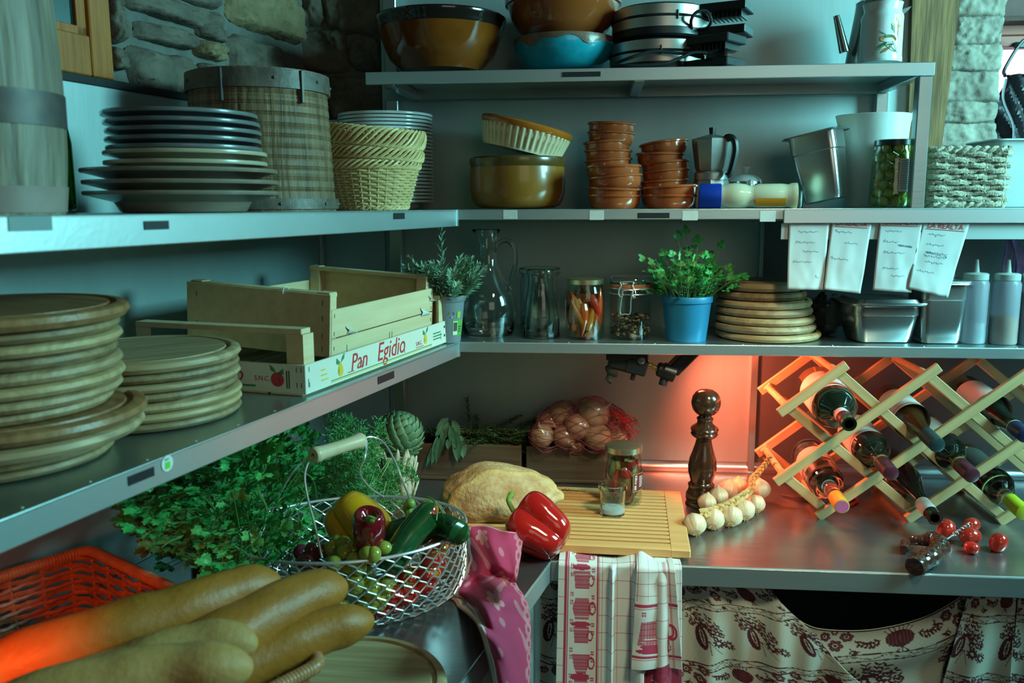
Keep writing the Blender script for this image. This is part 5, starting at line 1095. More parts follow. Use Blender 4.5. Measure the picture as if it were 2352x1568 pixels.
for px0, py0, px1, py1, w_, yy in [(1048, 990, 1050, 1062, .013, -.155), (1058, 1000, 1066, 1052, .012, -.15), (1020, 985, 1010, 1040, .009, -.15), (1005, 1000, 992, 1070, .008, -.155), (1000, 1015, 978, 1072, .006, -.155), (1012, 1005, 1000, 1062, .0085, -.16), (1030, 970, 1018, 1010, .010, -.14), (1035, 978, 1045, 1030, .012, -.15), (1030, 960, 1002, 985, .009, -.13), (1025, 975, 1000, 1000, .009, -.14), (1040, 965, 1056, 1000, .010, -.13), (1020, 960, 1012, 980, .008, -.12), (1034, 1005, 1028, 1030, .010, -.155)]:
    a, e = at_y(px0, py0, yy+.02), at_y(px1, py1, yy-.004); leaf(b, a-p0, e-a, Vector((rnd(-.3, .3), -1, .35)), (e-a).length, w_)
for a_, e_ in (((1042, 985, -.12), (1100, 1000, -.07)), ((1025, 978, -.12), (1090, 990, -.06)), ((1036, 972, -.1), (1080, 985, -.05))):
    b.tube([at_y(*a_)-p0, at_y(*e_)-p0], .0016, 6, m=1)
b.build('leaves', [M['sage'], M['stem']], o)
# dark rosemary / thyme heap
M['dk_herb'] = mat('dark_herb_green', (.022, .055, .02), .6, c2=(.06, .12, .035), sc=80)
p0 = Vector((-.24, -.075, ztr)); o = thing('rosemary_bunch', 'heap of dark rosemary sprigs lying on the left trough', 'herb bunch', p0); random.seed(31); b = MB()
for i in range(80):
    x = rnd(-.12, .055); a = Vector((x, rnd(-.03, .03), rnd(.005, .045))); d = Vector((rnd(.4, 1), rnd(-.35, .25), rnd(-.1, .3))) if i % 3 else Vector((rnd(-1, .9), rnd(-.4, .2), rnd(.0, .25)))
    needles(b, a, d, rnd(.05, .09), 46, .018, .0015, m=0, droop=.02)
for i in range(9): needles(b, (.05+rnd(0, .02), -.01, .02+rnd(-.01, .02)), (1, rnd(-.5, .1), rnd(-.15, .75)), rnd(.06, .085), 46, .018, .0013, m=2, droop=.02)
b.build('sprigs', [M['dk_herb'], M['stem'], mat('rosemary_bright', (.05, .13, .03), .5)], o)
# onions in a net on the right trough
onm = [mat('brown_onion_skin', (.27, .135, .075), .32, c2=(.38, .21, .12), sc=30, stretch=(1, 1, .15), coat=.3), mat('dark_onion_skin', (.25, .10, .055), .32, c2=(.34, .17, .10), sc=30, stretch=(1, 1, .15), coat=.3)]
ON = [(1245, 1000, -.135, 29), (1297, 1002, -.135, 29), (1372, 1003, -.14, 33), (1325, 1020, -.12, 22), (1415, 1010, -.11, 30), (1262, 968, -.09, 28), (1290, 952, -.095, 30), (1327, 980, -.135, 33), (1364, 950, -.12, 38), (1405, 965, -.085, 32), (1340, 1008, -.06, 30)]
OC = []
for i, (px, py, y, r) in enumerate(ON):
    c = at_y(px, py, y); rr_ = r*mpp(c); OC.append((c, rr_))
    lb = ['onion at the left end of the net', 'second onion from the left in the bottom row of the net', 'onion at the bottom of the net above the jar lid', 'small onion low in the middle of the net', 'onion low at the right end of the net', 'onion at the upper left of the net', 'onion at the top left of the net, beside the biggest', 'pale onion in the centre of the net', 'biggest onion at the top of the net', 'onion wrapped by the knotted red end of the net', 'onion at the back of the net'][i]
    o = thing('onion', lb, 'onion', c, group='onions in the red net'); ax = Vector((rnd(-.5, .5), -.5, rnd(-.6, -.1))) if i % 2 else Vector((rnd(-.6, .6), rnd(-.8, -.2), .5)); o.rotation_euler = frame(ax).to_euler()
    b = MB(); pr_ = [(0, -rr_*.95), (rr_*.25, -rr_*.93), (rr_*.62, -rr_*.76), (rr_*.92, -rr_*.36), (rr_*.99, 0), (rr_*.9, rr_*.42), (rr_*.62, rr_*.74), (rr_*.32, rr_*.93), (rr_*.14, rr_*1.08), (rr_*.07, rr_*1.28), (0, rr_*1.3)]; b.lathe(pr_, 24, wob=lambda a, z, r: 1+.018*math.sin(a*5+i)); b.build('bulb', onm[i % 2], o)
    b = MB(); b.tube([(0, 0, rr_*1.15), (.001, 0, rr_*1.3), (.003, .001, rr_*1.5)], [rr_*.11, rr_*.09, rr_*.03], 6); b.build('tip', mat('dry_tip', (.30, .19, .10), .7) if i == 0 else bpy.data.materials['dry_tip'], o)
cn = sum((c for c, r in OC), Vector())/len(OC)
def net_r(d):
    best = 0
    for c, r in OC:
        q = c-cn; bq = d.dot(q); disc = bq*bq-q.length_squared+(r*1.05)**2
        if disc > 0: best = max(best, bq+math.sqrt(disc))
    return best
def netp(u, v):
    b_ = (v-.5)*PI*.94; a = TAU*u; acc = 0
    for da, db in ((0, 0), (.16, 0), (-.16, 0), (0, .16), (0, -.16)):
        d = Vector((math.sin(b_+db), math.cos(b_+db)*math.cos(a+da), math.cos(b_+db)*math.sin(a+da))); acc = max(acc, net_r(d)) if da == 0 and db == 0 else max(acc, net_r(d)*.93)
    d = Vector((math.sin(b_), math.cos(b_)*math.cos(a), math.cos(b_)*math.sin(a))); p = cn+d*(acc+.0012); p.z = max(p.z, Z_CNT+.066); return p
o = thing('onion_net', 'red mesh net bag stretched over the onions, knotted at right', 'net', cn); NM = mat('red_net_thread', (.26, .03, .055), .5); b = MB(); N_, K_ = 19, 44
for i in range(N_):
    for sg in (1, -1): b.tube([netp(i/N_+sg*.22*k/K_, k/K_) for k in range(K_+1)], .00075, 4)
b.build('mesh', NM, o, o=cn)
b = MB(); k0 = at_y(1405, 955, -.10); k1 = at_y(1455, 985, -.115); random.seed(9)
for i in range(34):
    a = at_y(1404+rnd(-12, 12), 958+rnd(-22, 25), -.125+rnd(-.012, .03)); e = at_y(1446+rnd(-12, 18), 985+rnd(-24, 30), -.12+rnd(-.015, .03)); m_ = a.lerp(e, .5)+Vector((rnd(-.01, .01), rnd(-.015, 0), rnd(0, .018))); b.tube(smooth_path([a, m_, e, e+Vector((rnd(-.012, .012), 0, rnd(-.02, .01)))], 5), .0008, 4)
b.build('knotted_end', mat('bright_red_net', (.50, .02, .025), .45), o, o=cn)
# slatted bread board
cb = Vector((-.058, -.402, Z_CNT)); o = thing('bread_board', 'slatted beech bread board with crumb slots under loaf and jars', 'board', cb, (0, 0, R(-2.2)))
Wb, Db, zt_, th = .492, .338, .024, .016; M['beech'] = wood('light_beech', (.62, .33, .11), (.76, .45, .18), 14, 0, .45, .12)
b = MB(); ex = .037; b.box((-Wb/2+ex/2, 0, zt_-th/2), (ex, Db, th), None, .002); b.box((Wb/2-ex/2, 0, zt_-th/2), (ex, Db, th), None, .002)
ns = 14; pit = (Db-.05)/ns; sw = .0092
for i in range(ns+1):
    y0 = -Db/2 if i == 0 else -Db/2+.022+i*pit-pit/2+sw/2-pit*.0; y1 = Db/2 if i == ns else -Db/2+.022+(i+1)*pit-pit/2-sw/2
    b.box((0, (y0+y1)/2, zt_-th/2), (Wb-2*ex+.002, y1-y0, th), None, .0012)
b.build('slats', M['beech'], o)
b = MB(); b.box((0, 0, zt_-.006), (Wb-2*ex+.001, Db-.012, .003)); b.build('slot_floor', mat('groove_brown_wood', (.085, .040, .014), .8), o)  # thin dark brown sheet set high in the slots to darken them
b = MB()
for x in (-Wb/2+.03, Wb/2-.03): b.box((x, 0, .003), (.02, Db-.04, .006), None, .001)
b.build('foot', M['dark_wood'], o)
ZB = Z_CNT+.0245
# loaf
c = Vector((-.200, -.405, ZB)); o = thing('bread_loaf', 'floury round-ended loaf of crusty bread on the slatted board', 'bread', c, (0, 0, R(8)))
b = MB(); cl_ = []
def lf(u, v):
    a = TAU*u; e = PI*(v-.5); x, y, z = math.cos(e)*math.cos(a), math.cos(e)*math.sin(a), math.sin(e); x = math.copysign(abs(x)**.82, x); y = math.copysign(abs(y)**.9, y)
    k = 1+.06*mnoise.noise(Vector((x*1.6, y*1.6, z*1.6+3)))+.035*mnoise.noise(Vector((x*5, y*5, z*5)))
    rid = math.exp(-((y+.45-.25*math.sin(x*2.2)-.12*mnoise.noise(Vector((x*4, z*4, 2))))/.09)**2)*(z > -.1); k += .05*rid
    k *= 1+.06*mnoise.noise(Vector((x*2.6+7, y*2.6, z*2.6))); X, Y, Z_ = x*.124*k*(1+.08*x), y*.080*k, z*.054*k*(1+.25*math.exp(-((x+.15)/.45)**2))
    Z_ = max(Z_, -.034)+.034
    fl_ = mnoise.noise(Vector((x*3, y*3, z*4+1)))*.5+.5; f2 = mnoise.noise(Vector((x*14, y*14, z*14)))*.5+.5
    t = min(1, max(0, .25+.9*(fl_-.4)+.5*(f2-.5))); c0, c1 = (.40, .18, .055), (.72, .55, .30); q = [c0[i]*(1-t)+c1[i]*t for i in range(3)]
    gsh = min(1, rid*1.2); q = [q[i]*(1-gsh)+(.62, .38, .14)[i]*gsh for i in range(3)]
    cl_.append(q+[1]); return Vector((X, Y, Z_))
b.grid(lf, 110, 60, True); b.col = cl_; b.build('crust', mat('bread_crust', (.5, .35, .2), .75, attr=True, bump=.6, bsc=140, c2=None), o, ang=70)
# pickled pepper jar and small glass on the board
o, c, P = jar('pickle_jar', 'gold-lidded jar of red peppers standing on the slatted board', 1430, 1165, 41, [(38, 1163), (42, 1158), (43.5, 1140), (43.5, 1058), (42, 1045), (39, 1038), (39, 1030)], [(39, 1020), (42.5, 1022), (42.5, 1034)], M['gold_lid'], onz=ZB)
rp_ = [mat('pickled_red', (.36, .016, .010), .25, coat=.5), mat('pickled_dark_red', (.20, .010, .008), .25, coat=.5), mat('pickled_olive', (.16, .14, .03), .3, coat=.4)]
fill_peppers(c, P[2][0]-.003, P[4][1], 24, rp_, .060, .0140, 'red pepper pickled in the jar on the board', 'peppers in the board jar', 8, o)
def jw(rad, a0, a1, z0, z1, m, bm): bm.grid(lambda u, v: Vector((rad*math.cos(R(a0+(a1-a0)*u)), rad*math.sin(R(a0+(a1-a0)*u)), z0+(z1-z0)*v)), 12, 2, m=m)
b = MB(); rj_ = P[2][0]+.0005; jw(rj_, -62, 20, .033, .070, 0, b); lb_ = b.build('label', mat('dark_red_label', (.16, .02, .02), .4), o)
b = MB()
for a0, a1, z0, z1 in ((-62, -60.5, .033, .070), (-62, 20, .0695, .0705), (-62, 20, .0325, .0335)): jw(rj_+.0002, a0, a1, z0, z1, 0, b)
for i in range(9): jw(rj_+.0004, -57+i*.9-(i % 2)*.3, -56.5+i*.9, .036, .046, 1, b)
for i in range(3): jw(rj_+.0004, -56, -49+i, .049+i*.004, .051+i*.004, 1, b)
jw(rj_+.0004, -55, -47, .060, .067, 1, b); jw(rj_+.0006, -53, -49, .0615, .0655, 2, b)
for i in range(7): jw(rj_+.0004, -38, -20+rnd(-6, 6), .062-i*.0035, .0635-i*.0035, 1, b)
b.build('print', [mat('gold_ink', (.45, .32, .10), .4), wp2, bpy.data.materials['dark_red_label']], lb_)
p = at_z(1407, 1190, ZB); c = p+Vector((0, .027, 0)); c.z = ZB+.0005; o = thing('salt_glass', 'small embossed glass holding white salt, in front of the jar', 'glass', c)
P = [(r, max(0, z)) for r, z in lprof(c, 1407, [(25, 1189), (28, 1185), (29.5, 1140), (30, 1124), (31, 1121), (34, 1119), (34, 1111), (31, 1109)])]; P[0] = (P[0][0], 0)
b = MB(); b.lathe(shell(P, .0028), 56); b.build('glass', M['glass'], o)
b = MB(); rs = P[1][0]-.0034; b.lathe([(0, .0035), (rs-.002, .0035), (rs, .006), (rs, .013), (rs*.6, .015), (0, .0145)], 32, wob=lambda a, z, r: 1+.0*a); b.build('salt', mat('white_salt', (.78, .80, .80), .7, bump=.6, sc=300), o)
rt_ = P[2][0]; Mt = Matrix(((1, 0, 0), (0, 0, -1), (0, 1, 0)))
text('WECK', 'embossed_mark', M['glass'], o, (-.0098, -rt_-.0008, .036), Mt, .0078, .0005)
b = MB()
for i in range(9): a = R(-150+120*i/8); b.ball((.010*math.cos(R(180+180*i/8)), -rt_-.0002, .0335+.008*math.sin(R(180+180*i/8))), .0009, 6, 4)
b.build('embossed_dots', M['glass'], o)['kind'] = 'stuff'
# rosemary leaf lying on the board and a thyme sprig
o = thing('rosemary_sprig', 'tiny green rosemary sprig lying on the slatted board', 'herb', at_z(1290, 1126, ZB)+Vector((0, 0, .002))); b = MB(); needles(b, (0, 0, 0), (1, -.08, 0), .055, 18, .012, .0011); b.build('sprig', [M['ros'], M['stem']], o)
# pepper mill
p = at_z(1610, 1168, Z_CNT); c = Vector((p.x+.002, p.y+.032, Z_CNT+.0005)); o = thing('pepper_mill', 'tall turned dark wooden pepper mill with round knob', 'pepper mill', c, (R(0), R(1.5), 0))
M['mill'] = wood('dark_varnished_wood', (.020, .009, .005), (.075, .030, .014), 20, 2, .2, .1, coat=.6)
mp_ = lambda pts: [(r, max(z, 0)) for r, z in lprof(c, 1612, pts)]
b = MB(); b.lathe([(0, 0)]+mp_([(32, 1166), (34, 1160), (33, 1152), (31, 1149), (34, 1144), (33.5, 1132), (30, 1126), (28, 1118), (30, 1114), (30, 1110), (26, 1107), (25, 1104), (27, 1098), (31.5, 1084), (32.5, 1070), (30, 1052), (24, 1035), (18.5, 1016), (17.5, 1008), (20, 1005), (25, 1003)])+[(0, up_z(c, 1003))] if False else [(0, 0)]+mp_([(32, 1166), (34, 1160), (33, 1152), (31, 1149), (34, 1144), (33.5, 1132), (30, 1126), (28, 1118), (30, 1114), (30, 1110), (26, 1107), (25, 1104), (27, 1098), (31.5, 1084), (32.5, 1070), (30, 1052), (24, 1035), (18.5, 1016), (17.5, 1008), (20, 1005), (24, 1003), (1, 1002)]), 56); b.build('body', M['mill'], o)
b = MB(); b.lathe(mp_([(1, 1002), (25, 1002), (29, 999), (31, 995), (29, 991), (31, 988), (32, 984), (29, 979), (23, 975), (18, 971), (17, 966), (19, 962), (19, 958), (15, 956), (14, 953), (22, 949), (29, 941), (33, 929), (33.5, 922), (31, 910), (24, 900), (14, 894), (1, 892.5)]), 56); b.build('head', M['mill'], o)
# garlic braid
o = thing('garlic_braid', 'braid of garlic bulbs leaning from the worktop up to the rack', 'garlic', at_z(1680, 1195, Z_CNT)); I = inv(o)
M['garlic'] = mat('garlic_skin', (.60, .52, .40), .45, attr=True, sss=.15, bump=.15, bsc=200); M['braid'] = mat('dry_garlic_straw', (.46, .26, .085), .7, c2=(.66, .44, .18), sc=60, bump=.4)
random.seed(14)
GB = [(1597, 1212, 27, -.15), (1640, 1199, 26, -.05), (1683, 1192, 25, .0), (1712, 1178, 25, .05), (1738, 1163, 22, .1), (1625, 1172, 21, -.6), (1652, 1158, 22, -.5), (1674, 1142, 22, -.5), (1698, 1133, 20, -.4), (1748, 1142, 24, .6)]
for i, (px, py, r, lean) in enumerate(GB):
    pz = at_z(px, py+r*.96, Z_CNT); rr_ = r*mpp(pz)*1.02; cc = pz+Vector((0, rr_*.9, 0)); cc.z = Z_CNT+rr_*.95
    if i >= 5: cc.z += .012
    ax = Vector((rnd(-.15, .2), .80 if i < 5 else .1, .55 if i < 5 else .8)).normalized(); Mr = frame(ax); b = MB(); cl_ = []
    pr_ = [(0, -.80), (.2, -.84), (.45, -.80), (.80, -.52), (.98, -.12), (.97, .2), (.78, .55), (.48, .82), (.24, .98), (.13, 1.08), (.09, 1.14), (0, 1.16)]
    pr_ = [(q.x, q.y) for q in smooth_path([Vector((a_, z_, 0)) for a_, z_ in pr_], 3)]; ph = rnd(0, 6); n_ = 56
    b.lathe([(max(0, a_)*rr_, z_*rr_) for a_, z_ in pr_], n_, I @ cc, M=Mr, wob=lambda a, z, r_: 1+.030*math.sin(a*7+ph)+.012*math.sin(a*19+z*90))
    for j in range(n_):
        st_ = .5+.5*math.sin(j*2.9+ph)*math.sin(j*1.3)
        for (a_, z_) in pr_:
            t = .45*st_+.4*max(0, z_-.3); q = [(.74, .58, .38)[k_]*(1-t)+(.52, .30, .17)[k_]*t for k_ in range(3)]; cl_.append(q+[1])
    b.col = cl_; b.build('garlic_bulb', M['garlic'], o)
    rb_ = MB()
    for k_ in range(12):
        a = TAU*k_/12; d = Mr @ Vector((math.cos(a)*.6, math.sin(a)*.6, -1)); s0 = (I @ cc)+Mr @ Vector((rr_*.12*math.cos(a), rr_*.12*math.sin(a), -rr_*.8)); e_ = s0+d*rnd(.004, .009); e_.z = max(e_.z, .0005-0*Z_CNT); rb_.tube([s0, e_], .0005, 4)
    rb_.build('rootlets', M['braid'], o)['kind'] = 'stuff'
zc = Z_CNT
path = [at_y(1612, 1180, -.43), at_y(1640, 1172, -.40), at_y(1672, 1160, -.375), at_y(1700, 1142, -.34), at_y(1724, 1125, -.30), at_y(1728, 1100, -.27), at_y(1745, 1082, -.25), at_y(1760, 1062, -.245), at_y(1770, 1045, -.25)]
sp = smooth_path([I @ p for p in path], 12); b = MB()
for s_ in range(3):
    pts = []
    for i, q in enumerate(sp):
        t = (sp[min(i+1, len(sp)-1)]-sp[max(i-1, 0)]).normalized(); n1 = t.cross(Vector((0, -1, .3))).normalized(); n2 = t.cross(n1); ph = i*.42+TAU*s_/3; A_ = .0065*(1-.45*i/len(sp)); pts.append(q+n1*A_*math.sin(ph)+n2*A_*.7*math.sin(2*ph))
    b.tube(pts, [.0052*(1-.5*i/len(sp)) for i in range(len(sp))], 7, flat=.8)
for i in range(16):
    q = sp[int(rnd(.3, .98)*len(sp))]; d = Vector((rnd(-1, 1), rnd(-.6, 0), rnd(-.3, .8))); b.tube([q, q+d*.006, q+d*.013+Vector((0, 0, rnd(-.004, .004)))], [.0016, .0012, .0004], 5)
b.build('braid', M['braid'], o)
# ---- wine rack
YF = -.325; YBK = -.125; o = thing('wine_rack', 'folding lattice wine rack of pale wooden slats and dowels', 'rack', Vector((.62, -.225, Z_CNT)))
M['rack'] = wood('pale_ash_slat', (.42, .27, .115), (.58, .41, .20), 16, 0, .5, .15)
SW, ST = .0195, .011
def slat(p, q, Y, nm='slat'):
    d = Vector((q[0]-p[0], 0, q[1]-p[1])); L = d.length; d.normalize(); c_ = Vector(((p[0]+q[0])/2, Y, (p[1]+q[1])/2)); Mx = Matrix((d, Vector((0, 1, 0)), d.cross(Vector((0, 1, 0))))).transposed()
    b = MB(); b.box((0, 0, 0), (L, ST, SW), None, .0012); q_ = b.build(nm, M['rack'], o); q_.matrix_local = Matrix.Translation(c_-o.location) @ Mx.to_4x4(); return q_
RS = [((.382, 1.124), (.512, 1.228)), ((.381, .976), (.693, 1.226)), ((.470, .903), (.90, 1.246)), ((.650, .903), (.98, 1.166)), ((.832, .903), (1.05, 1.077))]
FS = [((.392, .995), (.482, .921)), ((.394, 1.141), (.676, .909)), ((.492, 1.216), (.852, .906)), ((.672, 1.210), (1.03, .91)), ((.855, 1.205), (1.05, 1.045))]
for Yp, dy in ((YF, 1), (YBK, -1)):
    for p, q in RS: slat(p, q, Yp if dy == 1 else YBK+ST+.001)
    for p, q in FS: slat(p, q, YF+ST+.001 if dy == 1 else YBK)
def cross(a, c_):
    (x1, z1), (x2, z2) = a; (x3, z3), (x4, z4) = c_; d = (x2-x1)*(z4-z3)-(z2-z1)*(x4-x3); t = ((x3-x1)*(z4-z3)-(z3-z1)*(x4-x3))/d; return x1+t*(x2-x1), z1+t*(z2-z1)
for ra, fa in ((0, 1), (0, 2), (1, 0), (1, 3), (2, 0), (3, 1), (4, 2)):
    x, z = cross(RS[ra], FS[fa]); b = MB(); b.tube([(x-o.location.x, YF+.014-o.location.y, z-o.location.z), (x-o.location.x, YBK-.002-o.location.y, z-o.location.z)], .0075, 12); b.build('dowel', M['rack'], o)
# bottles lying in the rack, necks out
M['wine_dark'] = mat('black_green_glass', (.006, .012, .008), .05, coat=.4); M['wine_green'] = glass('olive_wine_glass', (.25, .30, .06), .03); M['wine_amber'] = mat('amber_glass', (.10, .045, .012), .05, trans=.6, coat=.3); M['wine_clear'] = glass('clear_bottle_glass', (.96, .97, .93), .02)
M['lab_white'] = mat('cream_wine_label', (.62, .57, .50), .6)
def wine(label, px, py, Ym, gm, cap, capm, mouth=None, lm=None, r=.0375, sh='bordeaux', L=.295, tilt=5, solid=True, wine_m=None, lab_r=(.05, .155)):
    m_ = at_y(px, py, Ym); o = thing('wine_bottle', label, 'bottle', m_, group='wine bottles in the lattice rack')
    # local: origin at the mouth, bottle runs back along +y, rising a little
    FY = Matrix.Rotation(R(tilt), 3, 'X') @ Matrix(((1, 0, 0), (0, 0, 1), (0, -1, 0))); o.rotation_euler = FY.to_euler()
    if sh == 'bordeaux': bp = [(.0142, 0), (.0142, .004), (.0138, .075), (.016, .085), (.026, .098), (r-.002, .115), (r, .128)]
    elif sh == 'burgundy': bp = [(.0142, 0), (.0142, .004), (.0145, .070), (.018, .10), (.026, .135), (r-.002, .17), (r, .185)]
    else: bp = [(.0142, 0), (.0142, .004), (.0145, .060), (.020, .070), (.034, .080), (r-.002, .095), (r, .115)]
    pr_ = [(.009, .0008)]+bp+[(r, L-.012), (r-.004, L-.003), (r-.010, L), (0, L-.012)]
    b = MB(); b.lathe(pr_ if solid else shell([(r-.01, L), (r-.003, L-.004), (r, L-.014)]+list(reversed(bp)), -.0)[1:] if False else pr_, 44)
    if not solid:
        inn = [(max(a_-.0028, .001), z_) for a_, z_ in bp]; b.lathe([(0, .001)]+inn+[(r-.003, L-.014), (0, L-.016)], 44)
    b.build('glass', gm, o)
    if wine_m: b = MB(); b.lathe([(0, .10)]+[(max(a_-.0033, .001), z_) for a_, z_ in bp if z_ > .08]+[(r-.0036, L-.016), (0, L-.017)], 40); b.build('wine', wine_m, o)
    if cap:
        b = MB(); b.lathe([(0, -.0006), (.0128, -.0006), (.0148, .0005), (.0151, .003), (.0149, .0145), (.0153, .016), (.0151, cap), (.0143, cap+.001)], 36, wob=lambda a, z, q: 1+(.006*math.sin(z*900) if z > .02 else 0)); cp = b.build('capsule', capm, o)
        if mouth: b = MB(); b.lathe([(0, -.0012), (.0125, -.0012), (.0130, -.0004)], 32); b.build('capsule_top', mouth, cp)
    if lm: b = MB(); b.lathe([(r+.0003, L-lab_r[1]), (r+.0003, L-lab_r[0])], 44); l_ = b.build('label', lm, o); b = MB(); 
    if lm:
        for k_ in range(6):
            a0 = R(-60+k_*9); b.grid(lambda u, v: Vector(((r+.0006)*math.cos(a0+u*.06), (r+.0006)*math.sin(a0+u*.06), L-lab_r[1]+.03+.012*v)), 3, 1)
        b.lathe([(r+.0005, L-lab_r[1]+.008), (r+.0005, L-lab_r[1]+.010)], 44); b.build('label_print', M['iron'], l_)
    return o
pur = mat('plum_capsule', (.075, .015, .03), .35, coat=.2); wht = mat('white_capsule', (.55, .54, .52), .4)
def ringcap(o, z0, z1, m, r=.0154): b = MB(); b.lathe([(r, z0), (r+.0002, (z0+z1)/2), (r, z1)], 36); b.build('neck_band', m, o)
q = wine('stout dark bottle with cream label and open neck, top left of rack', 1951, 974, -.43, M['wine_dark'], 0, None, None, M['lab_white'], .0445, 'stout', .27)
b = MB(); b.lathe([(.0146, .018), (.0149, .020), (.0149, .040), (.0146, .041)], 36); b.build('foil', pur, q); ringcap(q, .041, .060, wht, .0146)
wine('clear pink-wine bottle with yellow cap, lowest at the rack left end', 1934, 1163, -.42, M['wine_clear'], .046, mat('yellow_orange_cap', (.50, .30, .03), .35), mat('pink_cap_top', (.42, .10, .26), .4), mat('pale_label', (.5, .47, .45), .6), .0375, solid=False, wine_m=None, lab_r=(.06, .12))
q = wine('dark bottle with plum capsule, in the row below the stout bottle', 2047, 1087, -.425, M['wine_dark'], .055, pur, None, M['lab_white'], .0375); ringcap(q, .054, .062, mat('dull_gold_band', (.28, .22, .06), .35))
q = wine('slim dark bottle with white neck band and open mouth, nearest the tomatoes', 2148, 1190, -.43, M['wine_dark'], 0, None, None, None, .0375, 'burgundy'); ringcap(q, .022, .068, wht, .0149)
q = wine('amber bottle with dark green screw cap, upper middle of the rack', 2153, 1022, -.43, M['wine_amber'], .060, mat('dark_teal_cap', (.012, .04, .045), .4), None, M['lab_white'], .0375, 'burgundy')
q = wine('dark bottle with plum capsule, right of the amber bottle', 2233, 1092, -.425, M['wine_dark'], .055, pur, None, M['lab_white'], .0375); ringcap(q, .054, .062, bpy.data.materials['dull_gold_band'])
q = wine('black bottle with dark blue capsule, upper right of the rack', 2356, 1000, -.42, M['wine_dark'], .045, mat('navy_capsule', (.012, .02, .07), .35), None, M['lab_white'], .0375, 'burgundy'); ringcap(q, .044, .047, wht)
q = wine('white-wine bottle with lime green cap, lower right of the rack', 2352, 1178, -.42, M['wine_clear'], .058, mat('lime_cap', (.42, .46, .015), .35), None, mat('dark_label', (.06, .07, .06), .6), .0375, solid=False, wine_m=mat('pale_wine', (.80, .86, .55), 0, trans=1., ior=1.33), lab_r=(.04, .16))
# spoon-like red handled tool under the rack
o = thing('kitchen_scissors', 'black scissors with red-tipped handle lying under the rack', 'scissors', at_z(1880, 1152, Z_CNT)+Vector((0, 0, .004)))
b = MB(); pa, pb = at_z(1795, 1136, Z_CNT+.004)-o.location, at_z(1925, 1160, Z_CNT+.004)-o.location; b.tube([pa, pa.lerp(pb, .5), pb], [.002, .004, .0035], 8); b.build('blade', M['iron'], o)
b = MB(); b.tube(smooth_path([at_z(x_, y_, Z_CNT+.004)-o.location for x_, y_ in ((1925, 1160), (1950, 1160), (1968, 1150), (1964, 1143), (1950, 1145), (1935, 1152))], 5), .0032, 8); b.build('handle', mat('red_plastic', (.5, .02, .02), .35), o)
# corkscrew with vine-root handle
o = thing('corkscrew', 'corkscrew with gnarled dark vine-wood handle lying near the counter edge', 'corkscrew', at_z(2130, 1285, Z_CNT))
rt = [at_z(2100, 1302, Z_CNT+.017), at_z(2122, 1288, Z_CNT+.019), at_z(2148, 1270, Z_CNT+.021), at_z(2158, 1252, Z_CNT+.022), at_z(2146, 1240, Z_CNT+.022), at_z(2122, 1240, Z_CNT+.020), at_z(2100, 1240, Z_CNT+.017), at_z(2082, 1246, Z_CNT+.012), at_z(2076, 1262, Z_CNT+.011)]
sp = smooth_path([p-o.location for p in rt], 8); n_ = len(sp); b = MB(); rads = [(.0165 if i < n_*.45 else .0165-.008*min(1, (i/n_-.45)/.3))*(1+.14*math.sin(i*.9)*math.sin(i*.37)) for i in range(n_)]
b.tube(sp, rads, 18); nv = [Vector(v) for v in b.v]; b.v = [tuple(v+(v-sp[min(n_-1, k//18)]).normalized()*.0022*mnoise.noise(v*140)) for k, v in enumerate(nv)]
for k_ in (8, 15, 22): p = sp[k_]; b.ball(p+Vector((.002, -.006, .013)), .005, 8, 6)
b.build('handle', mat('varnished_vine_root', (.022, .010, .007), .15, c2=(.07, .03, .02), sc=50, coat=.7, bump=.3), o, ang=60)
b = MB(); s0, s1 = at_z(2158, 1250, Z_CNT+.022)-o.location, at_z(2190, 1228, Z_CNT+.026)-o.location; d = (s1-s0).normalized(); n1 = d.orthogonal().normalized(); n2 = d.cross(n1); b.tube([s0, s1], .0022, 8)
e0 = s1; tot = (at_z(2228, 1203, Z_CNT+.030)-o.location-s1).length
b.tube([e0+d*tot*i/60+(n1*math.cos(i*.62)+n2*math.sin(i*.62))*.0030 for i in range(61)], [.0017]*58+[.0012, .0008, .0004], 8); b.build('worm', M['pan_steel'], o)
# small tomatoes on the counter
M['tom'] = mat('ripe_tomato_red', (.42, .016, .010), .14, c2=(.50, .030, .015), sc=20, coat=.7, sss=.1)
def tomato(label, c, r, el=1.25, ax=(1, .2, 0), grp='plum tomatoes beside the corkscrew', m=None, dim=.0):
    o = thing('tomato', label, 'tomato', c, group=grp); o.rotation_euler = frame(ax).to_euler(); b = MB(); b.ball((0, 0, 0), (r, r, r*el), 22, 16, fn=lambda d: 1-.10*math.exp(-((1-d.z)/.06))+.012*math.sin(math.atan2(d.y, d.x)*5)*dim); b.build('flesh', m or M['tom'], o); return o
for lb, px, py, r, ax in (('plum tomato left of the corkscrew tip', 2175, 1222, .0175, (.3, .4, .6)), ('plum tomato behind the corkscrew tip', 2232, 1212, .0155, (.8, .3, .3)), ('plum tomato in the middle of the group', 2230, 1238, .0172, (1, .15, 0)), ('smallest plum tomato, in front of the group', 2233, 1263, .0118, (1, -.7, 0)), ('plum tomato standing apart at right', 2295, 1253, .0165, (.4, .1, 1))):
    p = at_z(px, py+r/.00085*.75, Z_CNT); tomato(lb, Vector((p.x, p.y+r*.35, Z_CNT+r)), r, 1.22, ax)
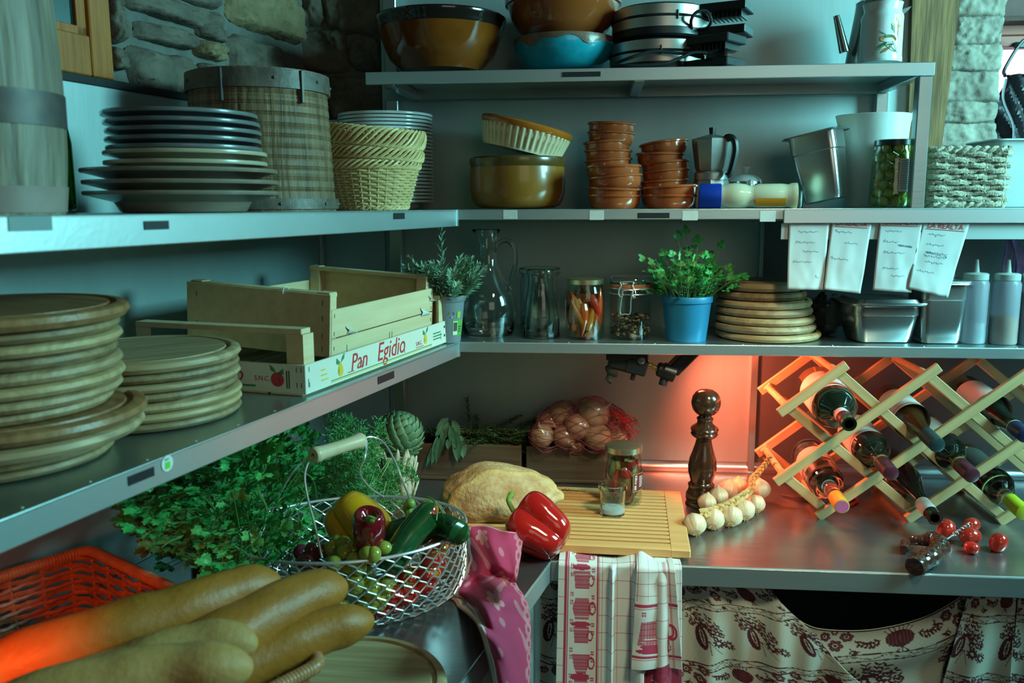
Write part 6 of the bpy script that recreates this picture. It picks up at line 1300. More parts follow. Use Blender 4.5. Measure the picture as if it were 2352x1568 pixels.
# ================================================================== left counter
Cb = Vector((-.402, -.762, Z_CNT)); EA = Vector((.945, .327, 0)); EB = Vector((-.327, .945, 0)); SA, SB = .194, .150
o = thing('wire_basket', 'oval wire mesh basket with wooden bail grip, full of vegetables', 'basket', Cb)
FP = [(.0, .0025), (.40, .0025), (.72, .003), (.90, .0065), (.965, .018), (.995, .045), (1.0, .085), (1.0, .120)]
def inb(p, r):                                           # keep a thing's centre inside the basket wall
    q = p-Cb; q.z = max(q.z, r+.004); x, y = q.dot(EA)/SA, q.dot(EB)/SB; d = math.hypot(x, y); f = .93 if q.z < .03 else 1.
    lim = f-(r+.004)/SB
    if d > lim and q.z < .115: q = EA*(x*SA*lim/d)+EB*(y*SB*lim/d)+Vector((0, 0, q.z))
    return q+Cb
fp_s = smooth_path([Vector((a, z, 0)) for a, z in FP], 8); acc = [0]
for i in range(1, len(fp_s)): acc.append(acc[-1]+math.hypot((fp_s[i].x-fp_s[i-1].x)*.165, fp_s[i].y-fp_s[i-1].y))
def bw(u, t):                                            # t: 0 rim .. 1 bottom centre, by arc length
    s_ = (1-t)*acc[-1]; i = max(1, next((k for k in range(len(acc)) if acc[k] >= s_-1e-9), len(acc)-1)); f = (s_-acc[i-1])/max(1e-9, acc[i]-acc[i-1]); q = fp_s[i-1].lerp(fp_s[i], f); a = TAU*u
    return EA*(SA*q.x*math.cos(a))+EB*(SB*q.x*math.sin(a))+Vector((0, 0, q.y))
NW, KR = 84, 18; b = MB()
for i in range(NW):
    pts = []
    for k in range(KR+1):
        sg = 1 if (k+i) % 2 else -1; t0 = k/KR*.80
        for e in ((-.16, .46), (.16, .46)):
            p = bw((i+.5+sg*e[1])/NW, max(0, t0+e[0]*.8/KR)); pts.append(p+Vector((0, 0, .0008*sg)))
    b.tube(pts, .0014, 5)
b.build('mesh', M['wire'], o)
b = MB(); b.tube([bw(i/72, 0) for i in range(72)], .0028, 8, closed=True); b.tube([bw(i/72, .79) for i in range(72)], .0014, 6, closed=True); b.build('rim', M['wire'], o)
ga, gb = at_z(719, 1046, 1.155)-Cb, at_z(832, 1010, 1.155)-Cb
gax = (gb-ga).normalized(); fr = frame(gax); L_ = (gb-ga).length
b = MB(); b.lathe([(.0035, 0), (.0115, .0), (.0135, .003), (.0135, .008), (.0118, .020), (.0112, L_*.5), (.0118, L_-.020), (.0138, L_-.010), (.0138, L_-.004), (.0115, L_), (.0035, L_)], 28, ga, M=fr); b.build('grip', wood('pale_turned_wood', (.52, .38, .22), (.62, .48, .30), 10, 2, .4, .08), o)
def rimpt(px, py): return at_z(px, py, Z_CNT+.120)-Cb
b = MB()
b.tube(smooth_path([ga+gax*.01, at_z(708, 1050, 1.150)-Cb, at_z(672, 1085, 1.13)-Cb, at_z(640, 1140, 1.09)-Cb, at_z(612, 1200, 1.045)-Cb, rimpt(588, 1247)], 6), .0018, 8)
b.tube(smooth_path([ga+gax*.01, at_z(712, 1055, 1.148)-Cb, at_z(700, 1090, 1.13)-Cb, at_z(706, 1140, 1.10)-Cb, at_z(724, 1210, 1.06)-Cb, rimpt(740, 1282)], 6), .0018, 8)
b.tube(smooth_path([gb-gax*.01, at_z(850, 1003, 1.155)-Cb, at_z(880, 1015, 1.145)-Cb, at_z(905, 1055, 1.12)-Cb, at_z(925, 1105, 1.085)-Cb, rimpt(945, 1153)], 6), .0018, 8)
b.tube(smooth_path([gb-gax*.01, at_z(842, 1012, 1.150)-Cb, at_z(838, 1050, 1.13)-Cb, at_z(826, 1085, 1.10)-Cb, at_z(850, 1120, 1.055)-Cb, rimpt(880, 1140)], 6), .0018, 8)
b.build('bail', M['wire'], o)

def pepper(name, label, c, r, L, ax, m, lobes=4, lob=.10, stem=None, sm=None, point=0., grp=None, asym=0.):
    o = thing(name, label, 'pepper', c); Mr = frame(ax); b = MB(); 
    pr_ = [(0, .80), (.12, .80), (.28, .86), (.5, .97), (.75, 1.0), (.93, .84), (1.0, .55), (.97, .15), (.90-.12*point, -.25), (.82-.25*point, -.6), (.66-.36*point, -.88), (.40-.28*point, -1.0), (.15-.1*point, -.98), (0, -.90-.12*point)]
    q = [(max(0, p.x), p.y) for p in smooth_path([Vector((x, y, 0)) for x, y in pr_], 5)]
    b.lathe([(x*r, z*L/2) for x, z in q], 64, M=Mr, wob=lambda a, z, r_: 1+lob*(abs(math.cos(a*lobes/2))-.6)*(1.2 if z > 0 else 1.0)+asym*math.cos(a)); b.build('flesh', m, o)
    if stem: 
        b = MB(); s0 = Mr @ Vector((0, 0, L*.39)); I_ = [Vector(p)-c for p in stem]; b.tube(smooth_path([s0]+I_, 5), [.0065 if i < 3 else .0048 for i in range(5*len(I_)-1)]+[.0062, .0066], 10); b.lathe([(0, L*.41), (r*.30, L*.415), (r*.33, L*.405), (0, L*.39)], 10, M=Mr); b.build('stem', sm, o)
    return o
M['stemg'] = mat('pepper_stem_green', (.10, .22, .03), .4, c2=(.18, .30, .06), sc=50)
yel = mat('yellow_pepper_skin', (.62, .27, .006), .13, c2=(.68, .33, .012), sc=12, coat=.8, sss=.1)
redp = mat('red_pepper_skin', (.36, .008, .008), .10, c2=(.42, .014, .010), sc=12, coat=.9, sss=.05)
pepper('bell_pepper', 'yellow bell pepper at the back of the wire basket', at_z(818, 1196, 1.035), .050, .088, (.55, -.15, -.55), yel, 3, .26)
pepper('pointed_pepper', 'dark red pointed pepper with cut green stem in the wire basket', at_z(846, 1238, 1.038), .026, .105, (.12, -.35, .9), mat('dark_red_pepper', (.20, .006, .010), .12, coat=.9), 3, .06, [at_z(852, 1196, 1.093), at_z(856, 1187, 1.100)], M['stemg'], .6)
zuc = mat('courgette_skin', (.006, .045, .014), .22, c2=(.016, .085, .022), sc=40, stretch=(1, 1, 1), coat=.4)
def courgette(label, pts, rr_, stem=None):
    P = [inb(at_z(*p), rr_) if k < len(pts)-2 else at_z(*p) for k, p in enumerate(pts)]; o = thing('courgette', label, 'courgette', P[0]); q = smooth_path([p-P[0] for p in P], 8); n = len(q); b = MB()
    b.tube(q, [rr_*(.30+.70*min(1, (i/n)/.10)**.5)*(1 if i < n*.93 else (.55+.45*max(0, (n-1-i)/(n*.07)))) for i in range(n)], 20); b.build('body', zuc, o)
    if stem: S_ = [at_z(*p)-P[0] for p in stem]; b = MB(); b.tube(smooth_path(S_, 5), .0072, 9); b.ball(S_[-1], .009, 10, 7); b.build('stem', M['stemg'], o)
courgette('courgette in front with its blunt end towards the top of the basket', [(905, 1335, .985), (925, 1280, 1.01), (945, 1225, 1.035), (978, 1188, 1.055), (984, 1184, 1.057)], .0225)
courgette('courgette at the right side with its pale tip over the rim', [(940, 1245, 1.005), (980, 1212, 1.025), (1020, 1208, 1.032), (1048, 1221, 1.034), (1052, 1223, 1.034)], .0205)
courgette('courgette with curved pale stem lying behind the others', [(850, 1235, 1.00), (895, 1225, 1.015), (940, 1210, 1.025), (965, 1200, 1.03)], .019, [(943, 1208, 1.04), (940, 1180, 1.05), (934, 1165, 1.06), (942, 1156, 1.068)])
# grapes: two bunches
def grapes(label, spots, m, r, stemm):
    c0 = at_z(*spots[0]); o = thing('grape_bunch', label, 'grapes', c0); first = None
    b = MB(); pts = [inb(at_z(*s), r)-c0 for s in spots]
    for p in pts: b.tube([p, p*.6+Vector((0, .004, -.006))], .0009, 4)
    b.build('stalk', stemm, o)
    for p in pts:
        if first is None: g = MB(); g.ball((0, 0, 0), (r, r, r*1.15), 16, 10); q = first = g.build('grape', m, o)
        else: q = first.copy(); COL.objects.link(q)
        q.location = p; q.rotation_euler = (rnd(0, 3), rnd(0, 3), 0); s_ = rnd(.88, 1.08); q.scale = (s_, s_, s_)
    return o
random.seed(44)
gs = [(792, 1268, 1.02), (812, 1285, 1.015), (842, 1272, 1.026), (858, 1274, 1.026), (882, 1258, 1.026), (788, 1250, 1.02), (822, 1300, 1.005), (800, 1302, 1.0), (768, 1295, 1.01), (762, 1258, 1.014), (776, 1244, 1.016), (808, 1262, 1.02), (828, 1258, 1.02), (866, 1256, 1.02)]
gs += [(765+rnd(0, 130), 1310+rnd(0, 105), rnd(.94, .985)) for _ in range(30)]+[(868, 1342, .965), (886, 1350, .965), (870, 1385, .945), (885, 1400, .94), (862, 1398, .94), (880, 1372, .95)]
grapes('bunch of yellow-green grapes in the front of the wire basket', gs, mat('green_grape', (.26, .27, .03), .18, c2=(.34, .33, .06), sc=60, sss=.3, coat=.4), .0128, M['stem'])
grapes('few purple grapes at the left rim of the wire basket', [(714, 1262, 1.015), (702, 1290, 1.008), (722, 1272, 1.0), (690, 1268, 1.0), (740, 1266, 1.005), (728, 1300, .99)], mat('purple_grape', (.10, .012, .03), .2, c2=(.16, .03, .05), sc=60, coat=.4), .0120, M['stem'])
# tomatoes in the basket
def vine_tom(label, c, r, m=None, calyx=True):
    o = tomato(label, c, r, .92, (rnd(-.4, .4), rnd(-.6, .2), 1), 'tomatoes in the wire basket', m, 1.)
    if calyx:
        b = MB(); 
        for k in range(6): a = TAU*k/6; leaf(b, Vector((0, 0, r*.84)), (math.cos(a), math.sin(a), .25), (0, 0, 1), r*.65, r*.10, 0, .05, .3)
        b.tube([(0, 0, r*.82), (.001, 0, r*1.15)], .0013, 5); b.build('calyx', M['stemg'], o)
    return o
orange = mat('orange_tomato_skin', (.55, .12, .010), .14, c2=(.60, .18, .02), sc=20, coat=.7, sss=.1)
vine_tom('red tomato on the vine at the back rim of the wire basket', at_z(983, 1172, 1.045), .0185)
for lb, px, py, z, r, m in (('orange tomato high at the right side of the wire basket', 1030, 1262, .995, .019, orange), ('orange tomato behind mesh in the right half of basket', 985, 1312, .965, .020, orange), ('half-ripe tomato under the courgette tip', 1010, 1288, .985, .0175, None), ('red tomato lowest at the right side of the wire basket', 962, 1378, .940, .021, None), ('red tomato at the bottom front of the wire basket', 905, 1420, .928, .021, None), ('dark shaded tomato left of the orange one', 940, 1330, .955, .020, None), ('red tomato near the right bulge of the basket', 1020, 1330, .96, .019, None), ('red tomato against the right wire wall', 1040, 1300, .972, .017, None), ('red tomato low between grapes and right wall', 925, 1385, .945, .018, None), ('tomato beside the bottom front one', 945, 1412, .928, .017, None), ('tomato deep in the right of the basket', 1000, 1350, .945, .019, None), ('small tomato by the orange one', 1003, 1268, 1.0, .014, orange)):
    vine_tom(lb, inb(at_z(px, py, z), r), r, m, r > .018)
b = MB(); o = thing('vine_stalk', 'thin green tomato vine stalk curling at the right rim of the basket', 'stalk', at_z(1000, 1160, 1.06)); I = inv(o)
b.tube(smooth_path([I @ at_z(*p) for p in ((980, 1140, 1.07), (995, 1148, 1.07), (1008, 1162, 1.065), (1018, 1180, 1.05))], 5), .0015, 6); b.tube(smooth_path([I @ at_z(*p) for p in ((1000, 1152, 1.07), (1004, 1175, 1.06), (1002, 1195, 1.05))], 5), .0011, 5); b.build('stalk', M['stemg'], o)

# ---- big herb bunch, dill, artichoke
random.seed(5)
o = thing('parsley_bunch', 'big loose bunch of flat parsley behind the wire basket', 'herb bunch', at_l(560, 1290, -.36)); o.location.z = Z_CNT+.01; b = MB(); P0 = o.location.copy()
POLY = [(300, 1120), (420, 1080), (520, 1050), (640, 985), (690, 985), (700, 1060), (690, 1120), (720, 1200), (745, 1250), (600, 1262), (560, 1330), (510, 1300), (470, 1250), (400, 1260), (330, 1230)]
def inside(x, y):
    c = False; n = len(POLY)
    for i in range(n):
        (x1, y1), (x2, y2) = POLY[i], POLY[i-1]
        if (y1 > y) != (y2 > y) and x < (x2-x1)*(y-y1)/(y2-y1)+x1: c = not c
    return c
k = 0
while k < 250:
    px, py = rnd(280, 760), rnd(960, 1340)
    if not inside(px, py): continue
    k += 1; off = rnd(-.50, -.30) if px < 480 else rnd(-.52, -.26)
    p = at_l(px, py, off)
    if p.z > Z_LOW-.045: p.z = Z_LOW-.045-rnd(0, .03)
    root = at_l(560+rnd(-60, 60), 1270, -.38); root.z = Z_CNT+.02
    d = (p-root); d.z = abs(d.z)*.6+.02; d = d.normalized(); s_ = rnd(.022, .034); st_ = p-d*rnd(.045, .07)
    if st_.z < Z_CNT+.004: st_.z = Z_CNT+.004
    m_ = random.choice((0, 0, 0, 1)) if px > 440 or rnd(0, 1) > .35 else 3
    sprig(b, st_-P0, (d+Vector((0, -.15, .05))), (p-st_).length, s_, m_, .05, True, .0010)
for _ in range(40):
    px, py = rnd(520, 720), rnd(1080, 1260); p = at_l(px, py, rnd(-.4, -.2)); q = at_l(px+rnd(-60, 60), py+rnd(60, 110), -.32); q.z = max(q.z, Z_CNT+.005); b.tube(smooth_path([q-P0, q.lerp(p, .5)-P0+Vector((rnd(-.01, .01), 0, .01)), p-P0], 4), .0012, 5, m=2)
b.build('leaves', [M['parsley'], M['parsley_l'], M['pstem'], mat('wilting_parsley', (.07, .11, .018), .55, c2=(.03, .10, .022), sc=40)], o)
M['dill'] = mat('dill_green', (.06, .26, .07), .5, c2=(.12, .38, .11), sc=60)
o = thing('dill_bunch', 'feathery bunch of dill between the parsley and the artichoke', 'herb bunch', Vector((-.40, -.50, Z_CNT+.01))); P0 = o.location.copy(); b = MB()
def frond(p, tip, n=11, wl=.030):
    mid = p.lerp(tip, .5)+Vector((rnd(-.012, .012), rnd(-.01, .01), rnd(0, .015))); q = smooth_path([p, mid, tip], 8); nq = len(q); b.tube(q, [.0012*(1-.7*i/nq) for i in range(nq)], 4, m=1)
    ax = (tip-p).normalized(); s0 = ax.orthogonal(); s1 = ax.cross(s0)
    for i in range(n):
        t = .22+.78*i/n; pt = q[min(nq-1, int(t*nq))]; 
        for sg in (1, -1):
            a = rnd(0, TAU); out = (s0*math.cos(a)+s1*math.sin(a)); d = (out+ax*.7).normalized(); L_ = wl*rnd(.6, 1.1)*(1.15-.7*t); e = pt+d*L_
            b.add([pt+s0*.0004, pt-s0*.0004, e], [(0, 1, 2)], 0)
            for j in range(5):
                u = .2+.16*j; c_ = pt.lerp(e, u)
                for s2 in (1, -1):
                    dd = (d+Vector((rnd(-1, 1), rnd(-1, 1), rnd(-1, 1)))*.9).normalized(); l2 = L_*.48*rnd(.6, 1.1)*(1.1-.5*u); f = c_+dd*l2; w_ = dd.cross(Vector((rnd(-1, 1), rnd(-1, 1), rnd(-1, 1)))).normalized()*.0008
                    b.add([c_+w_, c_-w_, f-w_*.5, f+w_*.5], [(0, 1, 2, 3)], 0)
DR = [(720, 1100, 930, 1160), (690, 1010, 880, 1110), (760, 955, 880, 1050), (820, 1060, 930, 1190), (640, 1040, 760, 1130)]
for k in range(150):
    x0, y0, x1, y1 = DR[k % 4] if k % 7 else DR[4]; px, py = rnd(x0, x1), rnd(y0, y1); Y = rnd(-.60, -.36) if px < 860 else rnd(-.48, -.32); tip = at_y(px, py, Y)
    if LN.dot(tip) > L_SH-.03 and tip.z > Z_LOW-.05: tip = at_y(px, py, -.36)
    root = at_y(790+rnd(-60, 70), 1195, Y+.02); root.z = max(root.z, Z_CNT+.01); p = tip.lerp(root, min(.75, .075/max(.01, (tip-root).length))); frond(p-P0, tip-P0)
for px, py, Y in ((762, 935, -.30), (772, 925, -.30), (790, 950, -.32), (700, 980, -.42), (955, 1085, -.40), (950, 1100, -.40), (940, 1150, -.42)): tip = at_y(px, py, Y); frond(at_y(px-25 if px > 900 else px, py+75 if px < 900 else py+10, Y)-P0, tip-P0, 12, .022)
for k in range(26):
    tip = at_y(rnd(660, 900), rnd(1030, 1150), rnd(-.55, -.40)); root = at_y(rnd(760, 850), 1230, -.52); root.z = max(root.z, Z_CNT+.01); b.tube(smooth_path([root-P0, root.lerp(tip, .5)+Vector((rnd(-.02, .02), 0, .015))-P0, tip-P0], 5), .0014, 5, m=1)
b.build('fronds', [M['dill'], mat('dill_stem', (.12, .24, .05), .5)], o)
# artichoke
c = at_y(918, 998, -.25); ra = 50*mpp(c); o = thing('artichoke', 'big green globe artichoke resting above the pale stalk bundle', 'artichoke', c, (R(-12), R(14), 0)); b = MB(); b.ball((0, 0, 0), (ra*.86, ra*.86, ra*.95), 20, 14, m=0)
n = 120
for i in range(n):
    t = i/(n-1); ph = -1.15+2.45*t; a = i*2.39996; rr_ = math.cos(ph)*ra*.93; z = math.sin(ph)*ra*1.0; out = Vector((math.cos(a), math.sin(a), 0)); nrm = (out*math.cos(ph)+Vector((0, 0, math.sin(ph)))).normalized()
    tang = (Vector((0, 0, 1))*math.cos(ph)-out*math.sin(ph)); d = (tang+nrm*(.26 if t < .8 else .1)).normalized(); L_ = ra*(.74-.36*t); w_ = ra*(.34-.17*t); base_ = out*rr_+Vector((0, 0, z)); s1 = nrm.cross(d).normalized(); V = []; K = 6
    for k in range(K+1):
        u = k/K; hw = w_*(math.sin(PI*min(1, .28+.72*u))**.6 if u < .98 else .14); q = base_-d*L_*.25+d*L_*u*1.1+nrm*(.10*L_*math.sin(u*PI)-.02*L_)
        for y in (-1, -.5, 0, .5, 1): V.append(q+s1*y*hw-nrm*(.35*hw*y*y)+nrm*.012*ra)
    b.add(V, [(k*5+j, k*5+j+1, k*5+j+6, k*5+j+5) for k in range(K) for j in range(4)], 1 if i % 3 else 2)
b.build('bracts', [mat('artichoke_core', (.03, .07, .03), .6), mat('artichoke_green', (.075, .16, .075), .5, c2=(.14, .22, .10), sc=50), mat('artichoke_pale', (.12, .20, .10), .5, c2=(.18, .25, .12), sc=50)], o, solid=.0008)
# pale stalk bundle
c = at_y(918, 1110, -.28); c.z = Z_CNT+.001; o = thing('stalk_bundle', 'pale bundle of papery stalks standing under the artichoke', 'vegetable', c); zt_ = at_y(918, 1042, -.28).z-c.z; b = MB(); random.seed(77)
b.lathe([(0, 0), (.024, 0), (.030, .02), (.034, zt_*.6), (.033, zt_*.95), (0, zt_*.95)], 24)
for i in range(46):
    a = rnd(0, TAU); z0 = rnd(0, zt_*.75); r_ = .030+.006*z0/zt_+rnd(0, .003); p = Vector((r_*math.cos(a), r_*math.sin(a), z0)); leaf(b, p, (math.cos(a)*.22+rnd(-.2, .2), math.sin(a)*.22+rnd(-.2, .2), 1), (math.cos(a), math.sin(a), .1), rnd(.035, .06), rnd(.006, .011), 0, -.35, .05)
for a, z0 in ((2.6, .10), (2.9, .12), (3.3, .11)): leaf(b, Vector((.03*math.cos(a), -.02, z0)), (-.9, -.2, .5), (0, -.5, 1), .045, .008, 1, -.3, .3)
b.build('stalks', [mat('pale_husk', (.50, .46, .30), .6, c2=(.62, .58, .42), sc=60, stretch=(1, 1, .1), bump=.3), mat('straw_husk', (.42, .33, .17), .6)], o, solid=.0006)
# black container behind the basket
c = at_z(462, 1338, Z_CNT); o = thing('black_jar', 'black glazed jar half hidden behind the wire basket', 'jar', c+Vector((.0, .03, .0005)))
b = MB(); b.lathe(shell([(.026, 0), (.030, .003), (.031, .055), (.029, .062), (.031, .064), (.031, .072)], .003), 36); b.build('jar', mat('black_glaze', (.006, .006, .007), .12, coat=.5), o)
# ---- red pepper on the corner of the worktops
pc = at_z(1228, 1293, Z_CNT); c = pc+Vector((.008, .028, .056)); o = pepper('bell_pepper', 'big red bell pepper with long green stem beside the pink towel', c, .053, .104, (-.62, .22, .34), redp, 4, .30, [at_z(1186, 1182, .975), at_z(1172, 1160, .99), at_z(1168, 1146, 1.0), at_z(1174, 1136, 1.0)], M['stemg'])
# ---- red wicker basket with baguettes
Cq = Vector((-.795, -.874, 0)); e1 = Vector((.845, -.535, 0)).normalized(); e2 = Vector((-.535, -.845, 0)).normalized(); LB, WB_, HB = .575, .255, .120
o = thing('bread_basket', 'rectangular reddish wicker basket holding the baguettes, nearest the camera', 'basket', Cq+e1*LB/2+e2*WB_/2+Vector((0, 0, Z_CNT+.0005)), (0, 0, math.atan2(e1.y, e1.x)))
M['rwick'] = mat('red_brown_wicker', (.20, .065, .025), .42, c2=(.38, .15, .06), sc=60, bump=.3, amt=.6); b = MB(); at_f, par, path = woven_rect(b, LB-.05, WB_-.05, HB-.008, 13, .0043, 34, flare=.085, amp=.8); b.build('weave', M['rwick'], o)
b = MB(); b.box((0, 0, .004), (LB-.055, WB_-.055, .004)); b.build('bottom', M['rwick'], o)
b = MB(); pr_ = rrect(LB-.008, WB_-.008, .02, 5); P = []
for i in range(len(pr_)):
    a, q = Vector((*pr_[i], HB-.006)), Vector((*pr_[(i+1) % len(pr_)], HB-.006)); n_ = max(1, int((q-a).length/.0016))
    for j in range(n_): P.append(a.lerp(q, j/n_))
b.tube(P, [.0085+.0007*(i % 3 == 0) for i in range(len(P))], 10, closed=True); b.build('wrapped_rim', mat('wrapped_rim_cane', (.30, .13, .05), .4, c2=(.42, .20, .08), sc=80), o)
bag = mat('baguette_crust', (.26, .080, .006), .5, c2=(.42, .160, .018), sc=18, amt=.7, bump=.25, bsc=120); bag2 = mat('floury_crust', (.34, .15, .035), .6, c2=(.54, .31, .10), sc=22, amt=.7, bump=.3, bsc=120)
def baguette(label, pts, r, m, tipf=1.):
    P = [at_z(*p) for p in pts]; e_ = (P[-1]-P[-2]).normalized(); o = thing('baguette', label, 'bread', P[-1], group='baguettes in the wicker basket'); q0 = smooth_path([p-P[-1] for p in P], 10); c0 = [0]
    for i in range(1, len(q0)): c0.append(c0[-1]+(q0[i]-q0[i-1]).length)
    q = []; n = 80
    for i in range(n):
        s_ = c0[-1]*(1-(1-i/(n-1))**1.7); k = max(1, next((j for j in range(len(c0)) if c0[j] >= s_-1e-9), len(c0)-1)); q.append(q0[k-1].lerp(q0[k], (s_-c0[k-1])/max(1e-9, c0[k]-c0[k-1])))
    b = MB()
    cum = [0]
    for i in range(n-1, 0, -1): cum.append(cum[-1]+(q[i]-q[i-1]).length)
    def rr_(i):
        t = cum[n-1-i]; return r*(math.sqrt(max(0, 1-(1-min(1, t/(r*1.7)))**2))*.97+.03)*(.80+.20*min(1, t/(r*5)))*(1+.030*math.sin(t*75)+.018*math.sin(t*31))
    tp = q[-1]+(q[-1]-q[-2]).normalized()*.0015
    b.tube(q, [rr_(i) for i in range(n)], 26); b.v = [tuple(Vector(v)+Vector(v)*0+Vector((0, 0, .0022*mnoise.noise(Vector(v)*30)))) for v in b.v]
    b.build('crust', m, o, ang=80); return o
baguette('longest baguette, uppermost, reddish lit at its far left end', [(-150, 1610, 1.055), (0, 1540, 1.065), (200, 1470, 1.08), (400, 1408, 1.085), (560, 1352, 1.085), (645, 1332, 1.083)], .0325, bag)
baguette('baguette right of the longest one, with blunt pale tip', [(300, 1600, 1.04), (520, 1468, 1.055), (640, 1400, 1.06), (720, 1365, 1.06), (795, 1342, 1.058)], .0370, bag)
baguette('baguette at the far right of the pile, lowest tip', [(420, 1600, 1.01), (620, 1500, 1.025), (740, 1450, 1.03), (858, 1420, 1.028)], .0305, bag)
baguette('floury grey-brown baguette between front one and the longest', [(150, 1600, 1.055), (380, 1505, 1.068), (500, 1476, 1.07), (592, 1478, 1.068)], .0300, bag2)
baguette('front baguette at the bottom of the picture with pale end', [(-80, 1690, 1.09), (150, 1600, 1.10), (350, 1550, 1.10), (480, 1536, 1.10), (582, 1530, 1.098)], .0310, bag2)
# round board at the front of the left counter
o = board_prof(.134, .017); b = MB(); b.lathe(o, 80); q = b.build('round_board', M['board_p']); q.location = (-.325, -1.062, Z_CNT+.0008); tag(q, 'single round wooden board lying right of the bread basket', 'board')
# ================================================================== cloths
def cloth(name, label, cat, fn, nu, nv, paint, size, m, parent=None, solid=.0012):
    b = MB(); b.grid(fn, nu, nv); U = np.repeat(np.arange(nu+1)/nu, nv+1); V = np.tile(np.arange(nv+1)/nv, nu+1)
    c = paint(U*size[0], V*size[1]); b.col = np.concatenate([c, np.ones((len(c), 1))], 1)
    o = b.build(name, m, None, ang=180, solid=0); 
    md = o.modifiers.new('thick', 'SOLIDIFY'); md.thickness = solid; md.offset = 0
    return tag(o, label, cat)
class Paint:                                             # a printed pattern, laid on cloth coordinates in metres
    def __init__(s, x, y, base): s.x, s.y = x, y; s.c = np.tile(np.array(base, float), (len(x), 1))
    def put(s, mask, col, k=1.): s.c[mask] = s.c[mask]*(1-k)+np.array(col)*k
    def ell(s, cx, cy, rx, ry, col, rot=0., ring=0.):
        R_ = max(rx, ry); near = (abs(s.x-cx) < R_) & (abs(s.y-cy) < R_)
        if not near.any(): return
        dx, dy = s.x-cx, s.y-cy; c_, n_ = math.cos(rot), math.sin(rot); d = ((dx*c_+dy*n_)/rx)**2+((-dx*n_+dy*c_)/ry)**2; m = near & (d < 1)
        if ring: m &= d > (1-ring)**2
        s.put(m, col)
    def line(s, x0, y0, x1, y1, w_, col):
        near = (s.x > min(x0, x1)-w_) & (s.x < max(x0, x1)+w_) & (s.y > min(y0, y1)-w_) & (s.y < max(y0, y1)+w_)
        if not near.any(): return
        L2 = (x1-x0)**2+(y1-y0)**2+1e-12; t = np.clip(((s.x-x0)*(x1-x0)+(s.y-y0)*(y1-y0))/L2, 0, 1); d = np.hypot(s.x-x0-t*(x1-x0), s.y-y0-t*(y1-y0)); s.put(near & (d < w_), col)
    def poly(s, P, col, k=1., tex=None):
        xs, ys_ = [p[0] for p in P], [p[1] for p in P]; near = (s.x > min(xs)) & (s.x < max(xs)) & (s.y > min(ys_)) & (s.y < max(ys_))
        if not near.any(): return
        ins = np.zeros(len(s.x), bool)
        for i in range(len(P)):
            (x1, y1), (x2, y2) = P[i], P[i-1]
            if y1 == y2: continue
            ins ^= ((y1 > s.y) != (y2 > s.y)) & (s.x < (x2-x1)*(s.y-y1)/(y2-y1)+x1)
        ins &= near
        if tex is not None: ins &= tex(s.x, s.y)
        s.put(ins, col, k)
# ---- printed curtain under the back counter
CUR, CRM = (.060, .008, .014), (.42, .44, .37); SOFT = (.14, .035, .042)
def flower(P, cx, cy, r, n=6, col=CUR, ang=0.):
    for k in range(n): a = TAU*k/n+ang; P.ell(cx+r*.62*math.cos(a), cy+r*.62*math.sin(a), r*.36, r*.36, col); P.ell(cx+r*.62*math.cos(a), cy+r*.62*math.sin(a), r*.20, r*.20, SOFT)
    P.ell(cx, cy, r*.34, r*.34, CRM); P.ell(cx, cy, r*.22, r*.22, col)
def sprigp(P, cx, cy, L, ang, n=6, s=.0042):
    for k in range(n):
        t = (k+.5)/n; x, y = cx+L*t*math.cos(ang), cy+L*t*math.sin(ang)+.004*math.sin(t*5)
        for sg in (1, -1): a = ang+sg*.9; P.ell(x+s*math.cos(a), y+s*math.sin(a), s, s*.42, CUR, a)
    P.line(cx, cy, cx+L*math.cos(ang), cy+L*math.sin(ang), .0006, CUR)
def pome(P, cx, cy, r, up=1):
    P.ell(cx, cy, r, r*.84, CUR)
    for k in range(-3, 4): P.ell(cx+k*r*.26, cy, r*.05, r*.66, SOFT)
    for k in range(7): a = -PI/2*up+(k-3)*.26; P.line(cx+r*.8*math.cos(a), cy+r*.7*math.sin(a), cx+r*1.35*math.cos(a), cy+r*1.3*math.sin(a), .0007, CUR); P.ell(cx+r*1.38*math.cos(a), cy+r*1.33*math.sin(a), .0013, .0013, CUR)
    for k in (-1, 0, 1): P.line(cx, cy+r*.8*up, cx+k*r*.4, cy+r*1.35*up, .0008, CUR)
def border(P, y0, W, x0=0., per=.165):
    for i in range(-1, int(W/per)+2):
        x = x0+i*per; pome(P, x, y0, .0175); sprigp(P, x+.022, y0-.002, .030, .25); sprigp(P, x-.022, y0-.002, .030, PI-.25)
        for dx, dy, r in ((.068, -.010, .0105), (.085, .006, .0115), (.100, -.012, .0100), (.083, -.020, .006)): flower(P, x+dx, y0+dy, r, ang=dx*50)
        for dx, dy, a in ((.066, .010, 2.2), (.104, .010, .9), (.085, .022, 1.57), (.060, .0, 3.5)): sprigp(P, x+dx, y0+dy, .014, a, 3, .0032)
def band(P, y0, W):
    f = lambda x: y0+.0035*np.sin(x*26)+.0018*np.sin(x*61)
    for dy in (0, .013): P.put(abs(P.y-dy-f(P.x)) < .0011, CUR)
    yy = P.y-.0065-f(P.x); P.put((abs(yy-.0032*np.sin(P.x*150)) < .0006) & (abs(yy) < .006), CUR)
    for i in range(int(W/.016)+1): x = i*.016; y = float(f(np.array(x)))+.0065+(.002 if i % 2 else -.002); P.ell(x, y, .0024, .0014, CUR, .6 if i % 2 else -.6, .45)
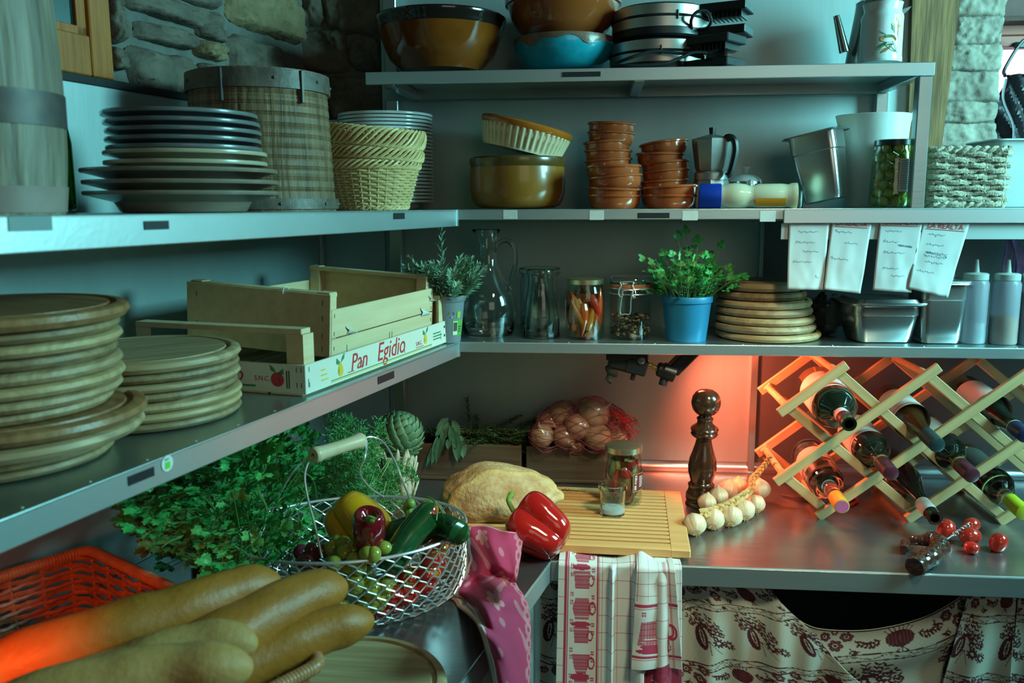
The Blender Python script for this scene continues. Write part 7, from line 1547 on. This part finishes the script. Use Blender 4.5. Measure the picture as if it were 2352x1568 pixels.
def bouquet(P, cx, cy, s=1., seed=0):
    rg = random.Random(seed); P.ell(cx-.012*s, cy+.006*s, .010*s, .021*s, CUR, .3); P.ell(cx-.010*s, cy+.004*s, .0035*s, .015*s, CRM, .2); P.ell(cx-.010*s, cy+.004*s, .0018*s, .011*s, CUR, .2)
    for a in (-2.3, -1.9, -1.4, -.9, -.5, -.1): sprigp(P, cx+.004*math.cos(a), cy+.012*s*math.sin(a), .026*s, a+rg.uniform(-.2, .2), 5, .0036*s)
    for dx, dy in ((.016, -.014), (-.004, -.026), (.026, .000), (-.020, -.016)): flower(P, cx+dx*s, cy+dy*s, .0062*s, 5)
    for dx, dy, r in ((.014, .014, .0095), (.030, .020, .0085)):
        for k in range(9): a = TAU*k/9; P.ell(cx+(dx+.7*r*math.cos(a))*s, cy+(dy+.7*r*math.sin(a))*s, r*.42*s, r*.2*s, CUR, a)
    for a in (1.3, 1.9, 2.5): P.line(cx, cy+.01*s, cx+.03*s*math.cos(a), cy+.036*s*math.sin(a), .0007, CUR)
def curt(W, sh=0.):
    def f(x, y):
        P = Paint(x, y, CRM); P.c *= (1+.05*np.sin(x*700)*np.sin(y*700))[:, None]; border(P, .026, W, .03+sh); band(P, .052, W)
        for i in range(-1, int(W/.105)+2): bouquet(P, i*.105+.055+sh, .112, 1.12, i)
        band(P, .168, W); border(P, .196, W, .06+sh); band(P, .222, W); P.put(abs(y-.002) < .0012, CUR); return P.c
    return f
M['curtain'] = mat('printed_cotton', CRM, .8, attr=True); YC = -.568
zc0 = Z_CNT-.030; xa = at_y(1215, 1400, YC).x
def wx(px, py, dy=0.): return at_y(px, py, YC+dy)
# left part, its right edge pulled away diagonally
eL = [wx(1775, 1346), wx(1815, 1390), wx(1860, 1432), wx(1905, 1490), wx(1960, 1545), wx(2015, 1600)]; eS = smooth_path(eL, 8)
Hc_ = zc0-eL[-1].z+.02; Wc_ = .66
def fl_(u, v):
    z = zc0-Hc_*v; xr = eS[0].x
    for i in range(len(eS)-1):
        if eS[i].z >= z >= eS[i+1].z: xr = eS[i].x+(eS[i+1].x-eS[i].x)*(eS[i].z-z)/max(1e-6, eS[i].z-eS[i+1].z); break
    else: xr = eS[-1].x if z < eS[-1].z else eS[0].x
    x = xa+(xr-xa)*u; pull = max(0, u-.55)/.45
    return Vector((x, YC+.008*math.sin(x*46+v*1.2)*(.4+.6*v)+.004*math.sin(x*105)-.014*pull*math.sin(v*PI*.9), z-.012*pull*pull*(1-v)))
cloth('printed_curtain', 'cream curtain printed with dark red flowers, left part pulled aside', 'curtain', fl_, 420, 170, lambda x, y: curt(.62)(x*(.50+.20*y/Hc_)/.62 if False else x, y), (.60, Hc_), M['curtain'])
# swag: hangs in a curve from the right part to the left
tp_ = smooth_path([wx(1800, 1395, .016), wx(1850, 1432, .014), wx(1900, 1446, .012), wx(2000, 1447, .012), wx(2110, 1424, .012), wx(2190, 1386, .010), wx(2245, 1345, .006), wx(2290, 1335, .004)], 8)
def fsw(u, v):
    q = tp_[0]+(tp_[-1]-tp_[0])*u; i = u*(len(tp_)-1); k = min(len(tp_)-2, int(i)); q = tp_[k].lerp(tp_[k+1], i-k); d = .20*v
    sl = (tp_[k+1]-tp_[k]).normalized(); dn = Vector((sl.z*.55, 0, -1)).normalized()
    return q+dn*d+Vector((0, .006*math.sin(v*13+u*2)*(.3+u)+.010*v, 0))
cloth('printed_curtain', 'cream printed curtain, sagging middle part below the dark opening', 'curtain', fsw, 300, 130, lambda x, y: curt(.5, .02)(x, y), (.42, .20), M['curtain'])
xb, xc_ = wx(2222, 1400).x, wx(2330, 1400).x
def frt(u, v): x = xb+(xc_-xb)*u-.05*v*(1-u)*.8; return Vector((x, YC-.004+.007*math.sin(u*9+v*2)*(.3+v), zc0-Hc_*v))
cloth('printed_curtain', 'cream printed curtain, narrow gathered part left of the seam at right', 'curtain', frt, 80, 150, curt(.2, .075), (.13, Hc_), M['curtain'])
def fr2(u, v): x = xc_+.004+.16*u; return Vector((x, YC-.002+.007*math.sin(u*11+v), zc0-Hc_*v))
cloth('printed_curtain', 'cream printed curtain at the right picture edge beyond the seam', 'curtain', fr2, 80, 150, curt(.2, .03), (.17, Hc_), M['curtain'])
# curtain of the left counter: a strip shows beside the pink towel
sc0, sc1 = LD.dot(at_l(1100, 1560, L_CN-.03)), LD.dot(at_l(1210, 1480, L_CN-.03))
def flc(u, v): return L3(sc0-.16+.40*u, L_CN-.035+.006*math.sin(u*22+v), zc0-.30*v)
cloth('printed_curtain', 'cream printed curtain under the left worktop beside the steel leg', 'curtain', flc, 190, 140, curt(.4, .0), (.40, .30), M['curtain'])
# ---- white tea towel with red checks and cups, hung over the counter edge
RED, WHT, PNK = (.38, .035, .085), (.60, .64, .62), (.46, .10, .14)
YE = Y_CN-.0045; zE = Z_CNT+.0035
def hang(x, s, dz=0., out=0.):                           # s: length along the cloth from its end on the worktop, over the edge, down
    on = .034
    if s < on: return Vector((x, YE+.002+(on-s), zE+dz))
    r_ = .006; a = min(1, (s-on)/(r_*PI/2))
    if a < 1: return Vector((x, YE+.002-r_*math.sin(a*PI/2)-out*a, zE-r_+r_*math.cos(a*PI/2)+dz))
    return Vector((x, YE+.002-r_-out, zE-(s-on-r_*PI/2)-r_+dz*0))
xt0, xt1 = at_y(1284, 1330, Y_CN).x, at_y(1556, 1330, Y_CN).x; Ht = .30; Wt = .34
dots = lambda x, y: (np.mod(x, .0022) > .0009) | (np.mod(y, .0022) > .0009)
def cup(P, cx, cy, s, kind, flip=1):
    K = {0: [(-.5, -.35), (.5, -.35), (.42, .1), (.25, .45), (-.25, .45), (-.42, .1)], 1: [(-.34, -.4), (.34, -.4), (.52, .0), (.36, .42), (-.36, .42), (-.52, .0)], 2: [(-.45, -.35), (.45, -.35), (.5, .42), (-.55, .42)]}[kind]
    P.poly([(cx+x*s, cy+y*s*flip) for x, y in K], RED, 1, dots); P.ell(cx+.56*s, cy, .20*s, .26*s, RED, 0, .34); P.line(cx-.45*s, cy+.30*s*flip, cx+.4*s, cy+.30*s*flip, .0007, WHT); P.ell(cx-.05*s, cy+.60*s*flip, .55*s, .09*s, RED)
def clover(P, cx, cy, s=.0038):
    for dx, dy in ((-1, -1), (1, -1), (-1, 1), (1, 1)): P.ell(cx+dx*s*.62, cy+dy*s*.62, s*.55, s*.5, RED)
def tw(x, y):
    P = Paint(x, y, WHT); P.c *= (1+.04*np.sin((x+y)*900))[:, None]
    P.put((np.mod(y, .034) < .0013) & ((x > .112) | (x < .02)), RED, .8); P.put((np.mod(x-.125, .026) < .0014) & (x > .118), RED, .8)
    for a, w_ in ((.0225, .0035), (.0290, .0012), (.112, .0022), (.1165, .0010)): P.put(abs(x-a) < w_, RED)
    P.put((y > .225+.3*(.30-x)) & (x > .235), (.26, .03, .06)); 
    for i, (cy, kd, s_) in enumerate(((.018, 1, .046), (.070, 2, .044), (.124, 1, .052), (.178, 2, .042), (.232, 0, .050), (.286, 1, .048))): cup(P, .069, cy, s_, kd, -1 if i % 2 else 1)
    for cy in (.010, .044, .058, .096, .112, .150, .166, .206, .220, .258, .272): clover(P, .040, cy); clover(P, .100, cy+.006)
    for k in range(6): cup(P, .285+.012*(k % 2), .250+.022*k, .030, k % 3); clover(P, .262, .245+.02*k)
    return P.c
def ft(u, v):
    s = Ht*v; x = xt0+(xt1-xt0)*u; k = min(1, max(0, s-.012)/.05)
    fold = .011*math.sin(max(0, u-.40)*30)*(u > .40)*(1-.35*max(0, u-.75)/.25); h = .010*math.exp(-((u-.62)/.06)**2)+.006*math.exp(-((u-.08)/.05)**2)*max(0, 1-s/.03)
    p = hang(x+.006*math.sin(u*21)*(u > .4)+.012*(u-.4)*v, s, (h+.004*math.sin(u*8+1))*(1-min(1, s/.05)), .004+max(0, fold)*1.3*k+.002*k*math.sin(u*9)); p.z += -.010*(u > .9)*0; p.y += .004*k*0; return p
cloth('tea_towel', 'white tea towel with red cups and checks hanging over the counter edge', 'towel', ft, 230, 230, tw, (Wt, Ht), mat('tea_towel_cotton', WHT, .85, attr=True), solid=.0011)
def tw2(x, y):
    P = Paint(x, y, WHT); P.c *= (1+.04*np.sin((x+y)*900))[:, None]
    P.put((np.mod(y, .022) < .0012) & (y < .10), RED, .8); P.put((np.mod(x-.004, .024) < .0012) & (y < .10), RED, .8); P.put(abs(x-.066) < .0035, (.46, .16, .2), .6)
    for a, w_ in ((.108, .0030), (.1135, .0010), (.207, .0026), (.2125, .0010)): P.put(abs(y-a) < w_, RED)
    P.put(abs(x-.078) < .002, PNK, .6); cup(P, .042, .160, .060, 2); cup(P, .044, .158, .050, 1)
    for cx, cy in ((.020, .123), (.058, .122), (.018, .196), (.052, .198), (.070, .190)): clover(P, cx, cy)
    return P.c
x2a, x2b = at_y(1462, 1330, Y_CN).x, at_y(1542, 1330, Y_CN).x
def ft2(u, v):
    s = .232*v; k = min(1, max(0, s-.02)/.06); x = x2a+(x2b-x2a)*u+(.018*u-.012*(1-u)+.004)*v
    return hang(x, s, (.012*math.exp(-((u-.1)/.2)**2)+.004*math.sin(u*7))*(1-min(1, s/.05))+.003, .016+.005*k*math.sin(u*6+.5)+.004*math.sin(v*14+u*4)*k*.5)
q = cloth('towel_flap', None, None, ft2, 110, 190, tw2, (.092, .232), bpy.data.materials['tea_towel_cotton'], solid=.0011); q.parent = bpy.data.objects['tea_towel']
# ---- pink towel bunched beside the wire basket, hanging down the front of the left worktop
PK, PL, PW = (.38, .028, .085), (.52, .20, .22), (.62, .46, .38)
def pnk(x, y):
    P = Paint(x, y, PK); n = np.sin(x*75+2*np.sin(y*41))*np.sin(y*62+1.7*np.sin(x*53)); P.put(n > .72, PL, .6)
    for cx, cy, r in ((.072, .040, .020), (.155, .125, .018), (.020, .135, .022), (.11, .20, .016), (.04, .25, .02)):
        for k in range(5): a = TAU*k/5+.3; P.ell(cx+r*.6*math.cos(a), cy+r*.6*math.sin(a), r*.5, r*.36, PL, a)
    e = .020+.003*np.sin(y*150); P.put(x < .024, PW); P.put(x < .010, (.42, .24, .18)); P.put(abs(x-.030-.0015*np.sin(y*160)) < .004, (.66, .60, .58)); P.put((y < .006), PL); P.put((x > .175) & (np.sin(x*260)*np.sin(y*240) > -.3), PL, .7)
    P.c *= (1+.05*np.sin(x*1500)*np.sin(y*1500))[:, None]; return P.c
oc = L_CN+.012
def onc(px, py, z): return at_z(px, py, z)
def hgl(px, py, o_=0.): return at_l(px, py, L_CN+.010+o_)
CG = [[onc(1058, 1222, .960), onc(1085, 1208, .975), onc(1118, 1208, .978), onc(1150, 1218, .972), onc(1178, 1222, .968), onc(1202, 1224, .962)],
      [onc(1055, 1252, .935), onc(1085, 1238, .962), onc(1112, 1236, .968), onc(1140, 1250, .962), onc(1172, 1256, .956), onc(1198, 1262, .945)],
      [onc(1062, 1292, .920), onc(1090, 1285, .938), onc(1118, 1285, .944), onc(1148, 1298, .946), onc(1176, 1312, .940), onc(1188, 1318, .930)],
      [onc(1040, 1335, .908), onc(1078, 1322, .920), onc(1108, 1318, .925), onc(1136, 1325, .926), onc(1160, 1338, .920), onc(1186, 1342, .914)],
      [onc(1022, 1372, .905), onc(1060, 1356, .915), onc(1098, 1350, .918), hgl(1145, 1358, .012), hgl(1180, 1365, .016), hgl(1208, 1380, .006)],
      [onc(1050, 1392, .904), onc(1084, 1385, .912), hgl(1115, 1400, .018), hgl(1155, 1415, .030), hgl(1190, 1420, .020), hgl(1217, 1425, .004)],
      [hgl(1095, 1432, .016), hgl(1112, 1440, .028), hgl(1140, 1462, .038), hgl(1172, 1475, .034), hgl(1198, 1478, .018), hgl(1218, 1480, .004)],
      [hgl(1118, 1500, .014), hgl(1136, 1510, .028), hgl(1160, 1525, .036), hgl(1184, 1532, .028), hgl(1202, 1535, .014), hgl(1217, 1535, .004)],
      [hgl(1138, 1590, .012), hgl(1152, 1590, .022), hgl(1172, 1595, .030), hgl(1190, 1600, .024), hgl(1204, 1600, .012), hgl(1215, 1600, .004)]]
def cr(P, t):
    n = len(P)-1; i = min(n-1, int(t*n)); f = t*n-i; p0 = P[max(0, i-1)]; p1 = P[i]; p2 = P[i+1]; p3 = P[min(n, i+2)]
    return .5*((2*p1)+(p2-p0)*f+(2*p0-5*p1+4*p2-p3)*f*f+(3*p1-p0-3*p2+p3)*f**3)
def fpk(u, v):
    p = cr([cr(row, u) for row in CG], v); e = Vector((p.x-CAM.x, p.y-CAM.y, p.z-CAM.z)).normalized()
    w_ = .0055*math.sin(u*11+v*7+1.5*math.sin(v*5))+.003*math.sin(u*19-v*16); q = p-e*w_; hang_ = LN.dot(q) > L_CN+.004
    if not hang_: q.z = max(q.z, Z_CNT+.002)
    return q
cloth('pink_towel', 'crumpled pink towel with pale flowers hanging over the left worktop edge', 'towel', fpk, 150, 260, pnk, (.20, .36), mat('pink_towel_cotton', PK, .9, attr=True, bump=.2, bsc=900, sc=900), solid=.0025)
